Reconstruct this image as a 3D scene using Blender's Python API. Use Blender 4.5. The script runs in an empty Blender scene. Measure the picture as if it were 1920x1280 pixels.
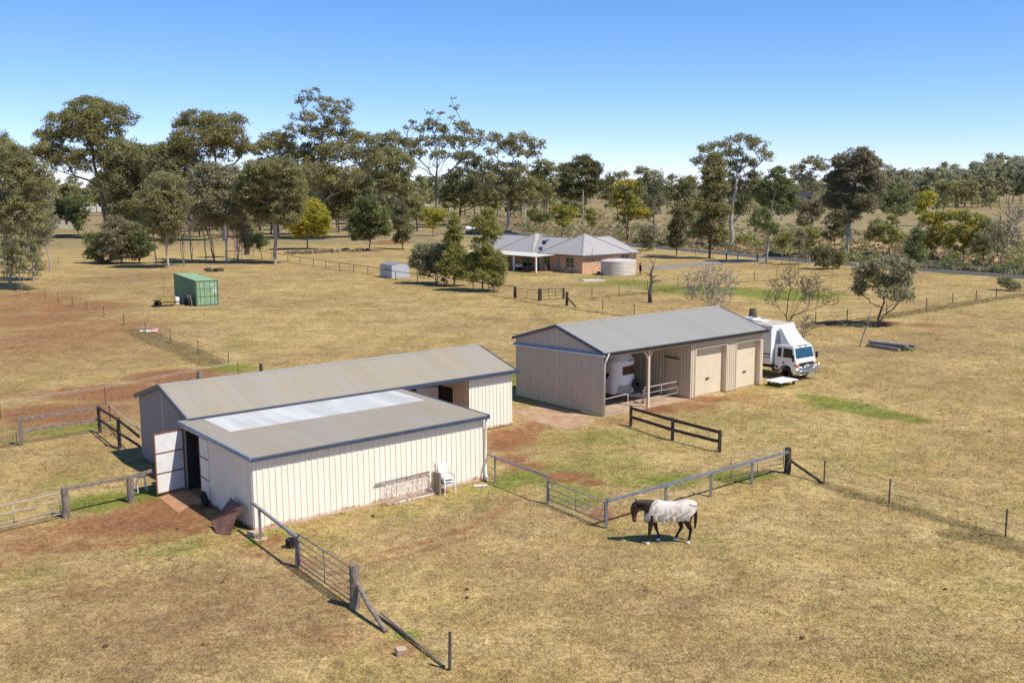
import bpy, bmesh, math, random
import numpy as np
from mathutils import Vector, Matrix
R_ = math.radians
SC = bpy.context.scene
COL = SC.collection
# ------------------------------------------------------------------ camera
CAM_H, CAM_F, CAM_P, CAM_R = 12.7, 1872.9, 0.1511, -0.0059      # height, focal length in 1920-px units, pitch, roll
cd = bpy.data.cameras.new('camera'); cam = bpy.data.objects.new('camera', cd); COL.objects.link(cam)
cd.sensor_width = 36.0; cd.lens = CAM_F / 1920 * 36.0; cd.clip_start = 0.5; cd.clip_end = 20000
_X = Vector((1, 0, 0)); _U = Vector((0, math.sin(CAM_P), math.cos(CAM_P))); _Fw = Vector((0, math.cos(CAM_P), -math.sin(CAM_P)))
_cr, _sr = math.cos(CAM_R), math.sin(CAM_R)
_X2 = _X * _cr + _U * _sr; _U2 = _U * _cr - _X * _sr
cam.matrix_world = Matrix(((_X2.x, _U2.x, -_Fw.x, 0), (_X2.y, _U2.y, -_Fw.y, 0), (_X2.z, _U2.z, -_Fw.z, CAM_H), (0, 0, 0, 1)))
SC.camera = cam
# ------------------------------------------------------------------ sky and sun
SUN_DIR = Vector((0.577, -0.368, 1.0)).normalized()             # towards the sun
SUN_EL = math.asin(SUN_DIR.z); SUN_AZ = math.atan2(SUN_DIR.x, SUN_DIR.y)
W = bpy.data.worlds.new('World'); SC.world = W; W.use_nodes = True
_nt = W.node_tree; _bg = _nt.nodes['Background']
_sky = _nt.nodes.new('ShaderNodeTexSky'); _sky.sky_type = 'NISHITA'; _sky.sun_disc = False
_sky.sun_elevation = SUN_EL; _sky.sun_rotation = SUN_AZ
_sky.altitude = 300; _sky.air_density = 0.7; _sky.dust_density = 0.0; _sky.ozone_density = 3.0
_sep = _nt.nodes.new('ShaderNodeSeparateColor'); _cmb = _nt.nodes.new('ShaderNodeCombineColor')          # camera colour response, per channel
_nt.links.new(_sky.outputs[0], _sep.inputs[0])
for _i, (_g, _k) in enumerate(((1.28, 1.50), (1.0, 1.25), (1.0, 1.58))):
    _m1 = _nt.nodes.new('ShaderNodeMath'); _m1.operation = 'MULTIPLY'; _m1.inputs[1].default_value = 0.1
    _m2 = _nt.nodes.new('ShaderNodeMath'); _m2.operation = 'POWER'; _m2.inputs[1].default_value = _g
    _m3 = _nt.nodes.new('ShaderNodeMath'); _m3.operation = 'MULTIPLY'; _m3.inputs[1].default_value = 10 * _k
    _nt.links.new(_sep.outputs[_i], _m1.inputs[0]); _nt.links.new(_m1.outputs[0], _m2.inputs[0]); _nt.links.new(_m2.outputs[0], _m3.inputs[0]); _nt.links.new(_m3.outputs[0], _cmb.inputs[_i])
_nt.links.new(_cmb.outputs[0], _bg.inputs[0]); _bg.inputs[1].default_value = 0.1
sd = bpy.data.lights.new('sun', 'SUN'); sun = bpy.data.objects.new('sun', sd); COL.objects.link(sun)
sd.energy = 5.0; sd.angle = R_(0.53); sd.color = (1.0, 0.945, 0.86)
sun.rotation_euler = SUN_DIR.to_track_quat('Z', 'Y').to_euler(); sun.location = (40, -40, 80)
SC.view_settings.view_transform = 'Standard'; SC.view_settings.look = 'None'
SC.view_settings.exposure = 0.18; SC.view_settings.gamma = 1.0
SC.render.engine = 'CYCLES'
SC.cycles.max_bounces = 6; SC.cycles.transparent_max_bounces = 8

# ------------------------------------------------------------------ photo pixel -> point on the ground (1920x1280 photo pixels)
def at(px, py, z=0.0):
    u, w = px - 960, py - 640
    c0, s0 = math.cos(-CAM_R), math.sin(-CAM_R)
    u, w = u * c0 - w * s0, u * s0 + w * c0
    c, s = math.cos(CAM_P), math.sin(CAM_P)
    d = (u, CAM_F * c - w * s, -CAM_F * s - w * c)
    t = (z - CAM_H) / d[2]
    return Vector((d[0] * t, d[1] * t, z))
def proj(p):
    x, y, z = p[0], p[1], p[2] - CAM_H
    c, s = math.cos(CAM_P), math.sin(CAM_P)
    d = y * c - z * s; v = y * s + z * c
    u = CAM_F * x / d; w = -CAM_F * v / d
    return (960 + u * _cr - w * _sr, 640 + u * _sr + w * _cr)
def height(px, py, top):
    b = at(px, py); lo, hi = 0.0, 80.0
    for _ in range(40):
        m = (lo + hi) / 2
        if proj((b.x, b.y, m))[1] > top: lo = m
        else: hi = m
    return lo
def ppm(px, py):                                                 # photo pixels per metre at a ground point
    b = at(px, py); return CAM_F / (b.y * math.cos(CAM_P) + CAM_H * math.sin(CAM_P))

# ------------------------------------------------------------------ tagging and linking
def tag(o, label=None, cat=None, group=None, kind=None):
    if label: o['label'] = label
    if cat: o['category'] = cat
    if group: o['group'] = group
    if kind: o['kind'] = kind
    return o
def thing(name, label, cat, loc=(0, 0, 0), rz=0.0, group=None):
    o = bpy.data.objects.new(name, None); COL.objects.link(o)
    o.location = loc; o.rotation_euler = (0, 0, rz); o.empty_display_size = 0.2
    return tag(o, label, cat, group)
def copy_thing(root, loc=None, rz=None, label=None, scale=None):
    r = root.copy(); COL.objects.link(r)
    if loc is not None: r.location = loc
    if rz is not None: r.rotation_euler = (0, 0, rz)
    if scale is not None: r.scale = scale if hasattr(scale, '__len__') else (scale,) * 3
    if label: r['label'] = label
    for ch in root.children:
        c = ch.copy(); COL.objects.link(c); c.parent = r
        for g in ch.children:
            d = g.copy(); COL.objects.link(d); d.parent = c
    return r

class MB:
    """collects faces, builds ONE mesh object"""
    def __init__(s): s.v = []; s.f = []; s.m = []; s.cur = 0
    def mat(s, i): s.cur = i; return s
    def add(s, vs, fs):
        o = len(s.v); s.v += [tuple(p) for p in vs]
        for f in fs: s.f.append(tuple(o + i for i in f)); s.m.append(s.cur)
        return s
    def poly(s, *pts): return s.add(pts, [tuple(range(len(pts)))])
    def box(s, x0, x1, y0, y1, z0, z1):
        return s.add([(x0,y0,z0),(x1,y0,z0),(x1,y1,z0),(x0,y1,z0),(x0,y0,z1),(x1,y0,z1),(x1,y1,z1),(x0,y1,z1)],
                     [(0,3,2,1),(4,5,6,7),(0,1,5,4),(1,2,6,5),(2,3,7,6),(3,0,4,7)])
    def beam(s, p0, p1, w, h, up=(0, 0, 1)):
        p0, p1 = Vector(p0), Vector(p1); d = (p1 - p0).normalized(); up = Vector(up)
        if abs(d.dot(up)) > 0.98: up = Vector((1, 0, 0))
        a = d.cross(up).normalized() * (w / 2); b = a.cross(d).normalized() * (h / 2)
        vs = [p0-a-b, p0+a-b, p0+a+b, p0-a+b, p1-a-b, p1+a-b, p1+a+b, p1-a+b]
        return s.add(vs, [(0,1,2,3),(7,6,5,4),(1,0,4,5),(2,1,5,6),(3,2,6,7),(0,3,7,4)])
    def tube(s, pts, rs, n=8, cap=True):
        pts = [Vector(p) for p in pts]
        if not hasattr(rs, '__len__'): rs = [rs] * len(pts)
        o = len(s.v); prev = None
        for i, p in enumerate(pts):
            d = (pts[min(i+1, len(pts)-1)] - pts[max(i-1, 0)]).normalized()
            if prev is None:
                a = d.cross(Vector((0, 0, 1)) if abs(d.z) < 0.9 else Vector((1, 0, 0))).normalized()
            else:
                a = (prev - d * prev.dot(d)).normalized()
            prev = a; b = d.cross(a)
            for k in range(n):
                t = 2 * math.pi * k / n; s.v.append(tuple(p + (a * math.cos(t) + b * math.sin(t)) * rs[i]))
        for i in range(len(pts) - 1):
            for k in range(n):
                q = (k + 1) % n
                s.f.append((o+i*n+k, o+i*n+q, o+(i+1)*n+q, o+(i+1)*n+k)); s.m.append(s.cur)
        if cap:
            s.f.append(tuple(o + k for k in reversed(range(n)))); s.m.append(s.cur)
            s.f.append(tuple(o + (len(pts)-1)*n + k for k in range(n))); s.m.append(s.cur)
        return s
    def lathe(s, prof, c=(0, 0, 0), n=24, axis='z'):
        c = Vector(c); o = len(s.v)
        for r, z in prof:
            for k in range(n):
                t = 2*math.pi*k/n
                q = (r*math.cos(t), r*math.sin(t), z)
                if axis == 'x': q = (q[2], q[0], q[1])
                if axis == 'y': q = (q[1], q[2], q[0])
                s.v.append(tuple(c + Vector(q)))
        for i in range(len(prof)-1):
            for k in range(n):
                q = (k+1) % n; s.f.append((o+i*n+k, o+i*n+q, o+(i+1)*n+q, o+(i+1)*n+k)); s.m.append(s.cur)
        s.f.append(tuple(o+k for k in reversed(range(n)))); s.m.append(s.cur)
        s.f.append(tuple(o+(len(prof)-1)*n+k for k in range(n))); s.m.append(s.cur)
        return s
    def extrude(s, prof, axis, a0, a1):
        """closed 2-D outline pushed along an axis. axis 'x': prof=(y,z); 'y': prof=(x,z); 'z': prof=(x,y)"""
        def P(q, a): return (a, q[0], q[1]) if axis == 'x' else ((q[0], a, q[1]) if axis == 'y' else (q[0], q[1], a))
        n = len(prof); vs = [P(q, a0) for q in prof] + [P(q, a1) for q in prof]
        fs = [tuple(range(n)), tuple(reversed(range(n, 2*n)))] + [(i, (i+1) % n, n+(i+1) % n, n+i) for i in range(n)]
        return s.add(vs, fs)
    def build(s, name, mats, parent=None, smooth=False, bevel=0.0, fixn=True):
        me = bpy.data.meshes.new(name); me.from_pydata(s.v, [], s.f)
        if not isinstance(mats, (list, tuple)): mats = [mats]
        for m in mats: me.materials.append(m)
        if len(mats) > 1: me.polygons.foreach_set('material_index', s.m)
        if fixn:
            bm = bmesh.new(); bm.from_mesh(me); bmesh.ops.recalc_face_normals(bm, faces=bm.faces); bm.to_mesh(me); bm.free()
        if smooth: me.polygons.foreach_set('use_smooth', [True] * len(me.polygons))
        o = bpy.data.objects.new(name, me); COL.objects.link(o)
        if parent: o.parent = parent
        if bevel:
            b = o.modifiers.new('bevel', 'BEVEL'); b.width = bevel; b.segments = 2; b.limit_method = 'ANGLE'; b.angle_limit = R_(40)
        if smooth and not bevel:
            pass
        return o

# ------------------------------------------------------------------ materials
def N(nt, t, **kw):
    n = nt.nodes.new(t)
    for k, v in kw.items(): setattr(n, k, v)
    return n
def mat(name, c1, c2=None, scale=6.0, rough=0.7, metal=0.0, bump=0.0, stretch=(1, 1, 1), detail=6.0, spec=0.35, contrast=(0.35, 0.65), c3=None, scale3=40.0, bscale=None):
    m = bpy.data.materials.new(name); m.use_nodes = True; nt = m.node_tree; L = nt.links.new
    bs = nt.nodes['Principled BSDF']; bs.inputs['Roughness'].default_value = rough; bs.inputs['Metallic'].default_value = metal
    bs.inputs['Specular IOR Level'].default_value = spec
    tc = N(nt, 'ShaderNodeTexCoord'); mp = N(nt, 'ShaderNodeMapping'); mp.inputs['Scale'].default_value = stretch
    L(tc.outputs['Object'], mp.inputs[0])
    c2 = c2 or tuple(x * 0.82 for x in c1)
    nz = N(nt, 'ShaderNodeTexNoise'); nz.inputs['Scale'].default_value = scale; nz.inputs['Detail'].default_value = detail; L(mp.outputs[0], nz.inputs[0])
    rp = N(nt, 'ShaderNodeMapRange'); rp.inputs[1].default_value = contrast[0]; rp.inputs[2].default_value = contrast[1]; L(nz.outputs[0], rp.inputs[0])
    mx = N(nt, 'ShaderNodeMix', data_type='RGBA'); mx.inputs[6].default_value = (*c1, 1); mx.inputs[7].default_value = (*c2, 1); L(rp.outputs[0], mx.inputs[0])
    out = mx.outputs[2]
    if c3:
        n3 = N(nt, 'ShaderNodeTexNoise'); n3.inputs['Scale'].default_value = scale3; n3.inputs['Detail'].default_value = 4; L(mp.outputs[0], n3.inputs[0])
        r3 = N(nt, 'ShaderNodeMapRange'); r3.inputs[1].default_value = 0.56; r3.inputs[2].default_value = 0.7; L(n3.outputs[0], r3.inputs[0])
        m3 = N(nt, 'ShaderNodeMix', data_type='RGBA'); L(out, m3.inputs[6]); m3.inputs[7].default_value = (*c3, 1); L(r3.outputs[0], m3.inputs[0]); out = m3.outputs[2]
    L(out, bs.inputs['Base Color'])
    if bump:
        bp = N(nt, 'ShaderNodeBump'); bp.inputs['Strength'].default_value = bump; bp.inputs['Distance'].default_value = 0.05
        nb = N(nt, 'ShaderNodeTexNoise'); nb.inputs['Scale'].default_value = bscale or scale * 4; nb.inputs['Detail'].default_value = 5; L(mp.outputs[0], nb.inputs[0])
        L(nb.outputs[0], bp.inputs['Height']); L(bp.outputs[0], bs.inputs['Normal'])
    return m
def glass(name, c=(0.02, 0.03, 0.035), rough=0.06):
    m = mat(name, c, tuple(x * 0.7 for x in c), 2.0, rough, spec=0.6); return m
# ================================================================== GROUND
def smooth(e0, e1, x):
    t = np.clip((x - e0) / (e1 - e0), 0, 1); return t * t * (3 - 2 * t)
def axis_steps(lo, hi, fine_lo, fine_hi, step, grow):
    a = [fine_lo]
    while a[-1] < fine_hi: a.append(a[-1] + step)
    s = step
    while a[-1] < hi: s *= grow; a.append(a[-1] + s)
    b = []; p = fine_lo; s = step
    while p > lo: s *= grow; p -= s; b.append(p)
    return np.array(b[::-1] + a)
gx = axis_steps(-9000, 9000, -34, 36, 0.3, 1.035)
gy = axis_steps(-400, 14000, 16, 84, 0.3, 1.03)
GX, GY = np.meshgrid(gx, gy)
# ground cover patches: (photo x, photo y, half width px, half height px, strength)
DIRT = [(380,1130,260,90,.36),(160,1090,160,60,.4),(520,1200,180,60,.34),(110,630,230,60,.62),(40,570,120,30,.7),(250,660,120,30,.4),(60,1000,120,40,.6),(240,735,190,22,1.0),(110,775,190,26,.9),(330,705,110,18,1),(60,740,120,16,.5),(60,600,150,20,.75),(150,575,120,14,.8),(100,640,180,26,.5),(200,660,120,20,.4),(230,612,60,8,.7),(30,555,60,10,.7),
        (300,965,110,44,1.15),(250,1010,140,26,.6),(420,1010,70,18,.5),(200,985,120,30,.9),(60,1020,110,30,.7),(140,1025,60,16,.8),(360,985,60,24,.8),(0,1050,60,30,.5),
        (960,820,60,20,1.1),(945,835,40,14,1.0),(1000,800,40,14,.8),
        (1060,893,60,13,1.0),(990,875,45,12,.95),(960,862,40,12,.9),(1110,905,30,8,.9),(1130,965,34,18,.9),(1175,965,26,8,.7),
        (1230,765,60,12,.9),(1170,790,50,8,.55),(1330,748,60,8,.8),(1400,745,60,12,.55),(1440,757,70,10,.45),(1290,760,70,12,.7),
        (515,1010,22,14,.9),(650,1140,60,26,.5),(560,1060,70,26,.55),(480,1030,60,22,.6),(620,1190,110,36,.5),(740,1215,70,26,.6),(640,1100,40,18,.5),
        (1110,545,60,5,.35),(1660,606,40,7,.8),(1560,612,70,8,.45),(1740,610,60,8,.6),
        (390,400,90,6,.9),(730,455,50,5,.8),(480,400,60,5,.7),(200,470,110,12,.35),(930,597,40,4,.5),(890,560,36,4,.5),
        (1470,690,90,12,.25),(1620,670,90,14,.28),(1700,690,80,14,.22),(1450,905,40,10,.6),(1330,985,40,10,.2),(1180,1000,60,10,.2),
        (820,1020,120,6,.12),(1720,908,30,5,.5),(520,970,60,10,.7),(560,960,80,8,.6),(640,935,80,7,.45),(480,985,30,10,.6)]
GREEN = [(1600,762,70,14,.5),(1330,545,110,9,1.2),(1470,552,100,12,1.0),(1250,540,60,6,1.0),(1550,550,50,8,.6),
        (1050,890,110,34,.55),(990,890,60,22,.75),(950,905,40,18,.7),(1080,930,70,26,.55),(1140,870,110,40,.42),(1200,900,90,22,.5),(1260,900,80,18,.7),(1390,893,80,14,.8),
        (1140,820,90,22,.45),(1010,820,60,16,.3),(1300,830,120,30,.25),
        (190,940,90,24,.7),(270,935,50,18,.95),(310,940,40,14,.8),(120,905,70,18,.4),(170,800,80,8,.75),(100,810,70,8,.5),(30,830,50,8,.4),
        (440,985,24,20,1.0),(420,965,20,14,.8),(480,1015,26,12,.8),(330,1020,110,28,.45),(80,1080,90,26,.35),(520,1000,40,12,.6),(700,925,60,10,.5),(810,905,60,10,.45),
        (640,960,50,10,.35),(740,960,70,26,.35),(870,945,90,26,.3),(760,1190,36,16,.7),(810,1225,30,14,.4),(900,920,40,12,.4),
        (430,690,60,10,.7),(400,725,40,6,.6),(1180,530,70,7,.75),(1110,535,50,6,.5),(1120,520,60,4,.5),(1000,515,60,4,.4),(1180,515,40,4,.6),
        (1700,503,140,5,.8),(1840,512,90,5,.8),(980,445,100,6,.7),(1640,690,50,8,.3),(1450,724,30,7,.6),(960,705,20,30,.7),
        (1400,800,200,60,.22),(1600,850,260,60,.16),(820,540,100,4,.35),(560,560,80,12,.2),(310,600,40,6,.3),(1690,655,40,6,.6),(60,650,140,30,.2),
        (1290,1010,110,24,.18),(1180,1060,120,24,.12),(420,1120,110,30,.14),(200,1180,160,40,.1)]
PALE = [(1160,856,26,6,1.0),(1000,770,60,10,.15),(640,640,200,40,.3),(760,600,200,30,.35),(300,560,120,24,.3),(480,560,160,24,.2),(1050,520,120,10,.5),(1250,505,200,8,.45),(1700,545,180,14,.5),(1400,590,260,14,.3),
        (800,1100,200,80,.25),(1500,1180,300,80,.25),(1100,1200,300,80,.3),(560,980,40,8,.3),(1690,600,120,10,.4),(1820,640,110,14,.25)]
GREY = [(350,1150,420,150,.75),(120,1090,220,100,.5),(1480,1150,420,120,.4),(1300,1240,240,60,.5),(1750,1180,200,80,.4),(900,1200,200,70,.3),(420,600,200,60,.3),(900,620,240,40,.3),(1150,610,160,20,.3),(560,660,200,30,.35),(130,540,200,20,.5),(760,480,240,14,.3),(250,520,120,14,.8),(330,545,120,14,.6),(110,590,140,24,.45),(60,640,140,36,.35),(1560,660,200,20,.5),(1780,640,180,30,.55),(1700,720,200,30,.25),(650,690,160,20,.25),(860,650,100,20,.15),
        (1640,470,260,14,.5),(1350,455,200,10,.5),(1150,440,150,10,.6),(900,440,120,8,.4),(1800,420,200,24,.4),(1650,900,200,40,.2),(1700,1050,200,60,.2)]
TRACK = [([(1515,743),(1560,751),(1610,762),(1670,776),(1720,787)],1.0,'green'),([(1545,756),(1600,768),(1650,777)],1.2,'green'),([(1780,1000),(1850,1012),(1920,1030)],.7,'dark'),([(1545,908),(1600,925),(1667,945),(1780,976),(1885,1010),(1960,1040)],.55,'dark'),
         ([(640,1060),(700,1040),(790,1018),(870,993),(930,960),(990,925)],.35,'dirt'),([(620,1075),(720,1052),(800,1030),(900,1000)],.25,'dirt'),
         ([(60,548),(110,570),(160,590),(215,612)],1.6,'dirt'),([(1529,609),(1640,597),(1740,581),(1830,566),(1920,552)],1.3,'dark'),
         ([(1110,559),(1210,549),(1320,534),(1430,526),(1560,515),(1640,512)],.9,'dark'),([(920,553),(1010,570),(1063,577),(1190,596)],.6,'dark'),
         ([(260,620),(300,640),(350,658),(395,680)],1.6,'dark'),([(430,500),(560,545),(760,600)],.5,'grey')]
def patch_field(lst):
    out = np.zeros_like(GX)
    for (px, py, rx, ry, s) in lst:
        c = at(px, py); w_ = abs(at(px + rx, py).x - c.x); d_ = (at(px, max(py - ry, 380)).y - at(px, py + ry).y) / 2
        r = np.sqrt(((GX - c.x) / w_) ** 2 + ((GY - c.y) / d_) ** 2)
        out = np.maximum(out, s * (1 - smooth(0.35, 1.35, r)))
    return out
def strip_field(kind):
    out = np.zeros_like(GX)
    for pts, wd, k in TRACK:
        if k != kind: continue
        P = [at(*q) for q in pts]
        for a, b in zip(P[:-1], P[1:]):
            dx, dy = b.x - a.x, b.y - a.y; L2 = dx * dx + dy * dy
            t = np.clip(((GX - a.x) * dx + (GY - a.y) * dy) / L2, 0, 1)
            dd = np.hypot(GX - a.x - t * dx, GY - a.y - t * dy)
            out = np.maximum(out, 1 - smooth(wd * .4, wd * 1.3, dd))
    return out
f_dirt = np.maximum(patch_field(DIRT), strip_field('dirt') * .6); f_green = np.maximum(patch_field(GREEN) * 1.3, strip_field('green') * .95)
f_pale = patch_field(PALE); f_grey = np.maximum(patch_field(GREY), strip_field('grey') * .3); f_dark = strip_field('dark')
f_scrub = smooth(228, 250, GY - 0.10 * GX)                       # rough long grass beyond the road
nyg, nxg = GX.shape
idx = np.arange(nxg * nyg).reshape(nyg, nxg)
quads = np.stack([idx[:-1, :-1], idx[:-1, 1:], idx[1:, 1:], idx[1:, :-1]], -1).reshape(-1, 4)
me = bpy.data.meshes.new('ground')
me.vertices.add(nxg * nyg); me.vertices.foreach_set('co', np.stack([GX, GY, np.zeros_like(GX)], -1).ravel().astype(np.float32))
me.loops.add(len(quads) * 4); me.loops.foreach_set('vertex_index', quads.ravel().astype(np.int32))
me.polygons.add(len(quads)); me.polygons.foreach_set('loop_start', (np.arange(len(quads)) * 4).astype(np.int32))
me.polygons.foreach_set('loop_total', np.full(len(quads), 4, np.int32)); me.update()
for nm, fld in (('dirt', f_dirt), ('green', f_green), ('pale', f_pale), ('grey', f_grey), ('dark', f_dark), ('scrub', f_scrub)):
    a = me.attributes.new(nm, 'FLOAT', 'POINT'); a.data.foreach_set('value', fld.ravel().astype(np.float32))
def ground_mat():
    m = bpy.data.materials.new('dry_pasture'); m.use_nodes = True; nt = m.node_tree; L = nt.links.new
    bs = nt.nodes['Principled BSDF']; bs.inputs['Roughness'].default_value = 0.95; bs.inputs['Specular IOR Level'].default_value = 0.08
    geo = N(nt, 'ShaderNodeNewGeometry')
    def noise(scale, detail=4, rough=.55, stretch=None, dist=0.0):
        n = N(nt, 'ShaderNodeTexNoise'); n.inputs['Scale'].default_value = scale; n.inputs['Detail'].default_value = detail; n.inputs['Roughness'].default_value = rough; n.inputs['Distortion'].default_value = dist
        if stretch:
            mp = N(nt, 'ShaderNodeMapping'); mp.inputs['Scale'].default_value = stretch; L(geo.outputs['Position'], mp.inputs[0]); L(mp.outputs[0], n.inputs[0])
        else: L(geo.outputs['Position'], n.inputs[0])
        return n.outputs[0]
    def ramp(x, lo, hi, a=0.0, b=1.0):
        r = N(nt, 'ShaderNodeMapRange'); r.interpolation_type = 'SMOOTHSTEP'; r.inputs[1].default_value = lo; r.inputs[2].default_value = hi; r.inputs[3].default_value = a; r.inputs[4].default_value = b; L(x, r.inputs[0]); return r.outputs[0]
    def mix(f, a, b):
        mx = N(nt, 'ShaderNodeMix', data_type='RGBA')
        if hasattr(f, 'node'): L(f, mx.inputs[0])
        else: mx.inputs[0].default_value = f
        for i, c in ((6, a), (7, b)):
            if hasattr(c, 'node'): L(c, mx.inputs[i])
            else: mx.inputs[i].default_value = (*c, 1)
        return mx.outputs[2]
    def mth(op, a, b):
        n = N(nt, 'ShaderNodeMath', operation=op)
        for i, c in ((0, a), (1, b)):
            if hasattr(c, 'node'): L(c, n.inputs[i])
            else: n.inputs[i].default_value = c
        return n.outputs[0]
    def attr(nm): return N(nt, 'ShaderNodeAttribute', attribute_name=nm).outputs['Fac']
    big, mid, sm, fine = noise(0.05, 5), noise(0.35, 6, .65), noise(2.2, 6, .7), noise(11, 4, .7, (1, .55, 1))
    straw, straw2, brown, olive = (.435, .305, .112), (.53, .392, .17), (.275, .17, .075), (.245, .205, .056)
    c = mix(ramp(mid, .35, .66), straw, straw2)
    c = mix(mth('MULTIPLY', ramp(sm, .45, .7), .75), c, brown)
    c = mix(mth('MULTIPLY', ramp(noise(.16, 5, .6), .48, .68), .55), c, olive)
    c = mix(mth('MULTIPLY', ramp(big, .45, .66), .5), c, (.31, .195, .088))
    c = mix(mth('MULTIPLY', ramp(noise(.022, 6, .68, (1, 1.6, 1), .6), .46, .64), .5), c, (.325, .215, .115))
    c = mix(mth('MULTIPLY', ramp(noise(.7, 6, .72, (1, 1, 1), 1.0), .52, .68), .45), c, (.27, .185, .10))
    def masked(nm, nz, k, lo, hi): return ramp(mth('ADD', attr(nm), mth('MULTIPLY', mth('SUBTRACT', nz, .5), k)), lo, hi)
    n1, n2 = noise(.9, 7, .68), noise(4.0, 5, .7)
    edge = mth('ADD', mth('MULTIPLY', n1, .6), mth('MULTIPLY', n2, .4))
    c = mix(mth('MULTIPLY', masked('pale', edge, 1.6, .2, 1.0), .7), c, (.58, .43, .19))
    c = mix(mth('MULTIPLY', masked('grey', edge, 1.8, .15, .9), .72), c, (.275, .178, .092))
    scr = mix(ramp(noise(.12, 6, .7), .35, .65), (.36, .285, .15), (.20, .165, .085))
    scr = mix(mth('MULTIPLY', ramp(noise(.5, 5, .7), .45, .7), .6), scr, (.14, .105, .07))
    c = mix(mth('MULTIPLY', attr('scrub'), .8), c, scr)
    grass = mix(ramp(n2, .3, .7), (.12, .165, .022), (.24, .25, .045))
    c = mix(mth('MULTIPLY', masked('green', edge, 1.9, .1, 1.0), .85), c, grass)
    red = mix(ramp(n2, .3, .7), (.29, .132, .06), (.225, .098, .047)); red = mix(mth('MULTIPLY', ramp(sm, .5, .72), .6), red, (.36, .21, .105))
    c = mix(mth('MULTIPLY', masked('dirt', edge, 1.9, .12, .95), .92), c, red)
    c = mix(mth('MULTIPLY', masked('dark', edge, 1.3, .25, .9), .62), c, (.15, .115, .05))
    # blade-scale light and dark flecks, dung and bare specks
    c2 = N(nt, 'ShaderNodeHueSaturation'); L(c, c2.inputs['Color']); L(mth('MULTIPLY', ramp(fine, .3, .7, .66, 1.28), mth('MULTIPLY', ramp(noise(3.3, 7, .8, (1, 1, 1), .8), .34, .66, .72, 1.2), ramp(noise(.45, 5, .75, (1, 1, 1), .5), .36, .64, .82, 1.1))), c2.inputs['Value'])
    c = mix(mth('MULTIPLY', ramp(noise(1.6, 3, .5), .685, .74), .65), c2.outputs[0], (.13, .075, .04))
    L(c, bs.inputs['Base Color'])
    bp = N(nt, 'ShaderNodeBump'); bp.inputs['Strength'].default_value = .9; bp.inputs['Distance'].default_value = .06
    L(mth('ADD', mth('MULTIPLY', fine, .7), sm), bp.inputs['Height']); L(bp.outputs[0], bs.inputs['Normal'])
    return m
M_ground = ground_mat(); me.materials.append(M_ground)
ground = bpy.data.objects.new('ground', me); COL.objects.link(ground)
tag(ground, 'dry straw coloured pasture with red soil and green patches', 'ground', kind='structure')

# real grass: small blades standing on the near pasture, coloured like the ground under them
def grass_blades():
    rng = np.random.default_rng(77); nT = 170000
    yy = 20 + 150 * rng.uniform(0, 1, nT) ** 1.9; xx = rng.uniform(-1, 1, nT) * (yy * .56 + 3)
    # keep them off the buildings and slabs
    keep = np.ones(nT, bool); c_, s_ = math.sin(.8949), math.cos(.8949)
    for (ox, oy, x0, x1, y0, y1) in ((-9.7174, 36.146, -1.5, 11, -.2, 7.2), (-13.927, 41.973, 0, 18, -.1, 6.5), (5.1277, 55.0198, -4, 14.4, -.3, 8)):
        lx = (xx - ox) * c_ + (yy - oy) * s_; ly = -(xx - ox) * s_ + (yy - oy) * c_
        keep &= ~((lx > x0) & (lx < x1) & (ly > y0) & (ly < y1))
    def samp(f, x, y): return f[np.clip(np.searchsorted(gy, y), 0, len(gy) - 1), np.clip(np.searchsorted(gx, x), 0, len(gx) - 1)]
    keep &= samp(f_dirt, xx, yy) < rng.uniform(.15, .75, nT)
    xx, yy = xx[keep], yy[keep]; nT = len(xx); nb = 4
    tx = np.repeat(xx, nb) + rng.normal(0, .10, nT * nb); ty = np.repeat(yy, nb) + rng.normal(0, .10, nT * nb); n = nT * nb
    hgt = np.repeat(rng.gamma(3, .0125, nT), nb) * rng.uniform(.6, 1.3, n) + .012; hgt *= 1 + 1.0 * np.clip(samp(f_green, tx, ty), 0, 1) * .25 + 1.2 * samp(f_dark, tx, ty)
    an = rng.uniform(0, 2 * math.pi, n); wd = rng.uniform(.005, .011, n) * (.6 + ty / 50); ln = hgt * rng.uniform(.2, 1.3, n); la = rng.uniform(0, 2 * math.pi, n)
    bx, by = np.cos(an) * wd, np.sin(an) * wd; z0 = np.zeros(n)
    V = np.stack([np.stack([tx - bx, ty - by, z0], 1), np.stack([tx + bx, ty + by, z0], 1), np.stack([tx + np.cos(la) * ln, ty + np.sin(la) * ln, hgt], 1)], 1).reshape(-1, 3)
    g = bpy.data.meshes.new('grass'); g.vertices.add(n * 3); g.vertices.foreach_set('co', V.astype(np.float32).ravel()); g.loops.add(n * 3); g.loops.foreach_set('vertex_index', np.arange(n * 3, dtype=np.int32))
    g.polygons.add(n); g.polygons.foreach_set('loop_start', (np.arange(n) * 3).astype(np.int32)); g.polygons.foreach_set('loop_total', np.full(n, 3, np.int32)); g.update()
    for nm, fld in (('green', f_green), ('pale', f_pale), ('grey', f_grey), ('dark', f_dark)):
        a = g.attributes.new(nm, 'FLOAT', 'POINT'); a.data.foreach_set('value', np.repeat(samp(fld, tx, ty), 3).astype(np.float32))
    g.materials.append(M_ground); o = bpy.data.objects.new('grass', g); COL.objects.link(o)
    tag(o, 'short dry grass tufts standing all over the near pasture', 'grass', None, 'stuff')
grass_blades()

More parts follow.
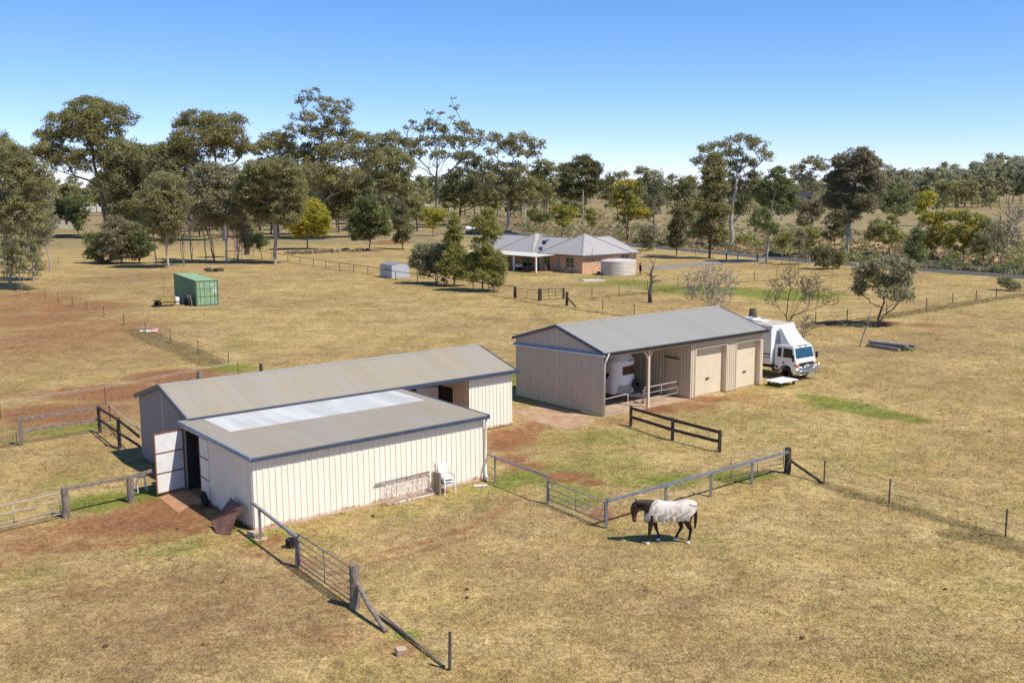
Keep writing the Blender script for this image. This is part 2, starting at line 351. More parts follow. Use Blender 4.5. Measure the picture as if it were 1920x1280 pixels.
# ================================================================== SHED MATERIALS
def cladding(name, c, stain=(.34, .16, .07), stain_h=.35, streak=.06):
    m = bpy.data.materials.new(name); m.use_nodes = True; nt = m.node_tree; L = nt.links.new
    bs = nt.nodes['Principled BSDF']; bs.inputs['Roughness'].default_value = .5; bs.inputs['Specular IOR Level'].default_value = .3
    tc = N(nt, 'ShaderNodeTexCoord'); sp = N(nt, 'ShaderNodeSeparateXYZ'); L(tc.outputs['Object'], sp.inputs[0])
    mp = N(nt, 'ShaderNodeMapping'); mp.inputs['Scale'].default_value = (3, 3, .35); L(tc.outputs['Object'], mp.inputs[0])
    n1 = N(nt, 'ShaderNodeTexNoise'); n1.inputs['Scale'].default_value = 1.2; n1.inputs['Detail'].default_value = 6; L(mp.outputs[0], n1.inputs[0])
    r1 = N(nt, 'ShaderNodeMapRange'); r1.inputs[1].default_value = .42; r1.inputs[2].default_value = .75; L(n1.outputs[0], r1.inputs[0]); r1.inputs[4].default_value = streak * 5
    a = N(nt, 'ShaderNodeMix', data_type='RGBA'); L(r1.outputs[0], a.inputs[0]); a.inputs[6].default_value = (*c, 1); a.inputs[7].default_value = (c[0]*.8, c[1]*.74, c[2]*.66, 1)
    n2 = N(nt, 'ShaderNodeTexNoise'); n2.inputs['Scale'].default_value = 2.2; n2.inputs['Detail'].default_value = 8; n2.inputs['Roughness'].default_value = .7; L(tc.outputs['Object'], n2.inputs[0])
    mm = N(nt, 'ShaderNodeMath', operation='MULTIPLY_ADD'); L(n2.outputs[0], mm.inputs[0]); mm.inputs[1].default_value = -stain_h * 2.4; L(sp.outputs['Z'], mm.inputs[2])
    r2 = N(nt, 'ShaderNodeMapRange'); r2.inputs[1].default_value = -stain_h; r2.inputs[2].default_value = -stain_h * .3; r2.inputs[3].default_value = .9; r2.inputs[4].default_value = 0; L(mm.outputs[0], r2.inputs[0])
    b = N(nt, 'ShaderNodeMix', data_type='RGBA'); L(r2.outputs[0], b.inputs[0]); L(a.outputs[2], b.inputs[6]); b.inputs[7].default_value = (*stain, 1)
    L(b.outputs[2], bs.inputs['Base Color']); return m
def roofing(name, c, dirt, sheet=.762, amount=.5, lapdark=.7, lap=.022):
    m = bpy.data.materials.new(name); m.use_nodes = True; nt = m.node_tree; L = nt.links.new
    bs = nt.nodes['Principled BSDF']; bs.inputs['Roughness'].default_value = .55; bs.inputs['Specular IOR Level'].default_value = .25
    tc = N(nt, 'ShaderNodeTexCoord'); sp = N(nt, 'ShaderNodeSeparateXYZ'); L(tc.outputs['Object'], sp.inputs[0])
    dv = N(nt, 'ShaderNodeMath', operation='DIVIDE'); L(sp.outputs['X'], dv.inputs[0]); dv.inputs[1].default_value = sheet
    fr = N(nt, 'ShaderNodeMath', operation='FRACT'); L(dv.outputs[0], fr.inputs[0])
    fl = N(nt, 'ShaderNodeMath', operation='FLOOR'); L(dv.outputs[0], fl.inputs[0])
    wn = N(nt, 'ShaderNodeTexWhiteNoise', noise_dimensions='1D'); L(fl.outputs[0], wn.inputs['W'])
    mp = N(nt, 'ShaderNodeMapping'); mp.inputs['Scale'].default_value = (2.2, .35, 1); L(tc.outputs['Object'], mp.inputs[0])
    n1 = N(nt, 'ShaderNodeTexNoise'); n1.inputs['Scale'].default_value = .9; n1.inputs['Detail'].default_value = 7; n1.inputs['Roughness'].default_value = .65; L(mp.outputs[0], n1.inputs[0])
    n0 = N(nt, 'ShaderNodeTexNoise'); n0.inputs['Scale'].default_value = .35; n0.inputs['Detail'].default_value = 4; L(tc.outputs['Object'], n0.inputs[0])
    ad = N(nt, 'ShaderNodeMath', operation='ADD'); L(n1.outputs[0], ad.inputs[0]); L(n0.outputs[0], ad.inputs[1])
    r1 = N(nt, 'ShaderNodeMapRange'); r1.inputs[1].default_value = .75; r1.inputs[2].default_value = 1.3; r1.inputs[4].default_value = amount; L(ad.outputs[0], r1.inputs[0])
    a = N(nt, 'ShaderNodeMix', data_type='RGBA'); L(r1.outputs[0], a.inputs[0]); a.inputs[6].default_value = (*c, 1); a.inputs[7].default_value = (*dirt, 1)
    hs = N(nt, 'ShaderNodeHueSaturation'); L(a.outputs[2], hs.inputs['Color'])
    rv = N(nt, 'ShaderNodeMapRange'); rv.inputs[3].default_value = .97; rv.inputs[4].default_value = 1.025; L(wn.outputs[0], rv.inputs[0])
    lp = N(nt, 'ShaderNodeMath', operation='LESS_THAN'); L(fr.outputs[0], lp.inputs[0]); lp.inputs[1].default_value = lap
    lr = N(nt, 'ShaderNodeMapRange'); lr.inputs[3].default_value = 1; lr.inputs[4].default_value = lapdark; L(lp.outputs[0], lr.inputs[0])
    mu = N(nt, 'ShaderNodeMath', operation='MULTIPLY'); L(rv.outputs[0], mu.inputs[0]); L(lr.outputs[0], mu.inputs[1]); L(mu.outputs[0], hs.inputs['Value'])
    L(hs.outputs[0], bs.inputs['Base Color'])
    wv = N(nt, 'ShaderNodeTexWave', wave_type='BANDS', bands_direction='X'); wv.inputs['Scale'].default_value = 1.65; L(tc.outputs['Object'], wv.inputs[0])
    bp = N(nt, 'ShaderNodeBump'); bp.inputs['Strength'].default_value = .12; bp.inputs['Distance'].default_value = .02; L(wv.outputs[1], bp.inputs['Height']); L(bp.outputs[0], bs.inputs['Normal'])
    return m
M_cream = cladding('cream_cladding', (.87, .78, .64), stain_h=.22)
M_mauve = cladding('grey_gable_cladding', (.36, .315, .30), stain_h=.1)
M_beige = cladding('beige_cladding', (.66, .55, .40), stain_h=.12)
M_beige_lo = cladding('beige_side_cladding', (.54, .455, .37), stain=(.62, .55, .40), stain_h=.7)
M_roofA = roofing('weathered_roof_sheeting', (.325, .29, .24), (.33, .265, .16), amount=.75)
M_roofC = roofing('grey_roof_sheeting', (.295, .275, .245), (.27, .245, .20), amount=.4, lapdark=.95)
M_blue = mat('blue_trim', (.065, .095, .16), (.05, .07, .12), 3, .4)
M_bluelt = mat('pale_blue_flashing', (.24, .32, .45), (.17, .23, .33), 3, .4)
M_white = mat('white_paint', (.78, .77, .74), (.70, .68, .64), 3, .5)
M_dark = mat('dark_interior', (.03, .028, .026), (.02, .02, .02), 2, .9)
M_conc = mat('concrete', (.47, .35, .24), (.38, .25, .15), 1.2, .9, bump=.2, c3=(.33, .19, .10), scale3=3)
M_ramp = mat('red_dusted_concrete', (.43, .235, .12), (.36, .18, .09), 1.6, .9, bump=.2)
M_skyl = mat('skylight_sheet', (.60, .585, .55), (.47, .455, .425), .8, .5, stretch=(1.4, .3, 1), detail=5)
M_steel = mat('galvanised_steel', (.30, .31, .34), (.21, .22, .25), 3, .42, metal=.35, detail=5)
M_rust = mat('rust', (.30, .115, .04), (.17, .06, .03), 6, .85, bump=.3)
M_tyre = mat('tyre_rubber', (.018, .018, .018), (.03, .028, .026), 8, .8)

def ribbed(mb, p0, p1, z0, ztop, n, pitch=.25, rib=.055, depth=.035):
    """trapezoid rib sheet along p0->p1 (2-D), ribs standing out along n; ztop a number or f(t metres)"""
    p0, p1, n = Vector((*p0, 0)), Vector((*p1, 0)), Vector((*n, 0)); L = (p1 - p0).length; d = (p1 - p0) / L
    zt = ztop if callable(ztop) else (lambda t: ztop)
    prof = [(0, 0)]; t = pitch * .5
    while t + rib < L - .03:
        prof += [(t, 0), (t + rib * .3, depth), (t + rib * .7, depth), (t + rib, 0)]; t += pitch
    prof.append((L, 0)); vs = []; fs = []
    for (t, h) in prof:
        q = p0 + d * t + n * h; vs += [(q.x, q.y, z0), (q.x, q.y, zt(t))]
    for i in range(len(prof) - 1): fs.append((2*i, 2*i+2, 2*i+3, 2*i+1))
    return mb.add(vs, fs)
def gutter(mb, x0, x1, y, z, s=.12):
    return mb.extrude([(y, z - s), (y - s, z - s * .85), (y - s * 1.15, z + .015), (y - s * .95, z + .015), (y - s * .85, z - s * .45), (y - .02, z - s * .45), (y - .02, z - .022), (y, z - .022)], 'x', x0, x1)

RZ = math.pi / 2 - 0.8949
OA, OB, OC = Vector((-9.7174, 36.146, 0)), Vector((-13.927, 41.973, 0)), Vector((5.1277, 55.0198, 0))
def to_world(O, x, y, z=0.0):
    c, s = math.cos(RZ), math.sin(RZ); return Vector((O.x + c * x - s * y, O.y + s * x + c * y, z))

# ------------------------------------------------------------------ A: front lean-to shed
A = thing('lean_to_shed', 'low cream lean-to shed with a white skylight strip in its flat roof', 'shed', OA, RZ)
LA, WA, h0, h1 = 10.83, 6.98, 2.90, 3.0
za = lambda y: h0 + (h1 - h0) * y / WA
ribbed(MB(), (0, 0), (LA, 0), .06, h0 - .03, (0, -1), .255).build('front_wall', M_cream, A, fixn=False)
mb = MB(); ribbed(mb, (0, 4.2), (0, 0), .03, lambda t: za(4.2 - t) - .03, (-1, 0), .2, .05, .03); mb.build('end_wall', M_cream, A, fixn=False)
mb = MB(); ribbed(mb, (LA, 0), (LA, WA), .03, lambda t: za(t) - .03, (1, 0), .2, .05, .03); mb.build('end_wall', M_cream, A, fixn=False)
mb = MB(); mb.box(-.02, .1, 4.2, WA + .12, 2.72, 2.96); mb.box(-.01, .09, WA + .02, WA + .14, 0, 2.74); mb.box(-.012, .08, 4.2, 4.27, 0, 2.72); mb.build('door_surround', M_beige, A)
MB().box(0, LA, -.14, .03, -.02, .06).build('plinth', M_conc, A)
mb = MB(); mb.extrude([(-.14, h0 - .02), (WA + .1, h1 - .02), (WA + .1, h1 + .02), (-.14, h0 + .02)], 'x', -.12, LA + .12); mb.build('roof', M_roofA, A)
mb = MB()
for k in range(13):
    x0 = .85 + k * .735; zz = lambda y: h0 + (h1 - h0) * (y + .14) / (WA + .24)
    mb.add([(x0, 4.0, zz(4.0) + .03), (x0 + .725, 4.0, zz(4.0) + .03), (x0 + .725, 6.72, zz(6.72) + .03), (x0, 6.72, zz(6.72) + .03),
            (x0, 4.0, zz(4.0) + .005), (x0 + .725, 4.0, zz(4.0) + .005), (x0 + .725, 6.72, zz(6.72) + .005), (x0, 6.72, zz(6.72) + .005)],
           [(0,1,2,3),(4,7,6,5),(0,4,5,1),(1,5,6,2),(2,6,7,3),(3,7,4,0)])
sk = mb.build('skylight', M_skyl, A)
gutter(MB(), -.15, LA + .15, -.12, h0 + .0, .15).build('gutter', M_blue, A)
for x in (-.17, LA + .12):
    mb = MB(); mb.add([(x, -.2, h0 - .12), (x + .05, -.2, h0 - .12), (x + .05, WA + .1, h1 - .12), (x, WA + .1, h1 - .12), (x, -.2, h0 + .045), (x + .05, -.2, h0 + .045), (x + .05, WA + .1, h1 + .045), (x, WA + .1, h1 + .045)],
                      [(0,1,2,3),(4,7,6,5),(0,4,5,1),(1,5,6,2),(2,6,7,3),(3,7,4,0)]); mb.build('barge_flashing', M_blue if x > 0 else M_bluelt, A)
mb = MB(); mb.tube([(LA + .02, -.2, h0 - .1), (LA + .02, -.12, h0 - .3), (LA + .02, -.1, .28), (LA - .1, -.35, .12), (LA - .15, -.5, .06)], .05, 10); mb.build('downpipe', M_white, A, smooth=True)
for k, (yh, ye, xe, wdt) in enumerate(((6.93, 6.76, -1.3, .0), (4.24, 5.32, .06, .0))):
    dr = MB(); fr = MB(); a = Vector((-.03 if k == 0 else .05, yh, 0)); b = Vector((xe, ye, 0)); d = (b - a).normalized(); n = Vector((-d.y, d.x, 0)) * (1 if k == 0 else -1)
    z0, z1 = .12, 2.68
    if k == 1: n = Vector((-1, 0, 0))
    fm = M_rust
    dr.add([a + d*.03 + Vector((0,0,z0)), b - d*.03 + Vector((0,0,z0)), b - d*.03 + Vector((0,0,z1)), a + d*.03 + Vector((0,0,z1))] + [q + n*.012 for q in (a + d*.03 + Vector((0,0,z0)), b - d*.03 + Vector((0,0,z0)), b - d*.03 + Vector((0,0,z1)), a + d*.03 + Vector((0,0,z1)))],
           [(0,1,2,3),(7,6,5,4),(0,4,5,1),(1,5,6,2),(2,6,7,3),(3,7,4,0)])
    door = dr.build('door', M_white, A)
    for zz in (z0, z0 + .85, z0 + 1.72, z1): fr.beam(a + Vector((0,0,zz)), b + Vector((0,0,zz)), .05, .05)
    for q in (a, b): fr.beam(q + Vector((0,0,z0 - .03)), q + Vector((0,0,z1 + .03)), .055, .055)
    fr.build('door_frame', fm, door)
MB().box(.1, LA - .02, .05, WA - .1, .0, .02).build('floor', M_ramp, A)
mb = MB(); mb.box(.12, LA - .1, WA - .06, WA - .02, .02, h1 - .06); mb.box(3.6, 3.66, .1, WA - .07, .02, h0 - .06); mb.build('shade_sheets', mat('interior_shade_colour', (.05, .042, .038), (.03, .026, .024), 2, .9), A)  # dark sheets added inside; the dim doorway's shade is put into their colour
rmp = MB(); rmp.add([(-1.42, 4.05, .012), (-.62, 4.75, .03), (-.02, 4.35, .06), (-.02, 6.95, .06), (-.55, 6.9, .05), (-1.28, 6.55, .015), (-1.42, 4.05, -.05), (-.62, 4.75, -.05), (-.02, 4.35, -.05), (-.02, 6.95, -.05), (-.55, 6.9, -.05), (-1.28, 6.55, -.05)],
        [(0,1,2,3,4,5),(0,6,7,1),(1,7,8,2),(2,8,9,3),(3,9,10,4),(4,10,11,5),(5,11,6,0)]); rmp.build('ramp', M_ramp, A)

# ------------------------------------------------------------------ B: long gabled stable
B = thing('stable_shed', 'long gabled stable shed with a dusty grey roof behind the lean-to', 'shed', OB, RZ)
LB, WB, hB, rB = 17.83, 6.33, 3.08, 4.0
gz_ = lambda t: hB + (rB - hB) * (1 - abs(t - WB / 2) / (WB / 2)) - .02
RS, RL = 14.95, 8.3                                               # recess between RL and RS
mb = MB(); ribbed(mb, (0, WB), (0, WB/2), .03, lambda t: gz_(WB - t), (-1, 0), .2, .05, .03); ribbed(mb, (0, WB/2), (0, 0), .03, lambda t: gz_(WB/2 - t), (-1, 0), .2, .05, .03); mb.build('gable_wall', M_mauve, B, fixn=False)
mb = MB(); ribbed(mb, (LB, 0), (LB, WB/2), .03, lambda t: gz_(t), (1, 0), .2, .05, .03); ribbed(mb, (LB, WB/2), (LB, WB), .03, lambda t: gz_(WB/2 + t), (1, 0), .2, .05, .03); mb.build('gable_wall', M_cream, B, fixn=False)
mb = MB(); ribbed(mb, (RS, 0), (LB, 0), .05, hB - .02, (0, -1), .24); mb.build('front_wall', M_cream, B, fixn=False)
mb = MB(); ribbed(mb, (0, 0), (RL, 0), .05, hB - .02, (0, -1), .24); mb.build('front_wall', M_cream, B, fixn=False)
mb = MB(); ribbed(mb, (LB, WB), (0, WB), .05, hB - .02, (0, 1), .24); mb.build('rear_wall', M_cream, B, fixn=False)
mb = MB(); ribbed(mb, (RS, 4.3), (RS, 2.75), .05, hB, (-1, 0), .24); ribbed(mb, (RS, 1.55), (RS, 0), .05, hB, (-1, 0), .24); ribbed(mb, (RS, 2.75), (RS, 1.55), 2.15, hB, (-1, 0), .24)
ribbed(mb, (RL, 4.3), (RS, 4.3), .05, hB + .5, (0, -1), .24); ribbed(mb, (RL, 0), (RL, 4.3), .05, hB, (1, 0), .24); mb.build('recess_wall', M_beige, B, fixn=False)
mb = MB(); mb.box(RS - .03, RS + .05, 2.7, 2.78, .05, 2.2); mb.box(RS - .03, RS + .05, 1.5, 1.58, .05, 2.2); mb.box(RS - .031, RS + .05, 1.58, 2.7, 2.13, 2.2); mb.build('door_surround', M_dark, B)
dr = MB(); dr.beam((RS - .05, 2.78, 1.1), (RS - 1.25, 3.1, 1.1), .04, 2.0); dr.build('door', M_white, B)
mb = MB()
for s, (ya, yb, za_, zb_) in enumerate(((-.14, WB/2, hB - .02, rB + .02), (WB/2, WB + .14, rB + .02, hB - .02))):
    mb.extrude([(ya, za_), (yb, zb_), (yb, zb_ + .03), (ya, za_ + .03)], 'x', -.12, LB + .12)
mb.build('roof', M_roofA, B)
mb = MB(); mb.extrude([(WB/2 - .2, rB - .01), (WB/2, rB + .065), (WB/2 + .2, rB - .01), (WB/2 + .2, rB + .015), (WB/2, rB + .09), (WB/2 - .2, rB + .015)], 'x', -.13, LB + .13); mb.build('ridge_cap', M_roofC, B)
gutter(MB(), -.14, LB + .3, -.13, hB + .0, .2).build('gutter', M_blue, B)
for x in (-.18, LB + .12):
    mb = MB()
    for (ya, yb, z_, zc) in ((-.16, WB/2, hB - .03, rB + .01), (WB/2, WB + .16, rB + .01, hB - .03)):
        mb.add([(x, ya, z_ - .13), (x + .06, ya, z_ - .13), (x + .06, yb, zc - .13), (x, yb, zc - .13), (x, ya, z_ + .075), (x + .06, ya, z_ + .075), (x + .06, yb, zc + .075), (x, yb, zc + .075)],
               [(0,1,2,3),(4,7,6,5),(0,4,5,1),(1,5,6,2),(2,6,7,3),(3,7,4,0)])
    mb.build('barge_flashing', M_blue, B)
MB().box(.1, LB - .1, .06, WB - .06, .0, .02).build('floor', M_ramp, B)
mb = MB(); mb.tube([(LB + .05, -.22, hB - .14), (LB + .32, -.22, hB - .13)], .05, 8); mb.build('downpipe', M_white, B, smooth=True)

# ------------------------------------------------------------------ C: garage shed
C = thing('garage_shed', 'beige gabled farm garage with two roller doors and an open bay', 'shed', OC, RZ)
LC, WC, hC, rC = 14.30, 7.82, 3.66, 4.78
gc_ = lambda t: hC + (rC - hC) * (1 - abs(t - WC / 2) / (WC / 2)) - .02
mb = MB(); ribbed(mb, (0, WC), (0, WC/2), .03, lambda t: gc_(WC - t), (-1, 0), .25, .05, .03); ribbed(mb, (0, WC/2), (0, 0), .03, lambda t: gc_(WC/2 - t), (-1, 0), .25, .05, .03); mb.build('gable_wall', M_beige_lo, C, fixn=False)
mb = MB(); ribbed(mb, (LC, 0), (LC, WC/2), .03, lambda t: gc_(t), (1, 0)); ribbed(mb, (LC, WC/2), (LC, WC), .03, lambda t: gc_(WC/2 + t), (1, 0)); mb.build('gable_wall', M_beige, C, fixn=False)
mb = MB(); ribbed(mb, (LC, WC), (0, WC), .03, hC - .02, (0, 1)); mb.build('rear_wall', M_beige, C, fixn=False)
D1, D2, PX, HD = (7.72, 10.62), (11.58, 14.0), 7.30, 3.10
mb = MB()
for a, b, z in ((PX, D1[0], 0), (D1[1], D2[0], 0), (D2[1], LC, 0), (D1[0], D1[1], HD), (D2[0], D2[1], HD)): ribbed(mb, (a, 0), (b, 0), z + .03, hC - .02, (0, -1), .2, .06, .04)
mb.build('front_wall', M_beige, C, fixn=False)
mb = MB()
for a, b in (D1, D2): mb.box(a - .05, a + .03, -.055, .32, .02, HD); mb.box(b - .03, b + .05, -.055, .32, .02, HD); mb.box(a + .03, b - .03, -.056, .32, HD - .06, HD + .02)
mb.build('door_surround', M_beige, C)
M_slat = mat('roller_door_slats', (.70, .59, .41), (.65, .54, .37), 2, .5)
for a, b in (D1, D2):
    mb = MB(); z = .05; vs = []; fs = []
    prof = []
    while z < HD - .10: prof += [(z, .30), (z + .03, .291), (z + .085, .291)]; z += .115
    for (zz, yy) in prof: vs += [(a + .03, yy, zz), (b - .03, yy, zz)]
    for i in range(len(prof) - 1): fs.append((2*i, 2*i+1, 2*i+3, 2*i+2))
    mb.add(vs, fs); rd = mb.build('roller_door', M_slat, C, fixn=False)
    hm = MB(); hm.box((a+b)/2 - .16, (a+b)/2 + .16, .23, .285, 1.0, 1.07); hm.build('handle', M_dark, rd)
mb = MB(); ribbed(mb, (PX, WC), (PX, WC/2), .03, lambda t: gc_(WC - t), (-1, 0), .25); ribbed(mb, (PX, WC/2), (PX, 0), .03, lambda t: gc_(WC/2 - t), (-1, 0), .25); mb.build('partition_wall', M_beige, C, fixn=False)
mb = MB(); mb.box(PX - .06, PX - .035, .95, 1.95, .75, 2.35); pd = mb.build('door', M_beige, C); mb = MB(); mb.box(PX - .12, PX - .06, .85, 2.1, 2.36, 2.42); mb.build('shelf', M_dark, pd)
mb = MB(); mb.beam((3.62, .02, 0), (3.62, .02, hC - .1), .15, .15, (1, 0, 0)); mb.beam((3.62, .02, hC - .75), (3.15, .02, hC - .12), .1, .1); mb.beam((3.62, .02, hC - .75), (4.09, .02, hC - .12), .1, .1); mb.beam((3.62, .02, .0), (3.62, .02, .06), .32, .32, (1, 0, 0)); mb.build('post', M_beige, C)
mb = MB(); mb.box(.02, PX - .02, .02, .14, hC - .3, hC - .04); mb.build('eave_beam', M_beige, C)
mb = MB()
for (ya, yb, za_, zb_) in ((-.14, WC/2, hC - .02, rC + .02), (WC/2, WC + .14, rC + .02, hC - .02)): mb.extrude([(ya, za_), (yb, zb_), (yb, zb_ + .03), (ya, za_ + .03)], 'x', -.14, LC + .14)
mb.build('roof', M_roofC, C)
mb = MB(); mb.extrude([(WC/2 - .2, rC - .005), (WC/2, rC + .065), (WC/2 + .2, rC - .005), (WC/2 + .2, rC + .02), (WC/2, rC + .09), (WC/2 - .2, rC + .02)], 'x', -.15, LC + .15); mb.build('ridge_cap', M_roofC, C)
M_slate = mat('slate_grey_trim', (.03, .033, .042), (.022, .025, .032), 3, .4)
gutter(MB(), -.15, LC + .15, -.13, hC + .0, .2).build('gutter', M_slate, C)
for x in (-.2, LC + .14):
    mb = MB()
    for (ya, yb, z_, zc) in ((-.16, WC/2, hC - .03, rC + .01), (WC/2, WC + .16, rC + .01, hC - .03)):
        mb.add([(x, ya, z_ - .1), (x + .06, ya, z_ - .1), (x + .06, yb, zc - .1), (x, yb, zc - .1), (x, ya, z_ + .075), (x + .06, ya, z_ + .075), (x + .06, yb, zc + .075), (x, yb, zc + .075)],
               [(0,1,2,3),(4,7,6,5),(0,4,5,1),(1,5,6,2),(2,6,7,3),(3,7,4,0)])
    mb.build('barge_flashing', M_blue, C)
mb = MB(); mb.beam((-.06, WC + .1, 3.28), (-.06, -.15, 3.55), .06, .13); mb.build('gable_gutter', M_bluelt, C)
mb = MB(); mb.tube([(-.13, WC + .1, 3.20), (-.13, -.3, 3.5), (.1, -.34, 3.62)], .045, 8); mb.tube([(.05, -.32, 3.58), (-.02, -.16, 3.15), (.0, -.07, 2.95), (.0, -.07, .1)], .05, 10); mb.build('downpipe', M_white, C, smooth=True)
MB().box(.05, PX, -.05, WC - .05, -.02, .03).build('floor', M_conc, C)
MB().box(PX + .02, LC, .2, WC - .05, -.02, .03).build('floor', M_conc, C)
slab = thing('concrete_slab', 'dusty concrete slab between the stable and the garage', 'slab', OC, RZ)
MB().add([(-3.6, -1.1, .012), (-1.6, -.9, .012), (-.4, .4, .012), (-.4, 4.5, .012), (-3.9, 4.5, .012)], [(0,1,2,3,4)]).build('slab_surface', mat('red_stained_slab', (.46, .315, .19), (.36, .21, .115), 1.2, .9, bump=.2, c3=(.30, .15, .075), scale3=2), slab)
# ================================================================== FENCES
def buildw(mb, name, mats, parent, **k):
    o = parent.location
    mb.v = [(p[0] - o.x, p[1] - o.y, p[2] - o.z) for p in mb.v]; return mb.build(name, mats, parent, **k)
M_tim = mat('weathered_timber', (.27, .22, .18), (.15, .115, .09), 9, .9, bump=.5, stretch=(1, 1, .25), c3=(.34, .29, .24), scale3=20)
M_timd = mat('dark_creosoted_timber', (.035, .027, .023), (.07, .052, .042), 7, .85, bump=.4, c3=(.22, .18, .15), scale3=12)
M_wire = mat('fence_wire', (.20, .19, .18), (.14, .12, .10), 5, .6, metal=.3)
M_tape = mat('white_fence_tape', (.56, .49, .43), (.42, .34, .28), 3, .6)
M_picket = mat('star_picket_steel', (.07, .06, .055), (.11, .09, .075), 6, .7)
def g3(px, py): return at(px, py)
def squash(p, h): return Vector((p.x, p.y, h))
# ---- steel rail fence, two runs meeting at the corner by the horse
c = [g3(928.6, 905), g3(1026.9, 944), g3(1136.8, 989.4)]
h = [height(928.6, 905, 854), height(1026.9, 944, 890), height(1136.8, 989.4, 933)]
f = thing('steel_rail_fence', 'grey steel rail fence running from the lean-to shed corner to the gate', 'fence', c[0])
for p, hh in zip(c[:2], h[:2]): buildw(MB().beam(squash(p, 0), squash(p, hh), .09, .09, (1, 0, 0)), 'post', M_steel, f, bevel=.006)
wall_end = to_world(OA, LA + .1, -.1, 1.15)
buildw(MB().beam(wall_end, squash(c[0], h[0] - .06), .06, .09).beam(squash(c[0], h[0] - .06), squash(c[1], h[1] - .06), .06, .09), 'rail', M_steel, f)
def tube_gate(name, label, a, b, hh, bars, z0=.18, r=.022, uprights=1, m=None, group=None, arch=False):
    """pipe gate hung between ground points a and b"""
    t = thing(name, label, 'gate', a, 0, group); d = (b - a); L = d.length; d = d / L
    fr = MB(); P = lambda s, z: a + d * s + Vector((0, 0, z))
    k = .12 if arch else .0
    fr.tube([P(0, z0), P(0, hh - k), P(k * 1.0, hh), P(L - k, hh), P(L, hh - k), P(L, z0), P(0, z0)], r, 8)
    buildw(fr, 'gate_frame', m or M_steel, t, smooth=True)
    for z in bars: buildw(MB().tube([P(0, z), P(L, z)], r * .8, 6), 'bar', m or M_steel, t, smooth=True)
    up = MB()
    for i in range(uprights): s = L * (i + 1) / (uprights + 1); up.tube([P(s, z0), P(s, hh)], r * .8, 6)
    if uprights: buildw(up, 'upright', m or M_steel, t, smooth=True)
    return t
d = (c[2] - c[1]).normalized()
tube_gate('metal_gate', 'pipe gate between two grey steel posts left of the horse', c[1] + d * .09, c[2] - d * .12, .98, (.42, .66), .2)
# corner post and long top rail to the strainer post
st = g3(1476, 887); hs_ = height(1476, 887, 841)
run = [c[2]] + [c[2] + (st - c[2]) * k for k in (.29, .535, .775)] + [st]
pts_h = [h[2], 1.12, 1.12, 1.12, 1.1]
f = thing('steel_rail_fence', 'long grey steel rail fence on four posts behind the rugged horse', 'fence', c[2])
for p, hh in zip(run[:4], pts_h): buildw(MB().beam(squash(p, 0), squash(p, hh), .1, .1, (1, 0, 0)), 'post', M_steel, f, bevel=.006)
ra = MB(); off = Vector((.04, -.06, 0))
ra.beam(squash(run[0], h[2] - .07) + off, squash(st, 1.06) + off, .06, .05); ra.beam(squash(run[0], h[2] - .14) + off, squash(st, .99) + off, .06, .05); ra.beam(squash(run[0], h[2] - .105) + off, squash(st, 1.025) + off, .03, .05); buildw(ra, 'rail', M_steel, f)
t = thing('strainer_post', 'stout dark strainer post with a diagonal stay ending the long steel rail fence', 'post', st)
buildw(MB().tube([st, st + Vector((.02, 0, hs_ * .5)), st + Vector((0, 0, hs_ + .05))], [.16, .15, .14], 10), 'post', M_timd, t)
e = g3(1543, 906); buildw(MB().beam(squash(st, .62) + Vector((.1, -.05, 0)), squash(e, .02), .09, .09), 'stay', M_timd, t)
# a second gate opened back against the rail
ga = g3(1380, 909) + Vector((-.15, .35, 0)); gb = st + Vector((-.12, .25, 0))
tube_gate('metal_gate', 'pipe gate swung back against the steel rail fence beside the strainer post', ga, gb, 1.13, (.40, .62, .85), .2, m=mat('rusty_pipe', (.33, .27, .22), (.24, .17, .12), 4, .6))
# ---- black post and rail fence in front of the garage
bp_ = [g3(1182.7, 799), g3(1260.7, 825), g3(1349, 847)]; bh = [height(1182.7, 799, 761), height(1260.7, 825, 783), height(1349, 847, 806)]
f = thing('timber_fence', 'black stained two rail timber fence standing alone before the garage', 'fence', bp_[0])
for p, hh in zip(bp_, bh): buildw(MB().beam(squash(p, 0), squash(p, hh), .17, .15, (1, 0, 0)), 'post', M_timd, f, bevel=.012)
for fr_ in (.90, .47):
    for a, b, ha, hb in ((bp_[0], bp_[1], bh[0], bh[1]), (bp_[1], bp_[2], bh[1], bh[2])):
        buildw(MB().beam(squash(a, ha * fr_), squash(b, hb * fr_), .05, .16), 'rail', M_timd, f, bevel=.008)
# ---- rail, gate and strainer by the lean-to corner
q0, q1, q2 = g3(489, 1011), g3(558.7, 1063), g3(665.6, 1139)
f = thing('steel_rail_fence', 'short grey steel rail on a thin post running past the lean-to front corner', 'fence', q0)
hA_ = height(489, 1011, 955); buildw(MB().beam(squash(q0, 0), squash(q0, hA_), .08, .08, (1, 0, 0)), 'post', M_steel, f)
buildw(MB().box(q0.x - .22, q0.x + .22, q0.y - .2, q0.y + .2, .0, .035), 'footing', M_conc, f)
hq1 = height(558.7, 1063, 1005)
dirq = (q1 - q0).normalized(); buildw(MB().beam(squash(q0 - dirq * .75, 1.22), squash(q1, hq1 - .04), .09, .09), 'rail', M_steel, f)
t = thing('gate_post', 'grey split timber gate post beside the black bucket', 'post', q1)
buildw(MB().tube([q1, q1 + Vector((.01, .02, .6)), squash(q1, hq1 + .03)], [.10, .09, .085], 9), 'post', M_tim, t)
hq2 = height(665.6, 1139, 1058)
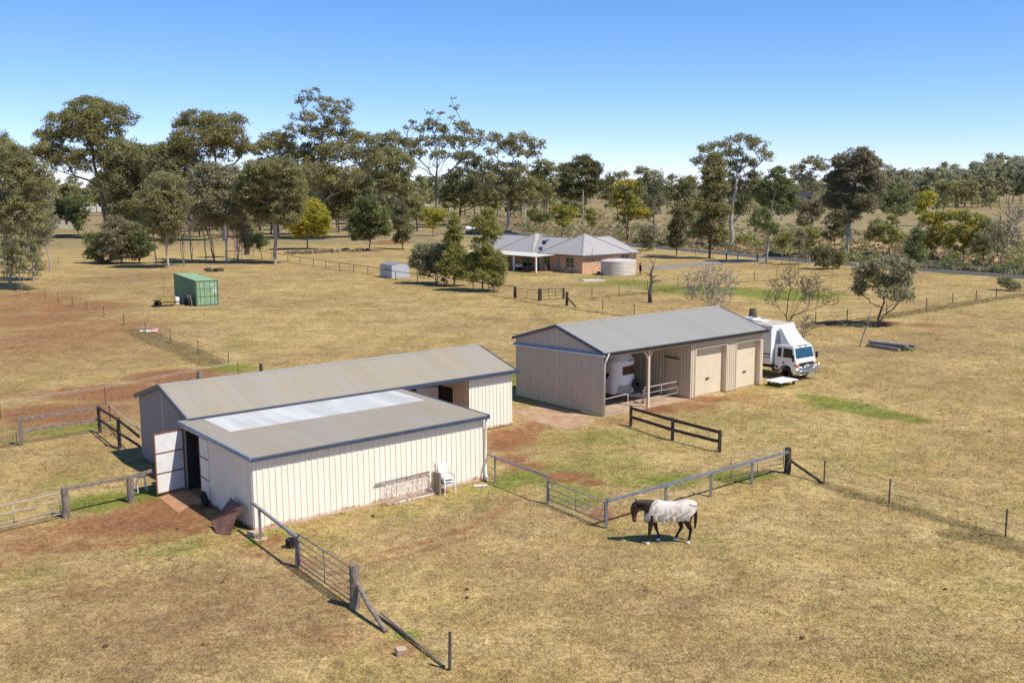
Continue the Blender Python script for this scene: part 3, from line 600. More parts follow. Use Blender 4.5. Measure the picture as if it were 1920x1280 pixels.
tube_gate('metal_gate', 'five bar pipe gate in the foreground between two timber posts', q1 + dirq * .14, q2 - (q2 - q1).normalized() * .16, 1.22, (.32, .54, .76, .98), .14, r=.02, m=mat('dull_pipe', (.20, .19, .19), (.13, .115, .11), 4, .55, metal=.2))
t = thing('strainer_post', 'weathered round strainer post with a diagonal stay at the foreground gate', 'post', q2)
buildw(MB().tube([q2, q2 + Vector((.02, .01, .7)), squash(q2, hq2)], [.17, .155, .15], 12), 'post', M_tim, t)
e = g3(724, 1186); buildw(MB().tube([squash(q2, .82) + Vector((.1, -.05, 0)), squash((q2 + e) / 2, .42), squash(e, .03)], [.08, .075, .07], 8), 'stay', M_tim, t)
a, b = g3(714, 1158), g3(834, 1252)
t = thing('fallen_pole', 'broken timber poles lying on the grass beyond the foreground strainer post', 'pole', a)
buildw(MB().tube([squash(a, .16), squash((a + b) / 2, .13), squash(b, .05)], [.03, .035, .028], 7).tube([squash(a + Vector((-.1, .1, 0)), .05), squash(a * .4 + b * .6 + Vector((.06, .05, 0)), .05)], [.028, .025], 7), 'pole', M_tim, t)
def picket(px, py, top, label, group='star pickets in the wire fences', r=.035):
    b = g3(px, py); hh = height(px, py, top); lean = random.Random(int(px * 7 + py)).uniform(-.03, .03)
    mb = MB(); n = len(mb.v)
    for k in range(3):
        an = k * 2.094 + .4; mb.beam((b.x, b.y, 0), (b.x + lean, b.y, hh), .012, r * 2, (math.cos(an), math.sin(an), 0)) if False else None
    # Y-shaped star picket section
    prof = []
    for k in range(3):
        an = k * 2.094 + .4; u = Vector((math.cos(an), math.sin(an))); w = Vector((-u.y, u.x)) * .008
        prof += [u * r - w, u * r + w, (u * .012).lerp(Vector((0, 0)), .2) + w]
    mb.add([(p.x, p.y, 0) for p in prof] + [(p.x + lean, p.y, hh) for p in prof], [tuple(range(len(prof))), tuple(reversed(range(len(prof), 2 * len(prof))))] + [(i, (i + 1) % len(prof), len(prof) + (i + 1) % len(prof), len(prof) + i) for i in range(len(prof))])
    o = mb.build('star_picket', M_picket); o.location = b; return tag(o, label, 'fence post', group)
picket(843, 1256, 1184, 'lone steel picket in the foreground grass beyond the broken poles', r=.045)
t = thing('concrete_block', 'broken grey block lying on bare soil near the foreground strainer post', 'block', g3(750, 1226))
bb = MB(); bb.box(-.14, .16, -.11, .11, 0, .2); bo = bb.build('block_body', M_conc, t, bevel=.02); bo.rotation_euler = (.15, .1, .5)
# ---- star picket wire fences: one thing per run, posts and strands its parts
def wire_run(label, pts, top_px=None, hgt=1.05, strands=(.35, .65, .98), wr=.008, post_r=.042, mpost=None, group=None, name='wire_fence', wood=()):
    P = [g3(*q) for q in pts]
    t = thing(name, label, 'fence', P[0], 0, group)
    for i, p in enumerate(P):
        if i in wood: buildw(MB().tube([p, squash(p, hgt + .15)], [.11, .1], 8), 'post', M_tim, t)
        else: buildw(MB().beam(squash(p, 0), squash(p, hgt + .06), post_r * 2, post_r * 1.3, (1, .3, 0)), 'post', mpost or M_picket, t)
    for z in strands:
        buildw(MB().tube([squash(p, z) for p in P], wr, 4, cap=False), 'wire', M_wire, t)
    return t
wire_run('wire fence with steel pickets leading right from the strainer post', [(1545, 907), (1667, 944), (1885, 1006), (1990, 1036)], hgt=1.0, strands=(.45, .95), post_r=.028)
wire_run('picket fence along the red dirt track left of the green container', [(20, 543), (52, 551), (85.4, 559), (109.6, 565.5), (136, 574), (163, 582), (195, 593), (232.5, 609), (273, 624), (320, 642), (372, 663), (429, 686)], hgt=1.0)
wire_run('wire fence curving along the dark grass strip beyond the lone paddock tree', [(1529, 607), (1588, 602), (1662, 590), (1737, 578), (1786, 568), (1830, 563), (1868, 557), (1925, 549)], hgt=1.05)
wire_run('wire fence across the lawn right of the house gates', [(1062, 571), (1110, 557), (1160.7, 551), (1214, 544), (1271, 537), (1321, 532.5), (1368, 529), (1414, 525.6), (1497, 518), (1560, 514), (1640, 512)], hgt=1.1)
wire_run('short wire fence running down from the braced post towards the garage', [(1064, 573), (1130, 582), (1189, 591), (1260, 603)], hgt=1.1)
wire_run('low roadside wire fence under the trees right of the driveway', [(1420, 488), (1455, 490), (1480, 492), (1510, 494), (1560, 496), (1640, 500), (1750, 507), (1880, 522), (1990, 538)], hgt=1.2)
wire_run('roadside wire fence behind the brick house beside the bitumen', [(1195, 462), (1240, 468), (1304, 479), (1332, 482), (1362, 486)], hgt=1.2)
wire_run('faint wire fence among the saplings at the far left', [(60, 492), (110, 494), (160, 493), (210, 492)], hgt=1.1)
# ---- dark rail fence round the house yard
yard = [(440, 477), (475, 481), (510, 486.5), (540, 491), (563, 495), (588, 499), (611, 503), (637, 507.6), (663, 510.5), (690, 514), (718, 520), (742, 525), (783, 530), (817, 535), (851, 540), (887, 545), (926, 550), (965, 557)]
M_dpost = mat('dark_pipe', (.05, .04, .035), (.08, .065, .055), 5, .7)
P = [g3(*q) for q in yard]; t = thing('yard_fence', 'dark pipe rail fence running past the little grey shed to the house gates', 'fence', P[0])
for p in P[:-1]: buildw(MB().tube([p, squash(p, 1.25)], .05, 6), 'post', M_dpost, t)
buildw(MB().tube([squash(p, 1.22) for p in P], .045, 6), 'rail', M_dpost, t)
buildw(MB().tube([squash(p, .12) for p in P], .02, 4), 'wire', M_wire, t)
gp = [g3(965.7, 558.5), g3(1012, 564), g3(1057, 561)]; gh = [height(965.7, 558.5, 537), height(1012, 564, 541), height(1057, 561, 540)]
for p, hh, lb in zip(gp, gh, ('round dark gate post where the yard fence meets the left house gate', 'thick dark gate post between the two house gates', 'slim dark gate post at the right end of the house gates')):
    o = MB().tube([(0, 0, 0), (0, 0, hh)], [.2, .18] if lb[0] != 's' else [.12, .11], 9).build('gate_post', M_timd); o.location = p; tag(o, lb, 'post', 'dark posts of the house gates')
d1 = (gp[1] - gp[0]).normalized(); tube_gate('metal_gate', 'left one of the two pipe gates into the house yard', gp[0] + d1 * .25, gp[1] - d1 * .25, 1.15, (.45, .8), .15, r=.03, m=M_dpost)
d2 = (gp[2] - gp[1]).normalized(); tube_gate('metal_gate', 'right one of the two pipe gates into the house yard', gp[1] + d2 * .25, gp[2] - d2 * .18, 1.3, (.5, .9), .15, r=.035, m=M_dpost, uprights=2)
p = g3(1063, 573); t = thing('strainer_post', 'dark braced corner post right of the house gates', 'post', p)
buildw(MB().tube([p, squash(p, 1.55)], [.17, .16], 9), 'post', M_timd, t); e = g3(1080, 575.5); buildw(MB().beam(squash(p, .95), squash(e, .02), .12, .12), 'stay', M_timd, t)
# ---- weathered timber yard left of the stable
p1, p2, p3 = g3(40.5, 835), g3(187.7, 811), g3(225, 840)
hp = [height(40.5, 835, 782), height(187.7, 811, 761), height(225, 840, 782)]
f = thing('timber_fence', 'grey split rail timber fence turning the corner beside the stable gable', 'fence', p1)
for p, hh in zip((p1, p2, p3), hp): buildw(MB().beam(squash(p, 0), squash(p, hh), .17, .16, (1, .2, 0)), 'post', M_tim if p is p1 else M_timd, f, bevel=.015)
we1, we2 = to_world(OB, -.05, 5.9, 1.1), to_world(OB, -.05, 5.9, .55)
for k in (.93, .50):
    buildw(MB().beam(squash(p1, hp[0] * k), squash(p2, hp[1] * k), .05, .15), 'rail', M_tim, f, bevel=.01)
    buildw(MB().beam(squash(p2, hp[1] * k), squash(p3, hp[2] * k), .06, .13), 'rail', M_timd, f, bevel=.01)
    buildw(MB().beam(squash(p3, hp[2] * k), to_world(OB, -.08, 6.36, 1.02 if k > .7 else .55), .06, .13), 'rail', M_timd, f, bevel=.01)
M_mesh = mat('rusty_wire_mesh', (.22, .17, .11), (.15, .11, .07), 6, .7)
a = p1 - (p2 - p1).normalized() * .2; b = p1 - (p2 - p1).normalized() * 3.4
t = tube_gate('mesh_gate', 'wire mesh gate hung on the left end of the grey timber fence', a, b, 1.02, (), .12, r=.022, uprights=0, m=M_mesh, arch=True)
mm = MB(); dd = (b - a).normalized()
for i in range(1, 22): mm.tube([a + dd * (3.18 * i / 22) + Vector((0, 0, .12)), a + dd * (3.18 * i / 22) + Vector((0, 0, 1.0))], .004, 3, cap=False)
for i in range(1, 6): mm.tube([a + Vector((0, 0, .12 + .15 * i)), b + Vector((0, 0, .12 + .15 * i))], .004, 3, cap=False)
buildw(mm, 'mesh', M_mesh, t)
q1_, q2_ = g3(124.7, 970), g3(246, 941); hh1, hh2 = height(124.7, 970, 913), height(246, 941, 891)
f = thing('timber_fence', 'single rail timber fence on two round posts ending at the open white door', 'fence', q1_)
for p, hh in ((q1_, hh1), (q2_, hh2)): buildw(MB().tube([p, squash(p, hh * .5), squash(p, hh)], [.15, .14, .135], 10), 'post', M_tim, f)
en = to_world(OA, -1.38, 7.0, 1.1); buildw(MB().beam(squash(q1_, hh1 - .07), squash(q2_, hh2 - .07), .1, .13), 'rail', M_tim, f, bevel=.015); buildw(MB().beam(squash(q2_, hh2 - .07), en, .1, .13), 'rail', M_tim, f, bevel=.015)
dq = (q1_ - q2_).normalized()
tube_gate('metal_gate', 'silver pipe gate at the left edge hung on a round timber post', q1_ + dq * .22, q1_ + dq * 3.7, 1.05, (.38, .72), .22, r=.028, uprights=1, m=mat('pale_pipe', (.42, .38, .34), (.33, .28, .24), 4, .5), arch=True)
# ---- white tape fence behind the stable
tp = [(-30, 787, 757), (1.5, 784, 752), (198, 758, 725)]; P = [g3(q[0], q[1]) for q in tp]; Hh = [height(*q) for q in tp]
bigp = g3(375, 719); hb = height(375, 719, 697)
f = thing('tape_fence', 'white electric tape fence stretched across red dirt behind the stable', 'fence', P[1])
for p, hh in zip(P, Hh): buildw(MB().beam(squash(p, 0), squash(p, hh), .045, .03, (1, 0, 0)), 'post', M_picket, f)
P2 = P + [bigp]; H2 = Hh + [1.05]
buildw(MB().tube([squash(p, z - .02) for p, z in zip(P2, H2)], .013, 4), 'tape', M_tape, f); buildw(MB().tube([squash(p, z - .14) for p, z in zip(P2, H2)], .008, 4), 'wire', M_tape, f)
t = thing('strainer_post', 'short grey strainer post rising behind the stable roof ridge', 'post', bigp); buildw(MB().tube([bigp, squash(bigp, hb + .05)], [.19, .18], 10), 'post', M_tim, t); buildw(MB().beam(squash(bigp, .75), squash(bigp + Vector((-1.1, -.4, 0)), .05), .09, .09), 'stay', M_tim, t)
b2 = g3(490, 705); o = MB().tube([(0, 0, 0), (0, 0, height(490, 705, 682))], [.13, .12], 9).build('fence_post', M_timd); o.location = b2; tag(o, 'dark squat post showing above the stable roof ridge', 'post')
f = thing('tape_fence', 'white tape strand running from the strainer post towards the picket fence', 'fence', bigp); e = g3(447, 706); buildw(MB().tube([squash(bigp, 1.0), squash(e, 1.0)], .02, 4), 'tape', M_tape, f); buildw(MB().beam(squash(e, 0), squash(e, 1.05), .05, .04, (1, 0, 0)), 'post', M_picket, f)
a, b = to_world(OB, 18.1, 6.6, 1.3), to_world(OC, -.2, 7.6, 1.75)
f = thing('white_rail', 'white rail spanning the gap between the stable and the garage', 'rail', squash(a, 0)); buildw(MB().tube([a, b], .06, 8), 'rail', M_white, f); pp = a.lerp(b, .8); buildw(MB().beam(squash(pp, 0), squash(pp, 1.65), .05, .05, (1, 0, 0)), 'post', M_picket, f)
a = g3(207, 790); f = thing('white_rail', 'white rail between the grey timber fence corner and the stable gable', 'rail', squash(a, 0)); buildw(MB().tube([squash(a, .95), to_world(OB, -.05, 6.2, 1.35)], .03, 6), 'rail', M_tape, f); buildw(MB().beam(a, squash(a, 1.0), .05, .05, (1, 0, 0)), 'post', M_picket, f)

# ================================================================== THINGS AROUND THE SHEDS
# tyre by the lean-to door
def tyre_mesh(r=.33, w=.2):
    prof = []
    for k in range(9):
        an = math.pi * (k / 8); prof.append((r - .1 + .1 * math.sin(an), -w / 2 * math.cos(an)))
    full = prof + [(r - .13, w / 2 * .8), (r - .13, -w / 2 * .8)]
    return full
mb = MB(); full = tyre_mesh()
n = 24; vs = []; fs = []
for (r, z) in full:
    for k in range(n): an = 2 * math.pi * k / n; vs.append((r * math.cos(an), r * math.sin(an), z))
m_ = len(full)
for i in range(m_):
    for k in range(n): fs.append((i*n+k, i*n+(k+1) % n, ((i+1) % m_)*n+(k+1) % n, ((i+1) % m_)*n+k))
mb.add(vs, fs); ty = mb.build('tyre', M_tyre, smooth=True); ty.location = to_world(OA, -.26, 4.25, .33); ty.rotation_euler = (R_(80), 0, RZ + R_(85)); tag(ty, 'black tyre leaning on the lean-to wall beside the doorway', 'tyre')
# rusty sheets leaning at the corner
M_brown = mat('rusty_brown_sheet', (.20, .10, .07), (.13, .06, .045), 2.5, .6, c3=(.28, .13, .07), scale3=8)
t = thing('rusty_sheet', 'brown rusty metal sheets leaning at the lean-to corner', 'metal sheet', to_world(OA, -.6, .9))
S = [to_world(OA, -.28, 1.95, 1.0), to_world(OA, -.35, .35, 1.02), to_world(OA, -1.0, 1.0, .02), to_world(OA, -.75, 2.0, .02)]
def slab_quad(mb, pts, th):
    n = (pts[1] - pts[0]).cross(pts[2] - pts[0]).normalized() * th
    k = len(pts); mb.add([*pts, *[p + n for p in pts]], [tuple(range(k)), tuple(reversed(range(k, 2*k)))] + [(i, (i+1) % k, k + (i+1) % k, k+i) for i in range(k)])
mb = MB(); slab_quad(mb, [to_world(OA, -.22, 1.65, .98), to_world(OA, -.22, .30, .88), to_world(OA, -.85, .9, .02), to_world(OA, -.95, 1.9, .02)], .02); buildw(mb, 'sheet', M_brown, t)
mb = MB(); slab_quad(mb, [to_world(OA, -.45, .42, .88), to_world(OA, -1.02, 1.55, .30), to_world(OA, -1.2, .75, .02), to_world(OA, -.85, .25, .02)], .02); buildw(mb, 'sheet', M_brown, t)
mb = MB(); mb.beam(to_world(OA, -.47, .40, .9), to_world(OA, -1.04, 1.57, .31), .05, .05); buildw(mb, 'sheet_edge', M_rust, t)
o = MB().box(-.3, .3, -.18, .18, 0, .16).build('stone_block', M_conc, bevel=.03); o.location = to_world(OA, -.15, -.35); o.rotation_euler = (0, 0, .3); tag(o, 'low stone block at the foot of the lean-to corner', 'block')
# bucket
t = thing('bucket', 'black rubber bucket on the ground behind the timber gate post', 'bucket', g3(545, 1026))
MB().lathe([(.15, 0), (.16, .02), (.19, .3), (.2, .32), (.19, .33), (.17, .3), (.145, .05), (.0, .05)], n=20).build('bucket_body', M_tyre, t, smooth=True)
mb = MB(); mb.tube([(-.19, 0, .31), (-.13, .1, .36), (0, .14, .38), (.13, .1, .36), (.19, 0, .31)], .008, 5); mb.build('handle', M_steel, t)
# rusted bed-frame rack leaning on the front wall
pa, pb = -.42, 0
t = thing('slatted_rack', 'rusty white slatted rack leaning on the lean-to front wall', 'rack', to_world(OA, 5.7, -.35))
x0, x1 = 5.55, 7.85; mb = MB()
M_rustw = mat('flaking_white_paint', (.72, .66, .60), (.30, .13, .07), 9, .8, contrast=(.45, .62))
for k in range(30):
    x = x0 + (x1 - x0) * k / 29; mb.beam(to_world(OA, x, -.48, .05), to_world(OA, x - .05, -.12, .86), .02, .012)
buildw(mb, 'slat', M_rustw, t)
buildw(MB().beam(to_world(OA, x0 - .35, -.09, .86), to_world(OA, x1, -.09, .9), .05, .05), 'top_rail', mat('grey_weathered_rail', (.22, .2, .17), (.14, .11, .09), 6, .8), t); buildw(MB().beam(to_world(OA, x0, -.5, .04), to_world(OA, x1, -.5, .04), .05, .05), 'bottom_rail', M_rustw, t)
# stacked white plastic chairs against the wall
t = thing('plastic_chair', 'stack of white plastic armchairs standing against the lean-to front wall', 'chair', to_world(OA, 8.35, -.62), RZ)
def chair(dx, dz, tilt):
    s = MB(); s.extrude([(-.24, .40 + dz), (.22, .43 + dz), (.22, .455 + dz), (-.24, .425 + dz)], 'x', -.24 + dx, .24 + dx); s.build('seat', M_white, t, bevel=.01)
    b = MB(); b.extrude([(.2, .43 + dz), (.34, 1.0 + dz), (.31, 1.01 + dz), (.17, .44 + dz)], 'x', -.23 + dx, .23 + dx); b.build('backrest', M_white, t, bevel=.02)
    for sx in (-1, 1):
        a = MB(); a.tube([(dx + sx * .26, -.24, .43 + dz), (dx + sx * .28, -.25, .62 + dz), (dx + sx * .28, .0, .66 + dz), (dx + sx * .25, .25, .67 + dz)], .025, 6); a.build('armrest', M_white, t, smooth=True)
        l = MB(); l.tube([(dx + sx * .23, -.22, .42 + dz), (dx + sx * .27, -.29, dz)], [.03, .02], 6); l.build('leg', M_white, t); l = MB(); l.tube([(dx + sx * .22, .2, .42 + dz), (dx + sx * .25, .3, dz)], [.03, .02], 6); l.build('leg', M_white, t)
chair(0, 0, 0); chair(0, .13, 0); chair(0, .26, 0)
mb = MB(); mb.tube([(-.36, .14, .02), (-.36, .3, 1.3)], .03, 6); mb.box(-.42, -.33, -.1, .34, .0, .95); mb.build('board', mat('aged_board', (.34, .28, .2), (.22, .17, .12), 4, .9), t)
o = MB().tube([(0, 0, .05), (.55, .0, .05)], .05, 10).build('offcut_pipe', M_white); o.location = to_world(OA, 9.75, -.7); o.rotation_euler = (0, 0, RZ - .5); tag(o, 'short white pipe lying at the downpipe outlet of the lean-to', 'pipe')
# trestle behind the open door
t = thing('trestle', 'little white trestle standing in the shade behind the open white door', 'trestle', to_world(OA, -1.55, 8.0), RZ)
mb = MB()
for x in (-.2, .2): mb.tube([(x, -.15, 0), (x * .8, 0, .62)], .02, 6); mb.tube([(x, .15, 0), (x * .8, 0, .62)], .02, 6)
mb.build('legs', M_white, t); MB().box(-.24, .24, -.06, .06, .6, .65).build('top', M_white, t)
# tangled wire/branches by fence corner
t = thing('scrap_wire', 'tangle of dark scrap iron dumped against the timber fence corner', 'scrap', g3(205, 818))
rr = random.Random(4); mb = MB()
for k in range(16):
    a = Vector((rr.uniform(-.5, .7), rr.uniform(-.3, .4), rr.uniform(0, .4))); b = a + Vector((rr.uniform(-.4, .4), rr.uniform(-.3, .3), rr.uniform(-.1, .5))); b.z = max(b.z, .02); m = (a + b) / 2 + Vector((rr.uniform(-.2, .2), 0, .1)); mb.tube([a, m, b], .014, 4)
mb.build('scrap_bars', M_rust, t)
# white table beside truck
t = thing('low_table', 'low white table top on dark legs in the grass before the truck', 'table', g3(1465, 721), RZ)
MB().box(-.95, .95, -.62, .62, .28, .34).build('table_top', M_white, t, bevel=.01)
for x, y in ((-.7, -.45), (.7, -.45), (.7, .45), (-.7, .45)): MB().box(x - .07, x + .07, y - .07, y + .07, 0, .28).build('leg', M_timd, t)
# pile of old timber on the right
t = thing('timber_stack', 'stack of old grey railway sleepers lying in the right paddock', 'timber stack', g3(1668, 657), .0)
rr = random.Random(8); M_slp = mat('grey_sleeper', (.36, .32, .28), (.17, .145, .125), 5, .9, bump=.4)
a, b = g3(1632, 649), g3(1706, 659); dv = (b - a); L = dv.length; dv /= L; nv = Vector((-dv.y, dv.x, 0)); cen = t.location
for k in range(9):
    lvl = k // 5; o_ = a - cen + nv * ((k % 5) * .3 - .2 + lvl * .12) + dv * rr.uniform(-.3, .5) ; z = .14 + .24 * lvl
    MB().beam((o_.x, o_.y, z), ((o_ + dv * (L - rr.uniform(0, 1))).x, (o_ + dv * (L - rr.uniform(0, 1))).y, z + rr.uniform(-.03, .03)), .24, .18).build('sleeper', M_slp, t)
# leaning dead stick
b = g3(1612, 650); e = at(1640, 596, 0); ht_ = height(1640, 655, 592)
t = thing('dead_sapling', 'thin bare leaning sapling in the paddock left of the sleeper stack', 'sapling', b)
MB().tube([(0, 0, 0), (.25, .1, .9), (.55, .1, 1.7), (.75, .2, 2.6), (.9, .2, 3.2)], [.06, .05, .04, .025, .012], 6).tube([(.4, .1, 1.3), (.2, .2, 1.9)], [.025, .01], 5).tube([(.6, .1, 1.9), (.95, .3, 2.5)], [.025, .008], 5).build('trunk', mat('grey_bark_stick', (.24, .2, .17), (.13, .1, .09), 8, .9), t)
# red and white object on the picket fence
t = thing('fallen_sign', 'small white and red board lying by the picket fence left paddock', 'board', g3(280, 624), -.1)
mb = MB(); slab_quad(mb, [Vector((-.9, -.05, .1)), Vector((.1, -.05, .12)), Vector((.1, .2, .22)), Vector((-.9, .2, .22))], .02); mb.build('board', M_white, t)
mb = MB(); slab_quad(mb, [Vector((.15, -.1, .1)), Vector((.8, -.1, .12)), Vector((.75, .3, .4)), Vector((.2, .3, .35))], .02); mb.build('panel', mat('faded_red', (.6, .22, .2), (.7, .45, .42), 3, .6), t)
# ================================================================== VEHICLES
M_van = mat('white_vehicle_paint', (.82, .82, .82), (.76, .76, .75), 1.2, .3, spec=.5)
M_glassb = glass('tinted_windscreen', (.02, .075, .12), .04)
M_glass = glass('dark_glass', (.012, .016, .02), .05)
M_chrome = mat('polished_alloy', (.62, .63, .65), (.5, .51, .53), 6, .22, metal=.8)
M_black = mat('black_plastic', (.015, .015, .017), (.025, .025, .026), 6, .6)
M_orange = mat('orange_lens', (.75, .2, .02), (.6, .14, .01), 8, .2)
M_stripe = mat('navy_stripe', (.05, .055, .20), (.04, .045, .16), 4, .4)
M_dustroof = mat('dusty_roof_top', (.44, .36, .28), (.52, .46, .38), 1.2, .8, c3=(.36, .28, .2), scale3=4)
M_chassis = mat('chassis_black', (.02, .019, .018), (.04, .033, .028), 5, .8)
def wheel(name, parent, loc, r=.42, w=.26, axis='x', rim_m=None):
    prof = [(r * .62, -w / 2), (r * .9, -w / 2), (r, -w * .32), (r, w * .32), (r * .9, w / 2), (r * .62, w / 2), (r * .55, w * .35), (r * .55, -w * .35)]
    c = Vector((0, 0, 0)); mb = MB(); n = 28; vs = []; fs = []
    for (q, z) in prof:
        for k in range(n):
            a = 2 * math.pi * k / n; p = (q * math.cos(a), q * math.sin(a), z); p = (p[2], p[0], p[1]) if axis == 'x' else (p[1], p[2], p[0]); vs.append(p)
    L_ = len(prof)
    for i in range(L_):
        for k in range(n): fs.append((i*n+k, i*n+(k+1) % n, ((i+1) % L_)*n+(k+1) % n, ((i+1) % L_)*n+k))
    mb.add(vs, fs); t = mb.build(name, M_tyre, parent, smooth=True); t.location = loc
    rm = MB(); rm.lathe([(r * .57, -w * .3), (r * .57, w * .34), (r * .5, w * .34), (r * .42, w * .1), (r * .2, w * .16), (r * .16, w * .3), (.0001, w * .3)], n=20, axis=axis); rm.lathe([(.0001, -w * .3), (r * .16, -w * .3), (r * .2, -w * .16), (r * .42, -w * .1), (r * .5, -w * .34), (r * .57, -w * .34)], n=20, axis=axis)
    rm.build('rim', rim_m or M_chrome, t, smooth=True); return t
# ---- horse truck: origin on the ground under the middle of the box front, x to its right side in the photo, -y ahead
TRK = thing('box_truck', 'white box body truck with air deflector and bull bar parked beyond the garage', 'truck', to_world(OC, 17.95, 1.11), RZ - .01)
MB().box(-1.305, 1.305, 0, 6.6, .93, 3.53).build('cargo_box', M_van, TRK, bevel=.03)
MB().box(-1.27, 1.27, .06, 6.54, 3.53, 3.56).build('box_roof', M_dustroof, TRK)
for s, z0, z1 in ((0, 1.56, 1.66), (1, 1.36, 1.42)): MB().box(-1.312, -1.306, .05, 6.5, z0, z1).build('stripe', M_stripe, TRK)
for x in (-1.24, 1.24): mb = MB(); mb.lathe([(.05, -.02), (.05, .02)], (x, 0, 3.47), 10, 'y'); mb.build('marker_lamp', M_black, TRK)
ac = MB(); ac.box(-.45, .45, 2.25, 3.1, 3.57, 3.78); aco = ac.build('roof_air_conditioner', M_van, TRK, bevel=.06); vg = MB(); vg.box(-.3, .3, 2.34, 2.75, 3.78, 3.80); vg.build('vent_grille', M_chassis, aco); MB().box(-.4, .4, 1.5, 2.2, 3.565, 3.66).build('roof_hatch', M_van, TRK, bevel=.03)
MB().box(-.45, .45, -1.5, 6.4, .55, .93).build('chassis', M_chassis, TRK)
# cab
CW = 1.09; prof = [(-.14, .80), (-.14, 2.20), (-.22, 2.30), (-1.42, 2.31), (-1.60, 2.22), (-1.80, 1.46), (-1.88, 1.30), (-1.90, .62), (-1.60, .56), (-1.52, .62), (-1.46, .84), (-1.28, 1.00), (-.92, 1.02), (-.68, .92), (-.58, .74), (-.52, .62), (-.14, .62)]
cab = MB(); n_ = len(prof)
ins = lambda z: CW - (.09 * max(0, (z - 1.35)) / .95)
vs = [(-ins(z), y, z) for y, z in prof] + [(ins(z), y, z) for y, z in prof]
cab.add(vs, [tuple(range(n_)), tuple(reversed(range(n_, 2 * n_)))] + [(i, (i + 1) % n_, n_ + (i + 1) % n_, n_ + i) for i in range(n_)])
CAB = cab.build('cab', M_van, TRK, bevel=.03)
def on_front(y0, z0, y1, z1, x0, x1, d=.012): pass
mb = MB(); o_ = .014
mb.add([(-.97, -1.79 - o_, 1.50), (.97, -1.79 - o_, 1.50), (.90, -1.62 - o_, 2.17), (-.90, -1.62 - o_, 2.17), (-.97, -1.76, 1.50), (.97, -1.76, 1.50), (.90, -1.59, 2.17), (-.90, -1.59, 2.17)], [(0,1,2,3),(7,6,5,4),(0,4,5,1),(1,5,6,2),(2,6,7,3),(3,7,4,0)]); mb.build('windscreen', M_glassb, CAB)
for s in (-1, 1):
    for (ya, yb) in ((-.36, -.66), (-.82, -1.62)):
        mb = MB(); f_ = lambda z: s * (ins(z) + .012); g_ = lambda z: s * (ins(z) - .02); yt = yb if yb > -1 else -1.48
        pts = [(ya, 1.52), (yb, 1.52), (yt, 2.12), (ya, 2.12)]
        mb.add([(f_(z), y, z) for y, z in pts] + [(g_(z), y, z) for y, z in pts], [(0,1,2,3),(7,6,5,4),(0,4,5,1),(1,5,6,2),(2,6,7,3),(3,7,4,0)]); w_ = mb.build('side_window', M_glass, CAB)
    mb = MB(); mb.box(s * (CW + .005) - .008, s * (CW + .005) + .008, -.80, -.95, 1.10, 1.2); mb.build('door_handle', M_black, CAB)
    mb = MB(); mb.box(s * 1.30 - .05, s * 1.30 + .05, -1.86, -1.72, 1.35, 1.78); mr = mb.build('mirror', M_black, CAB, bevel=.02); mb = MB(); mb.tube([(s * 1.02, -1.7, 1.72), (s * 1.3, -1.78, 1.76)], .02, 6); mb.tube([(s * 1.06, -1.78, 1.38), (s * 1.3, -1.8, 1.38)], .02, 6); mb.build('mirror_arm', M_black, mr)
    mb = MB(); mb.box(s * .94 - .15, s * .94 + .16, -1.94, -1.72, .98, 1.14); mb.build('indicator', M_orange, CAB, bevel=.02)
    mb = MB(); mb.lathe([(.12, -.03), (.12, .02), (.0001, .03)], (s * .55, -1.90, .96), 16, 'y'); mb.build('headlight', M_chrome, CAB, smooth=False)
MB().box(-.78, .78, -1.93, -1.87, .80, 1.20).build('grille', M_chassis, CAB)
MB().box(-.2, .2, -1.945, -1.925, 1.0, 1.08).build('badge', M_chrome, CAB)
MB().box(-1.06, 1.06, -1.98, -1.86, .50, .76).build('bumper', M_chrome, CAB, bevel=.03)
MB().box(-.26, .26, -2.0, -1.975, .56, .70).build('number_plate', M_white, CAB)
for x in (-.3, .3): MB().box(x - .09, x + .09, -1.64, -1.58, 2.24, 2.29).build('roof_lamp', M_orange, CAB)
# bull bar
bb = MB()
for z in (.48, .72, .96): bb.tube([(-1.12, -1.95, z), (-1.05, -2.14, z), (-.6, -2.22, z), (.6, -2.22, z), (1.05, -2.14, z), (1.12, -1.95, z)], .027, 8)
for x in (-1.05, -.6, .6, 1.05): bb.tube([(x, -2.14 if abs(x) > 1 else -2.22, .40), (x, -2.14 if abs(x) > 1 else -2.22, 1.06)], .035, 8)
bb.tube([(-.6, -2.22, 1.06), (.6, -2.22, 1.06)], .035, 8); bb.build('bull_bar', M_chrome, TRK, smooth=True)
# air deflector: a concave white fairing with side fins
df = MB(); curve = [(-.16, 3.46), (-.45, 3.25), (-.72, 2.9), (-.98, 2.6), (-1.25, 2.40), (-1.52, 2.315)]
wd = [.68, .71, .76, .82, .90, .96]; k = len(curve); vs = []
for (y, z), w_ in zip(curve, wd): vs += [(-w_, y, z), (-w_ * .5, y - .05, z + .02), (w_ * .5, y - .05, z + .02), (w_, y, z)]
for (y, z), w_ in zip(curve, wd): vs += [(-w_, y + .03, z - .05), (-w_ * .5, y - .02, z - .03), (w_ * .5, y - .02, z - .03), (w_, y + .03, z - .05)]
fs = []
for i in range(k - 1):
    for j in range(3): fs += [(4*i+j, 4*i+j+1, 4*i+j+5, 4*i+j+4), (4*(k+i)+j+4, 4*(k+i)+j+5, 4*(k+i)+j+1, 4*(k+i)+j)]
df.add(vs, fs); DF = df.build('air_deflector', M_van, TRK, smooth=True)
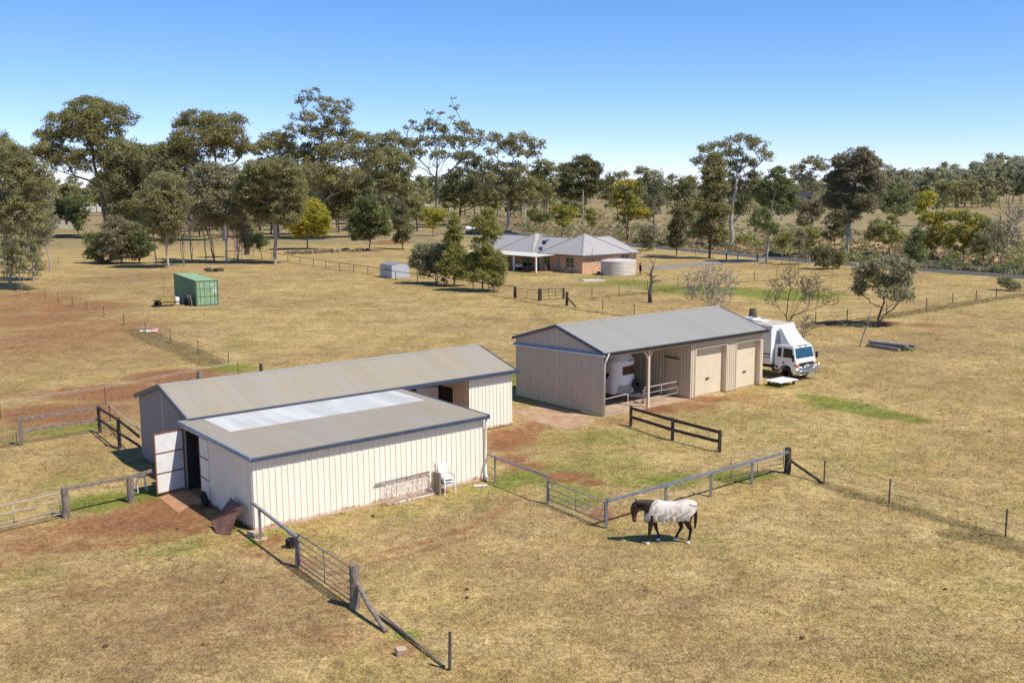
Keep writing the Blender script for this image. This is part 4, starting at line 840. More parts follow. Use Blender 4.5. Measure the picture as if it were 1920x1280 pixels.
for s in (-1, 1):
    mb = MB(); pts = [(y, z) for y, z in curve] + [(-1.52, 2.305), (-.5, 2.305)]; xs_ = [s * w_ for w_ in wd] + [s * .97, s * .9]; m_ = len(pts)
    mb.add([(x + .012 * s, y, z) for x, (y, z) in zip(xs_, pts)] + [(x - .02 * s, y, z) for x, (y, z) in zip(xs_, pts)], [tuple(range(m_)), tuple(reversed(range(m_, 2*m_)))] + [(i, (i+1) % m_, m_+(i+1) % m_, m_+i) for i in range(m_)]); mb.build('side_fin', M_van, DF)
for x in (-.93, .93):
    wheel('wheel', TRK, (x, -1.06, .42)); wheel('wheel', TRK, (x, 3.9, .42)); 
    MB().box(x - .16, x + .16, -.45, .05, .5, .9).build('step', M_chassis, TRK)
# ---- horse float in the open bay
FL = thing('horse_float', 'white horse float with a spare wheel on its nose parked in the open bay', 'trailer', to_world(OC, 4.05, 2.15), RZ)
def plan(z, k):                                                   # rounded nose outline, x,y
    w_ = .95 * k; out = [(-w_, 4.6)]
    for i in range(9):
        a = math.pi / 2 * i / 8; out.append((-w_ + .75 * (1 - math.cos(a)), .55 * (1 - math.sin(a)) + .0))
    out += [(-x, y) for x, y in reversed(out)]
    return out
lv = [(.45, .94), (.55, 1.0), (1.6, 1.0), (1.62, .985), (2.35, .985), (2.38, 1.02), (2.44, 1.02), (2.62, .93), (2.86, .85)]
body = MB(); o0 = [plan(z, k) for z, k in lv]; n_ = len(o0[0])
vs = [(x * (1 if z < 2.6 else .97), y + (.0 if z < 2.4 else (z - 2.4) * .5 * (1 - min(y, 1))), z) for (z, k), pl in zip(lv, o0) for x, y in pl]
fs = [(i*n_+j, i*n_+(j+1) % n_, (i+1)*n_+(j+1) % n_, (i+1)*n_+j) for i in range(len(lv) - 1) for j in range(n_)] + [tuple(range(n_)), tuple(reversed(range((len(lv)-1)*n_, len(lv)*n_)))]
body.add(vs, fs); FB = body.build('float_body', M_van, FL)
M_choc = mat('brown_perspex', (.07, .022, .02), (.05, .016, .015), 3, .2)
mb = MB(); slab_quad(mb, [Vector((-.38, -.018, 1.62)), Vector((.62, -.018, 1.62)), Vector((.62, -.018, 2.18)), Vector((-.38, -.018, 2.12))], -.03); mb.build('front_window', M_choc, FB)
mb = MB(); mb.box(-.965, -.93, 1.5, 2.4, 1.72, 2.2); mb.build('side_window', M_glass, FB)
mb = MB(); mb.box(-.968, -.952, .75, 4.4, 1.38, 1.46); mb.add([(-.968, .55, 1.72), (-.968, 1.15, 1.72), (-.968, .95, 1.38), (-.968, .75, 1.38), (-.95, .55, 1.72), (-.95, 1.15, 1.72), (-.95, .95, 1.38), (-.95, .75, 1.38)], [(0,1,2,3),(7,6,5,4),(0,4,5,1),(1,5,6,2),(2,6,7,3),(3,7,4,0)]); mb.build('side_decal', M_black, FB)
mb = MB(); mb.box(.1, .5, -.012, .01, 2.44, 2.50); mb.build('nose_decal', M_stripe, FB)
mb = MB(); slab_quad(mb, [Vector((-.75, .02, .5)), Vector((.35, -.022, .5)), Vector((.35, -.022, 1.0)), Vector((-.65, .0, 1.0))], -.03); mb.build('stone_guard', mat('alloy_checker', (.42, .40, .36), (.34, .32, .28), 12, .5, metal=.3), FB)
wheel('spare_wheel', FL, (.66, -.16, .98), .33, .2, 'y', M_van)
mb = MB(); mb.beam((-.8, .4, .46), (0, -1.4, .5), .08, .1); mb.beam((.8, .4, .46), (0, -1.4, .5), .08, .1); mb.beam((0, .2, .47), (0, -1.65, .5), .07, .09); mb.build('drawbar', M_steel, FL)
mb = MB(); mb.tube([(.12, -1.2, .1), (.12, -1.2, .85)], .03, 8); mb.lathe([(.09, -.03), (.09, .03)], (.12, -1.2, .09), 12, 'x'); mb.build('jockey_wheel', M_steel, FL, smooth=True)
for x in (-.85, .85):
    for y in (2.4, 3.15): wheel('wheel', FL, (x, y, .33), .33, .2)
# pipe gates inside the open bay
tube_gate('metal_gate', 'short pipe gate across the open bay in front of the horse float', to_world(OC, .1, .0), to_world(OC, 2.15, .2), 1.0, (.45,), .2, r=.022, uprights=0, m=M_tape)
tube_gate('metal_gate', 'long pipe gate between the bay post and the tin partition', to_world(OC, 4.1, .75), to_world(OC, 7.1, .85), 1.02, (.66,), .3, r=.024, uprights=1, m=M_tape)
o = MB().tube([(0, 0, 0), (.12, 0, 2.0)], .03, 6).build('timber_prop', M_beige); o.location = to_world(OC, 6.9, 2.2); tag(o, 'thin pale pole leaning on the tin partition inside the bay', 'pole')
o = MB().lathe([(.15, 0), (.17, .4), (.16, .42), (.0001, .42)], n=16).build('feed_drum', M_chassis, smooth=True); o.location = to_world(OC, 6.3, 2.6); tag(o, 'dark drum behind the long pipe gate in the bay', 'drum')

# ================================================================== HORSE
def ellloft(mb, secs, n=20):
    """secs: (x,y,z, ry lateral, rb in the sagittal plane); closed tube"""
    o = len(mb.v); P = [Vector(s[:3]) for s in secs]
    for i, s in enumerate(secs):
        d = (P[min(i + 1, len(P) - 1)] - P[max(i - 1, 0)]).normalized(); lat = Vector((0, 1, 0)); lat = (lat - d * lat.dot(d)).normalized(); b = d.cross(lat)
        for k in range(n): a = 2 * math.pi * k / n; mb.v.append(tuple(P[i] + lat * (s[3] * math.cos(a)) + b * (s[4] * math.sin(a))))
    for i in range(len(secs) - 1):
        for k in range(n): mb.f.append((o+i*n+k, o+i*n+(k+1) % n, o+(i+1)*n+(k+1) % n, o+(i+1)*n+k)); mb.m.append(0)
    mb.f.append(tuple(o + k for k in reversed(range(n)))); mb.m.append(0); mb.f.append(tuple(o + (len(secs)-1)*n + k for k in range(n))); mb.m.append(0)
def horse_mat():
    m = mat('bay_coat', (.042, .016, .009), (.026, .011, .007), 5, .5, spec=.4); nt = m.node_tree; L = nt.links.new; bs = nt.nodes['Principled BSDF']
    src = bs.inputs['Base Color'].links[0].from_socket
    tc = N(nt, 'ShaderNodeTexCoord'); sp = N(nt, 'ShaderNodeSeparateXYZ'); L(tc.outputs['Object'], sp.inputs[0])
    def band(sock, a, b): r = N(nt, 'ShaderNodeMapRange'); r.interpolation_type = 'SMOOTHSTEP'; r.inputs[1].default_value = a; r.inputs[2].default_value = b; L(sock, r.inputs[0]); return r.outputs[0]
    def mx(f, a, c): q = N(nt, 'ShaderNodeMix', data_type='RGBA'); L(f, q.inputs[0]); L(a, q.inputs[6]); q.inputs[7].default_value = (*c, 1); return q.outputs[2]
    c = mx(band(sp.outputs['Z'], .78, .5), src, (.012, .010, .010))                           # black points on the legs
    c = mx(band(sp.outputs['Z'], .13, .10), c, (.72, .68, .64))                               # white socks
    def mul(a, b): q = N(nt, 'ShaderNodeMath', operation='MULTIPLY'); L(a, q.inputs[0]); L(b, q.inputs[1]); return q.outputs[0]
    hd = mul(band(sp.outputs['X'], 1.12, 1.2), band(sp.outputs['Z'], 1.12, .96))
    c = mx(hd, c, (.15, .055, .022))                                                          # tan muzzle
    c = mx(mul(band(sp.outputs['X'], 1.12, 1.2), band(sp.outputs['Z'], .86, .80)), c, (.03, .015, .012))
    L(c, bs.inputs['Base Color']); return m
M_horse = horse_mat()
HC = at(1256, 1016); HO = thing('horse', 'dark bay horse in a cream rug walking with its head lowered', 'horse', (HC.x, HC.y, 0), math.pi + .06)
hb_ = MB()
ellloft(hb_, [(-.92, 0, 1.27, .05, .10), (-.86, 0, 1.24, .17, .22), (-.70, 0, 1.22, .26, .31), (-.45, 0, 1.20, .28, .33), (-.15, 0, 1.16, .28, .32), (.2, 0, 1.15, .28, .34), (.48, 0, 1.19, .25, .37), (.72, 0, 1.17, .21, .31), (.88, 0, 1.16, .13, .19), (.94, 0, 1.16, .05, .08)])
ellloft(hb_, [(.50, 0, 1.30, .16, .25), (.72, 0, 1.36, .135, .24), (.92, 0, 1.41, .115, .215), (1.10, 0, 1.46, .10, .175), (1.24, 0, 1.49, .09, .13), (1.31, 0, 1.47, .06, .07)])
ellloft(hb_, [(1.20, 0, 1.51, .08, .10), (1.27, 0, 1.43, .105, .15), (1.30, 0, 1.30, .108, .165), (1.32, 0, 1.16, .09, .125), (1.325, 0, 1.02, .074, .095), (1.315, 0, .92, .072, .088), (1.305, 0, .85, .068, .08), (1.30, 0, .80, .045, .055)])
for s in (-1, 1): ellloft(hb_, [(1.24, s * .055, 1.55, .03, .03), (1.27, s * .07, 1.62, .036, .024), (1.30, s * .075, 1.70, .012, .010)], 8)
def leg(P): ellloft(hb_, [(a, b, c, d * 1.22, e * 1.22) for a, b, c, d, e in P], 14)
leg([(.70, .15, 1.12, .10, .15), (.72, .16, .92, .085, .11), (.755, .165, .70, .06, .075), (.775, .165, .52, .052, .058), (.785, .165, .47, .048, .052), (.795, .165, .36, .034, .038), (.81, .165, .18, .036, .04), (.83, .165, .13, .042, .045), (.85, .165, .07, .05, .058), (.86, .165, .005, .062, .072)])
leg([(.60, -.15, 1.12, .10, .15), (.58, -.16, .92, .085, .11), (.53, -.165, .70, .06, .075), (.49, -.165, .54, .052, .058), (.475, -.165, .48, .048, .052), (.43, -.165, .36, .034, .038), (.375, -.165, .20, .036, .04), (.37, -.165, .14, .042, .045), (.385, -.165, .07, .05, .058), (.395, -.165, .005, .062, .072)])
leg([(-.58, .13, 1.2, .14, .24), (-.56, .16, 1.0, .12, .19), (-.58, .17, .82, .085, .12), (-.64, .17, .66, .06, .08), (-.70, .17, .56, .05, .07), (-.715, .17, .50, .046, .06), (-.70, .17, .38, .036, .042), (-.675, .17, .20, .038, .043), (-.655, .17, .13, .043, .046), (-.63, .17, .07, .05, .058), (-.62, .17, .005, .062, .072)])
leg([(-.55, -.13, 1.2, .14, .24), (-.44, -.16, 1.0, .12, .19), (-.39, -.17, .82, .085, .12), (-.41, -.17, .66, .06, .08), (-.45, -.17, .56, .05, .07), (-.455, -.17, .50, .046, .06), (-.38, -.17, .36, .036, .042), (-.30, -.17, .21, .038, .043), (-.27, -.17, .14, .043, .046), (-.235, -.17, .07, .05, .058), (-.22, -.17, .005, .062, .072)])
hbody = hb_.build('body', M_horse, HO)
rm = hbody.modifiers.new('one_surface', 'REMESH'); rm.mode = 'VOXEL'; rm.voxel_size = .016; rm.use_smooth_shade = True
sm = hbody.modifiers.new('soften', 'SMOOTH'); sm.factor = .6; sm.iterations = 6
M_hair = mat('black_hair', (.012, .010, .010), (.025, .018, .015), 14, .6)
mb = MB(); ellloft(mb, [(-.86, 0, 1.38, .03, .03), (-.92, 0, 1.26, .05, .05), (-.93, .01, 1.0, .07, .06), (-.92, .02, .75, .06, .055), (-.90, .03, .50, .025, .025)], 12); mb.build('tail', M_hair, HO, smooth=True)
mb = MB(); mn = [(.56, 1.60, .10), (.75, 1.62, .15), (.95, 1.635, .17), (1.12, 1.63, .17), (1.24, 1.60, .12), (1.33, 1.50, .10)]
rr = random.Random(2); vs = []; fs = []
for i in range(26):
    t_ = i / 25 * (len(mn) - 1); a_ = min(int(t_), len(mn) - 2); f_ = t_ - a_; x, z, d_ = [mn[a_][q] * (1 - f_) + mn[a_ + 1][q] * f_ for q in range(3)]; d_ *= rr.uniform(.75, 1.25)
    vs += [(x, .0, z - .0), (x, .075, z - .05), (x + rr.uniform(-.02, .02), .115, z - .05 - d_), (x, .055, z - .06), (x, -.05, z - .04)]
for i in range(25):
    for j in range(4): fs.append((5*i+j, 5*i+j+1, 5*i+j+6, 5*i+j+5))
    fs.append((5*i+4, 5*i, 5*i+5, 5*i+9))
mb.add(vs, fs); mb.build('mane', M_hair, HO, smooth=True)
for s in (-1, 1): mb = MB(); ellloft(mb, [(1.33, s * .073, 1.352, .012, .012), (1.335, s * .088, 1.35, .02, .02), (1.34, s * .092, 1.348, .01, .01)], 8); mb.build('eye', M_black, HO, smooth=True)
# rug
def interp(tab, x):
    for a, b in zip(tab[:-1], tab[1:]):
        if a[0] <= x <= b[0]:
            f = (x - a[0]) / (b[0] - a[0]); return [p * (1 - f) + q * f for p, q in zip(a, b)]
    return tab[0] if x < tab[0][0] else tab[-1]
TR = [(-.98, 1.24, .12, .20), (-.86, 1.24, .21, .27), (-.70, 1.22, .29, .345), (-.45, 1.20, .31, .36), (-.15, 1.16, .31, .355), (.2, 1.15, .31, .375), (.48, 1.19, .28, .40), (.72, 1.19, .24, .36), (.95, 1.18, .16, .25)]
rug = MB(); NJ, NI = 60, 40; vs = []; fs = []
for j in range(NJ + 1):
    u = j / NJ
    for i in range(NI + 1):
        t = 2 * i / NI - 1; at_ = abs(t); sg = 1 if t >= 0 else -1
        if at_ < .5: ang = at_ / .5 * math.pi / 2; low = 0
        else: ang = math.pi / 2; low = (at_ - .5) / .5
        xf = .56 + .36 * min(1, (math.sin(ang) * .8 + low * .6)) ** 1.1
        xr = -.95 + .05 * math.sin(ang) ** 3 + .25 * min(1, low * 1.9)
        x = xf * (1 - u) + xr * u; _, zc, ry, rz_ = interp(TR, x)
        w_ = ry + .012; 
        if at_ < .5: y = w_ * math.sin(ang); z = zc + (rz_ + .012) * math.cos(ang)
        else:
            hem = .80 + .06 * smooth(0, .3, u) - .02 * math.sin(u * 20) + (.02 if u > .75 else 0)
            z = zc * (1 - low) + hem * low
            fold = (.05 * math.sin(u * 30 + 2.2 * low) + .025 * math.sin(u * 47 - 3 * low)) * math.exp(-((u - .55) / .35) ** 2) + .02 * math.sin(u * 13 + 2 * low)
            wide = w_ * .86
            y = w_ + (wide - w_) * low + fold * low + .02 * low * (1 - low) * 4 - .05 * low * (1 - smooth(0, .06, u))
        cre = .016 * math.sin(u * 26 + 3.2 * at_) * smooth(.25, .6, at_) * (1 - .5 * low) + .009 * math.sin(u * 61 - 5 * at_) * smooth(.2, .5, at_); y += cre
        if at_ < .5: z += .005 * math.sin(u * 40) * math.sin(ang) ** 2
        vs.append((x, sg * y, z))
row = NI + 1
for j in range(NJ):
    for i in range(NI): fs.append((j*row+i, j*row+i+1, (j+1)*row+i+1, (j+1)*row+i))
b0 = len(vs)                                                     # chest panel joining the two front edges
front = [(i, vs[i]) for i in range(row)]; half = NI // 4
L_ids = [NI - k for k in range(half + 1)]; R_ids = list(range(half + 1)); cols = 8; grid = []
for k in range(half + 1):
    a = Vector(vs[L_ids[k]]); b = Vector(vs[R_ids[k]]); rw = [L_ids[k]]
    for c_ in range(1, cols):
        f = c_ / cols; p = a.lerp(b, f); p.x += .035 * math.sin(math.pi * f) + .008 * math.sin(f * 30); vs.append(tuple(p)); rw.append(len(vs) - 1)
    rw.append(R_ids[k]); grid.append(rw)
for k in range(half):
    for c_ in range(cols): fs.append((grid[k][c_], grid[k][c_+1], grid[k+1][c_+1], grid[k+1][c_]))
rug.add(vs, fs)
M_rug = mat('cream_canvas_rug', (.60, .54, .46), (.42, .33, .265), 3.0, .9, c3=(.44, .33, .26), scale3=4, bump=.25, contrast=(.46, .72))
ro = rug.build('rug', M_rug, HO, smooth=True); so = ro.modifiers.new('cloth', 'SOLIDIFY'); so.thickness = .012; so.offset = 1
mb = MB(); mb.tube([(.50, .12, 1.60), (.66, .20, 1.50), (.74, .24, 1.40)], .012, 5); mb.tube([(-.62, .24, 1.49), (-.78, .26, 1.44), (-.90, .22, 1.42)], .012, 5); mb.build('strap', M_stripe, ro)

# ================================================================== CONTAINER AND SCRAP
cA, cB = at(369, 574.5), at(410, 573); cd_ = (cB - cA); cw = 2.44; crz = .494
CO = thing('shipping_container', 'faded green forty foot shipping container standing in the left paddock', 'container', cA, crz + .02)
def cont_mat(nm, c): return mat(nm, c, tuple(q * .75 for q in c), .9, .6, c3=(.30, .33, .17), scale3=1.4)
M_cgreen = cont_mat('green_container_paint', (.17, .28, .15)); M_cdoor = mat('faded_green_door', (.31, .42, .22), (.24, .36, .21), 1.6, .6, c3=(.20, .36, .27), scale3=1.2); M_cfr = mat('container_frame', (.10, .20, .13), (.08, .15, .10), 2, .6)
CL, CHt = 12.19, 2.85
mb = MB()
for xx, n_ in ((.03, -1), (cw - .03, 1)):
    ribbed(mb, (xx, .1) if n_ < 0 else (xx, CL - .1), (xx, CL - .1) if n_ < 0 else (xx, .1), .16, CHt - .1, (n_ * .7, 0), .28, .14, .04)
ribbed(mb, (cw - .1, CL - .05), (.1, CL - .05), .16, CHt - .1, (0, 1), .28, .14, .04); mb.build('side_panel', M_cgreen, CO, fixn=False)
MB().box(.02, cw - .02, .05, CL - .05, CHt - .05, CHt - .01).build('container_roof', M_cdoor, CO)
fr = MB()
for x in (0, cw - .12):
    for y in (0, CL - .12): fr.box(x, x + .12, y, y + .12, 0, CHt)
    fr.box(x + .02, x + .1, .12, CL - .12, 0, .16); fr.box(x + .02, x + .1, .12, CL - .12, CHt - .1, CHt - .003)
fr.box(.12, cw - .12, .01, .11, 0, .16); fr.box(.12, cw - .12, .01, .11, CHt - .12, CHt - .004); fr.build('frame', M_cfr, CO)
for x0, x1 in ((.14, cw / 2 - .01), (cw / 2 + .01, cw - .14)):
    d_ = MB(); d_.box(x0, x1, .03, .08, .16, CHt - .12); do = d_.build('door', M_cdoor, CO)
    lb = MB()
    for z in (.16 + .86, .16 + 1.72): lb.box(x0 + .03, x1 - .03, .012, .029, z, z + .07)
    lb.build('door_seam', M_cfr, do)
    for f_ in (.3, .75):
        x = x0 + (x1 - x0) * f_; b_ = MB(); b_.tube([(x, .0, .1), (x, .0, CHt - .06)], .022, 6); b_.box(x - .05, x + .2, -.02, .0, 1.05, 1.1); b_.build('lock_rod', M_cfr, do)
M_mark = mat('worn_white_marking', (.6, .66, .58), (.4, .5, .38), 9, .7)
for q in ((cw - .62, cw - .2, 1.45, 2.05), (cw - .95, cw - .3, 2.25, 2.4), (.5, .62, 2.2, 2.42)): MB().box(q[0], q[1], .018, .0285, q[2], q[3]).build('white_marking', M_mark, CO)
o = MB().box(-.9, 0, 0, 1.5, 0, .9).build('dark_crate', mat('dark_blue_crate', (.02, .035, .05), (.012, .02, .03), 3, .7), bevel=.02); o.location = CO.matrix_basis @ Vector((-.35, 5.0, 0)) if False else cA + Vector((math.cos(crz + .02) * -.25 - math.sin(crz + .02) * 2.6, math.sin(crz + .02) * -.25 + math.cos(crz + .02) * 2.6, 0)); o.rotation_euler = (0, 0, crz); tag(o, 'dark blue crate in the shade against the container side', 'crate')
def clocal(x, y, z=0):
    c, s = math.cos(crz + .02), math.sin(crz + .02); return Vector((cA.x + c * x - s * y, cA.y + s * x + c * y, z))
t = thing('pallet', 'timber pallet leaning upright on the dark container side', 'pallet', clocal(-.35, .6), crz + R_(100)); mb = MB()
for k in range(6): mb.beam((0, -.04 + k * .03, .12 + k * .2), (1.1, -.04 + k * .03, .12 + k * .2), .03, .12)
for x in (.05, .55, 1.05): mb.beam((x, .03, .05), (x, .2, 1.2), .08, .1)
mb.build('slats', M_tim, t)
t = thing('drum', 'white plastic drum between the old trailer and the container', 'drum', at(332, 571)); MB().lathe([(.28, 0), (.3, .05), (.3, .75), (.26, .85), (.1, .88), (.0001, .88)], n=18).build('drum_body', M_white, t, smooth=True)
# old box trailer
tl = at(307, 575); TL = thing('box_trailer', 'old yellow sided box trailer parked beside the green container', 'trailer', tl, .22)
M_yel = mat('faded_yellow_tin', (.46, .36, .13), (.34, .25, .08), 2, .7, c3=(.2, .1, .05), scale3=5)
mb = MB(); mb.box(-.9, 1.15, -.05, .0, .55, 1.1); mb.box(-.9, 1.15, 1.35, 1.4, .55, 1.1); mb.box(-.9, -.85, 0, 1.35, .55, 1.1); mb.box(1.1, 1.15, 0, 1.35, .55, 1.1); mb.box(-.88, 1.12, -.02, 1.37, .5, .56); mb.build('tray', M_yel, TL)
mb = MB(); mb.box(-.8, 1.05, .05, 1.3, .56, .98); mb.build('load', M_timd, TL, bevel=.05)
mb = MB(); mb.beam((1.1, .68, .45), (2.1, .68, .45), .08, .1); mb.beam((-.9, .1, .48), (1.15, .1, .48), .06, .1); mb.beam((-.9, 1.25, .48), (1.15, 1.25, .48), .06, .1); mb.build('drawbar', M_chassis, TL)
for y in (-.16, 1.5): wheel('wheel', TL, (-.7, y, .34), .34, .2, 'y'); 
mb = MB(); mb.box(-1.1, -.3, -.3, -.06, .68, .74); mb.box(-1.1, -.3, 1.41, 1.65, .68, .74); mb.build('mudguard', M_chassis, TL)
mb = MB(); mb.tube([(.1, .2, .9), (.1, .2, 2.6)], .02, 5); mb.build('upright_rod', M_rust, TL)
t = thing('log_pile', 'heap of burnt logs on bare ground beyond the green container', 'log pile', at(398, 509)); rr = random.Random(5); mb = MB()
for k in range(14):
    a = Vector((rr.uniform(-1.6, 1.4), rr.uniform(-.5, .5), rr.uniform(.1, .45))); an = rr.uniform(-.6, .6); L_ = rr.uniform(.5, 1.3); d_ = Vector((math.cos(an), math.sin(an), rr.uniform(-.1, .1))) * L_; mb.tube([a, a + d_], rr.uniform(.09, .2), 8)
mb.build('logs', [mat('charred_log', (.035, .03, .028), (.16, .12, .1), 3, .9)], t)
# ================================================================== ROAD AND DRIVE
M_asph = mat('bitumen', (.095, .088, .08), (.07, .065, .06), .8, .9, c3=(.15, .145, .14), scale3=3)
M_drv = mat('gravel_drive', (.27, .245, .215), (.20, .18, .155), .5, .95)
def ribbon(name, pix, w, z, m):
    P = [at(*q) for q in pix]; S = []
    for a, b in zip(P[:-1], P[1:]):
        for k in range(8): S.append(a.lerp(b, k / 8))
    S.append(P[-1])
    for _ in range(20): S = [S[0]] + [(S[i-1] + S[i] * 2 + S[i+1]) / 4 for i in range(1, len(S) - 1)] + [S[-1]]
    mb = MB(); vs = []; rr = random.Random(3)
    for i, p in enumerate(S):
        d = (S[min(i+1, len(S)-1)] - S[max(i-1, 0)]).normalized(); n = Vector((-d.y, d.x, 0)); e = rr.uniform(-.2, .2)
        vs += [tuple(p + n * (w / 2 + e) + Vector((0, 0, z))), tuple(p - n * (w / 2 + e) + Vector((0, 0, z)))]
    mb.add(vs, [(2*i, 2*i+1, 2*i+3, 2*i+2) for i in range(len(S) - 1)]); o = mb.build(name, m); o['kind'] = 'structure'; return o
ribbon('road', [(420, 405), (600, 411), (700, 416), (790, 421), (870, 427), (960, 437), (1080, 450), (1200, 461), (1300, 470), (1400, 478.5), (1500, 488), (1600, 496), (1700, 503), (1800, 510), (1920, 519), (2150, 540)], 6.0, .03, M_asph)
ribbon('driveway', [(1205, 505), (1250, 500.5), (1300, 496), (1350, 492), (1395, 489.5), (1430, 486), (1455, 482)], 4.2, .02, M_drv)
# ================================================================== BRICK HOUSE
def brick_mat():
    m = bpy.data.materials.new('mottled_brick'); m.use_nodes = True; nt = m.node_tree; L = nt.links.new; bs = nt.nodes['Principled BSDF']; bs.inputs['Roughness'].default_value = .85
    tc = N(nt, 'ShaderNodeTexCoord'); sp = N(nt, 'ShaderNodeSeparateXYZ'); L(tc.outputs['Object'], sp.inputs[0]); cb = N(nt, 'ShaderNodeCombineXYZ')
    ad = N(nt, 'ShaderNodeMath', operation='ADD'); L(sp.outputs['X'], ad.inputs[0]); L(sp.outputs['Y'], ad.inputs[1]); L(ad.outputs[0], cb.inputs[0]); L(sp.outputs['Z'], cb.inputs[1])
    bk = N(nt, 'ShaderNodeTexBrick'); bk.inputs['Scale'].default_value = 1; bk.inputs['Brick Width'].default_value = .46; bk.inputs['Row Height'].default_value = .17; bk.inputs['Mortar Size'].default_value = .012
    bk.inputs['Color1'].default_value = (.58, .31, .165, 1); bk.inputs['Color2'].default_value = (.68, .43, .255, 1); bk.inputs['Mortar'].default_value = (.5, .40, .30, 1); L(cb.outputs[0], bk.inputs[0])
    nz = N(nt, 'ShaderNodeTexNoise'); nz.inputs['Scale'].default_value = 2.6; nz.inputs['Detail'].default_value = 3; L(cb.outputs[0], nz.inputs[0])
    r = N(nt, 'ShaderNodeMapRange'); r.inputs[1].default_value = .56; r.inputs[2].default_value = .63; r.inputs[4].default_value = .75; L(nz.outputs[0], r.inputs[0])
    mx = N(nt, 'ShaderNodeMix', data_type='RGBA'); L(r.outputs[0], mx.inputs[0]); L(bk.outputs[0], mx.inputs[6]); mx.inputs[7].default_value = (.28, .10, .06, 1); L(mx.outputs[2], bs.inputs['Base Color']); return m
M_brick = brick_mat(); M_roofH = roofing('pale_house_roof', (.37, .34, .32), (.32, .295, .275), amount=.3, lapdark=.96)
M_frame = mat('cream_joinery', (.66, .62, .54), (.58, .54, .47), 4, .5); M_fasc = mat('dark_fascia', (.10, .10, .12), (.07, .07, .085), 4, .5)
OH = at(1092, 513); HS = thing('brick_house', 'sprawling blond brick house under a pale grey hipped roof', 'house', (OH.x, OH.y, 0), RZ)
EV = 2.72
def walls(x0, x1, y0, y1): mb = MB(); mb.box(x0, x1, y0, y1, 0, EV + .02); return mb
walls(0, 11.6, .0, 7.4).build('wall', M_brick, HS); walls(.0, 9, 7.42, 9.4).build('wall', M_brick, HS); walls(1.6, 9, 9.42, 29).build('wall', M_brick, HS)
def hip(mb, x0, x1, y0, y1, e, top, k=1.0):
    ov = .5; x0 -= ov; x1 += ov; y0 -= ov; y1 += ov; w_, d_ = x1 - x0, y1 - y0
    if w_ >= d_: r0, r1 = (x0 + d_/2, (y0+y1)/2), (x1 - d_/2*k, (y0+y1)/2)
    else: r0, r1 = ((x0+x1)/2, y0 + w_/2), ((x0+x1)/2, y1 - w_/2*k)
    b = [(x0,y0,e),(x1,y0,e),(x1,y1,e),(x0,y1,e)]; u = [(x0,y0,e-.04),(x1,y0,e-.04),(x1,y1,e-.04),(x0,y1,e-.04)]; R0, R1 = (*r0, top), (*r1, top)
    vs = b + u + [R0, R1]; side = [(0,4,5,1),(1,5,6,2),(2,6,7,3),(3,7,4,0),(4,7,6,5)]
    if w_ >= d_: fs = [(0,1,9,8),(1,2,9),(2,3,8,9),(3,0,8)]
    else: fs = [(0,1,8),(1,2,9,8),(2,3,9),(3,0,8,9)]
    mb.add(vs, fs + side); return [b, R0, R1]
rf = MB(); caps = MB(); geoms = []
for a in ((0, 9.6, 0, 9.4, EV, 5.75), (2.0, 11.6, .02, 8.2, EV + .012, 5.2, .5), (.8, 9, 4, 29, EV + .02, 5.0, .5), (.6, 9.2, 12.5, 20.5, EV + .03, 5.45)): geoms.append(hip(rf, *a))
rf.build('roof', M_roofH, HS)
for b, R0, R1 in geoms:
    mid = [(b[0], R0), (b[3], R0 if (b[1][0]-b[0][0]) >= (b[3][1]-b[0][1]) else R1), (b[1], R1 if (b[1][0]-b[0][0]) >= (b[3][1]-b[0][1]) else R0), (b[2], R1), (R0, R1)]
    for p, q in mid:
        if (Vector(p) - Vector(q)).length > .1: caps.beam(Vector(p) + Vector((0,0,.03)), Vector(q) + Vector((0,0,.03)), .22, .05)
caps.build('ridge_cap', M_roofC, HS)
fa = MB()
fa.beam((-.5, -.55, EV - .05), (12.1, -.55, EV - .05), .12, .16); fa.beam((-.56, -.5, EV - .05), (-.56, 9.9, EV - .05), .12, .16); fa.beam((12.16, -.5, EV - .05), (12.16, 7.9, EV - .05), .12, .16); fa.build('gutter', M_fasc, HS)
def hwin(x, y, z0, z1, w_, side):
    """window on the left face (side 'L', wall plane x) or the right face (side 'F', wall plane y)"""
    mb = MB(); g = MB(); t = .06
    if side == 'L':
        mb.box(x - .05, x + .02, y, y + t, z0, z1); mb.box(x - .05, x + .02, y + w_ - t, y + w_, z0, z1); mb.box(x - .05, x + .02, y + t, y + w_ - t, z0, z0 + t); mb.box(x - .05, x + .02, y + t, y + w_ - t, z1 - t, z1); mb.box(x - .049, x + .02, y + w_/2 - .03, y + w_/2 + .03, z0 + t, z1 - t); mb.box(x - .048, x + .02, y + t, y + w_ - t, (z0+z1)/2 - .25, (z0+z1)/2 - .2); g.box(x - .025, x + .01, y + t, y + w_ - t, z0 + t, z1 - t)
    else:
        mb.box(x, x + t, y - .05, y + .02, z0, z1); mb.box(x + w_ - t, x + w_, y - .05, y + .02, z0, z1); mb.box(x + t, x + w_ - t, y - .05, y + .02, z0, z0 + t); mb.box(x + t, x + w_ - t, y - .05, y + .02, z1 - t, z1); mb.box(x + w_/2 - .03, x + w_/2 + .03, y - .049, y + .02, z0 + t, z1 - t); g.box(x + t, x + w_ - t, y - .025, y + .01, z0 + t, z1 - t)
    f = mb.build('window', M_frame, HS); g.build('pane', M_glass, f)
hwin(0, 1.8, .75, 2.35, 2.0, 'L'); hwin(8.2, 0, 1.25, 2.45, 1.7, 'F'); hwin(1.6, 10.6, .1, 2.3, 1.6, 'L'); hwin(1.6, 13.6, .1, 2.3, 2.6, 'L'); hwin(0, 7.4, .1, 2.3, 1.5, 'L'); hwin(1.6, 19.5, .6, 2.3, 2.0, 'L')
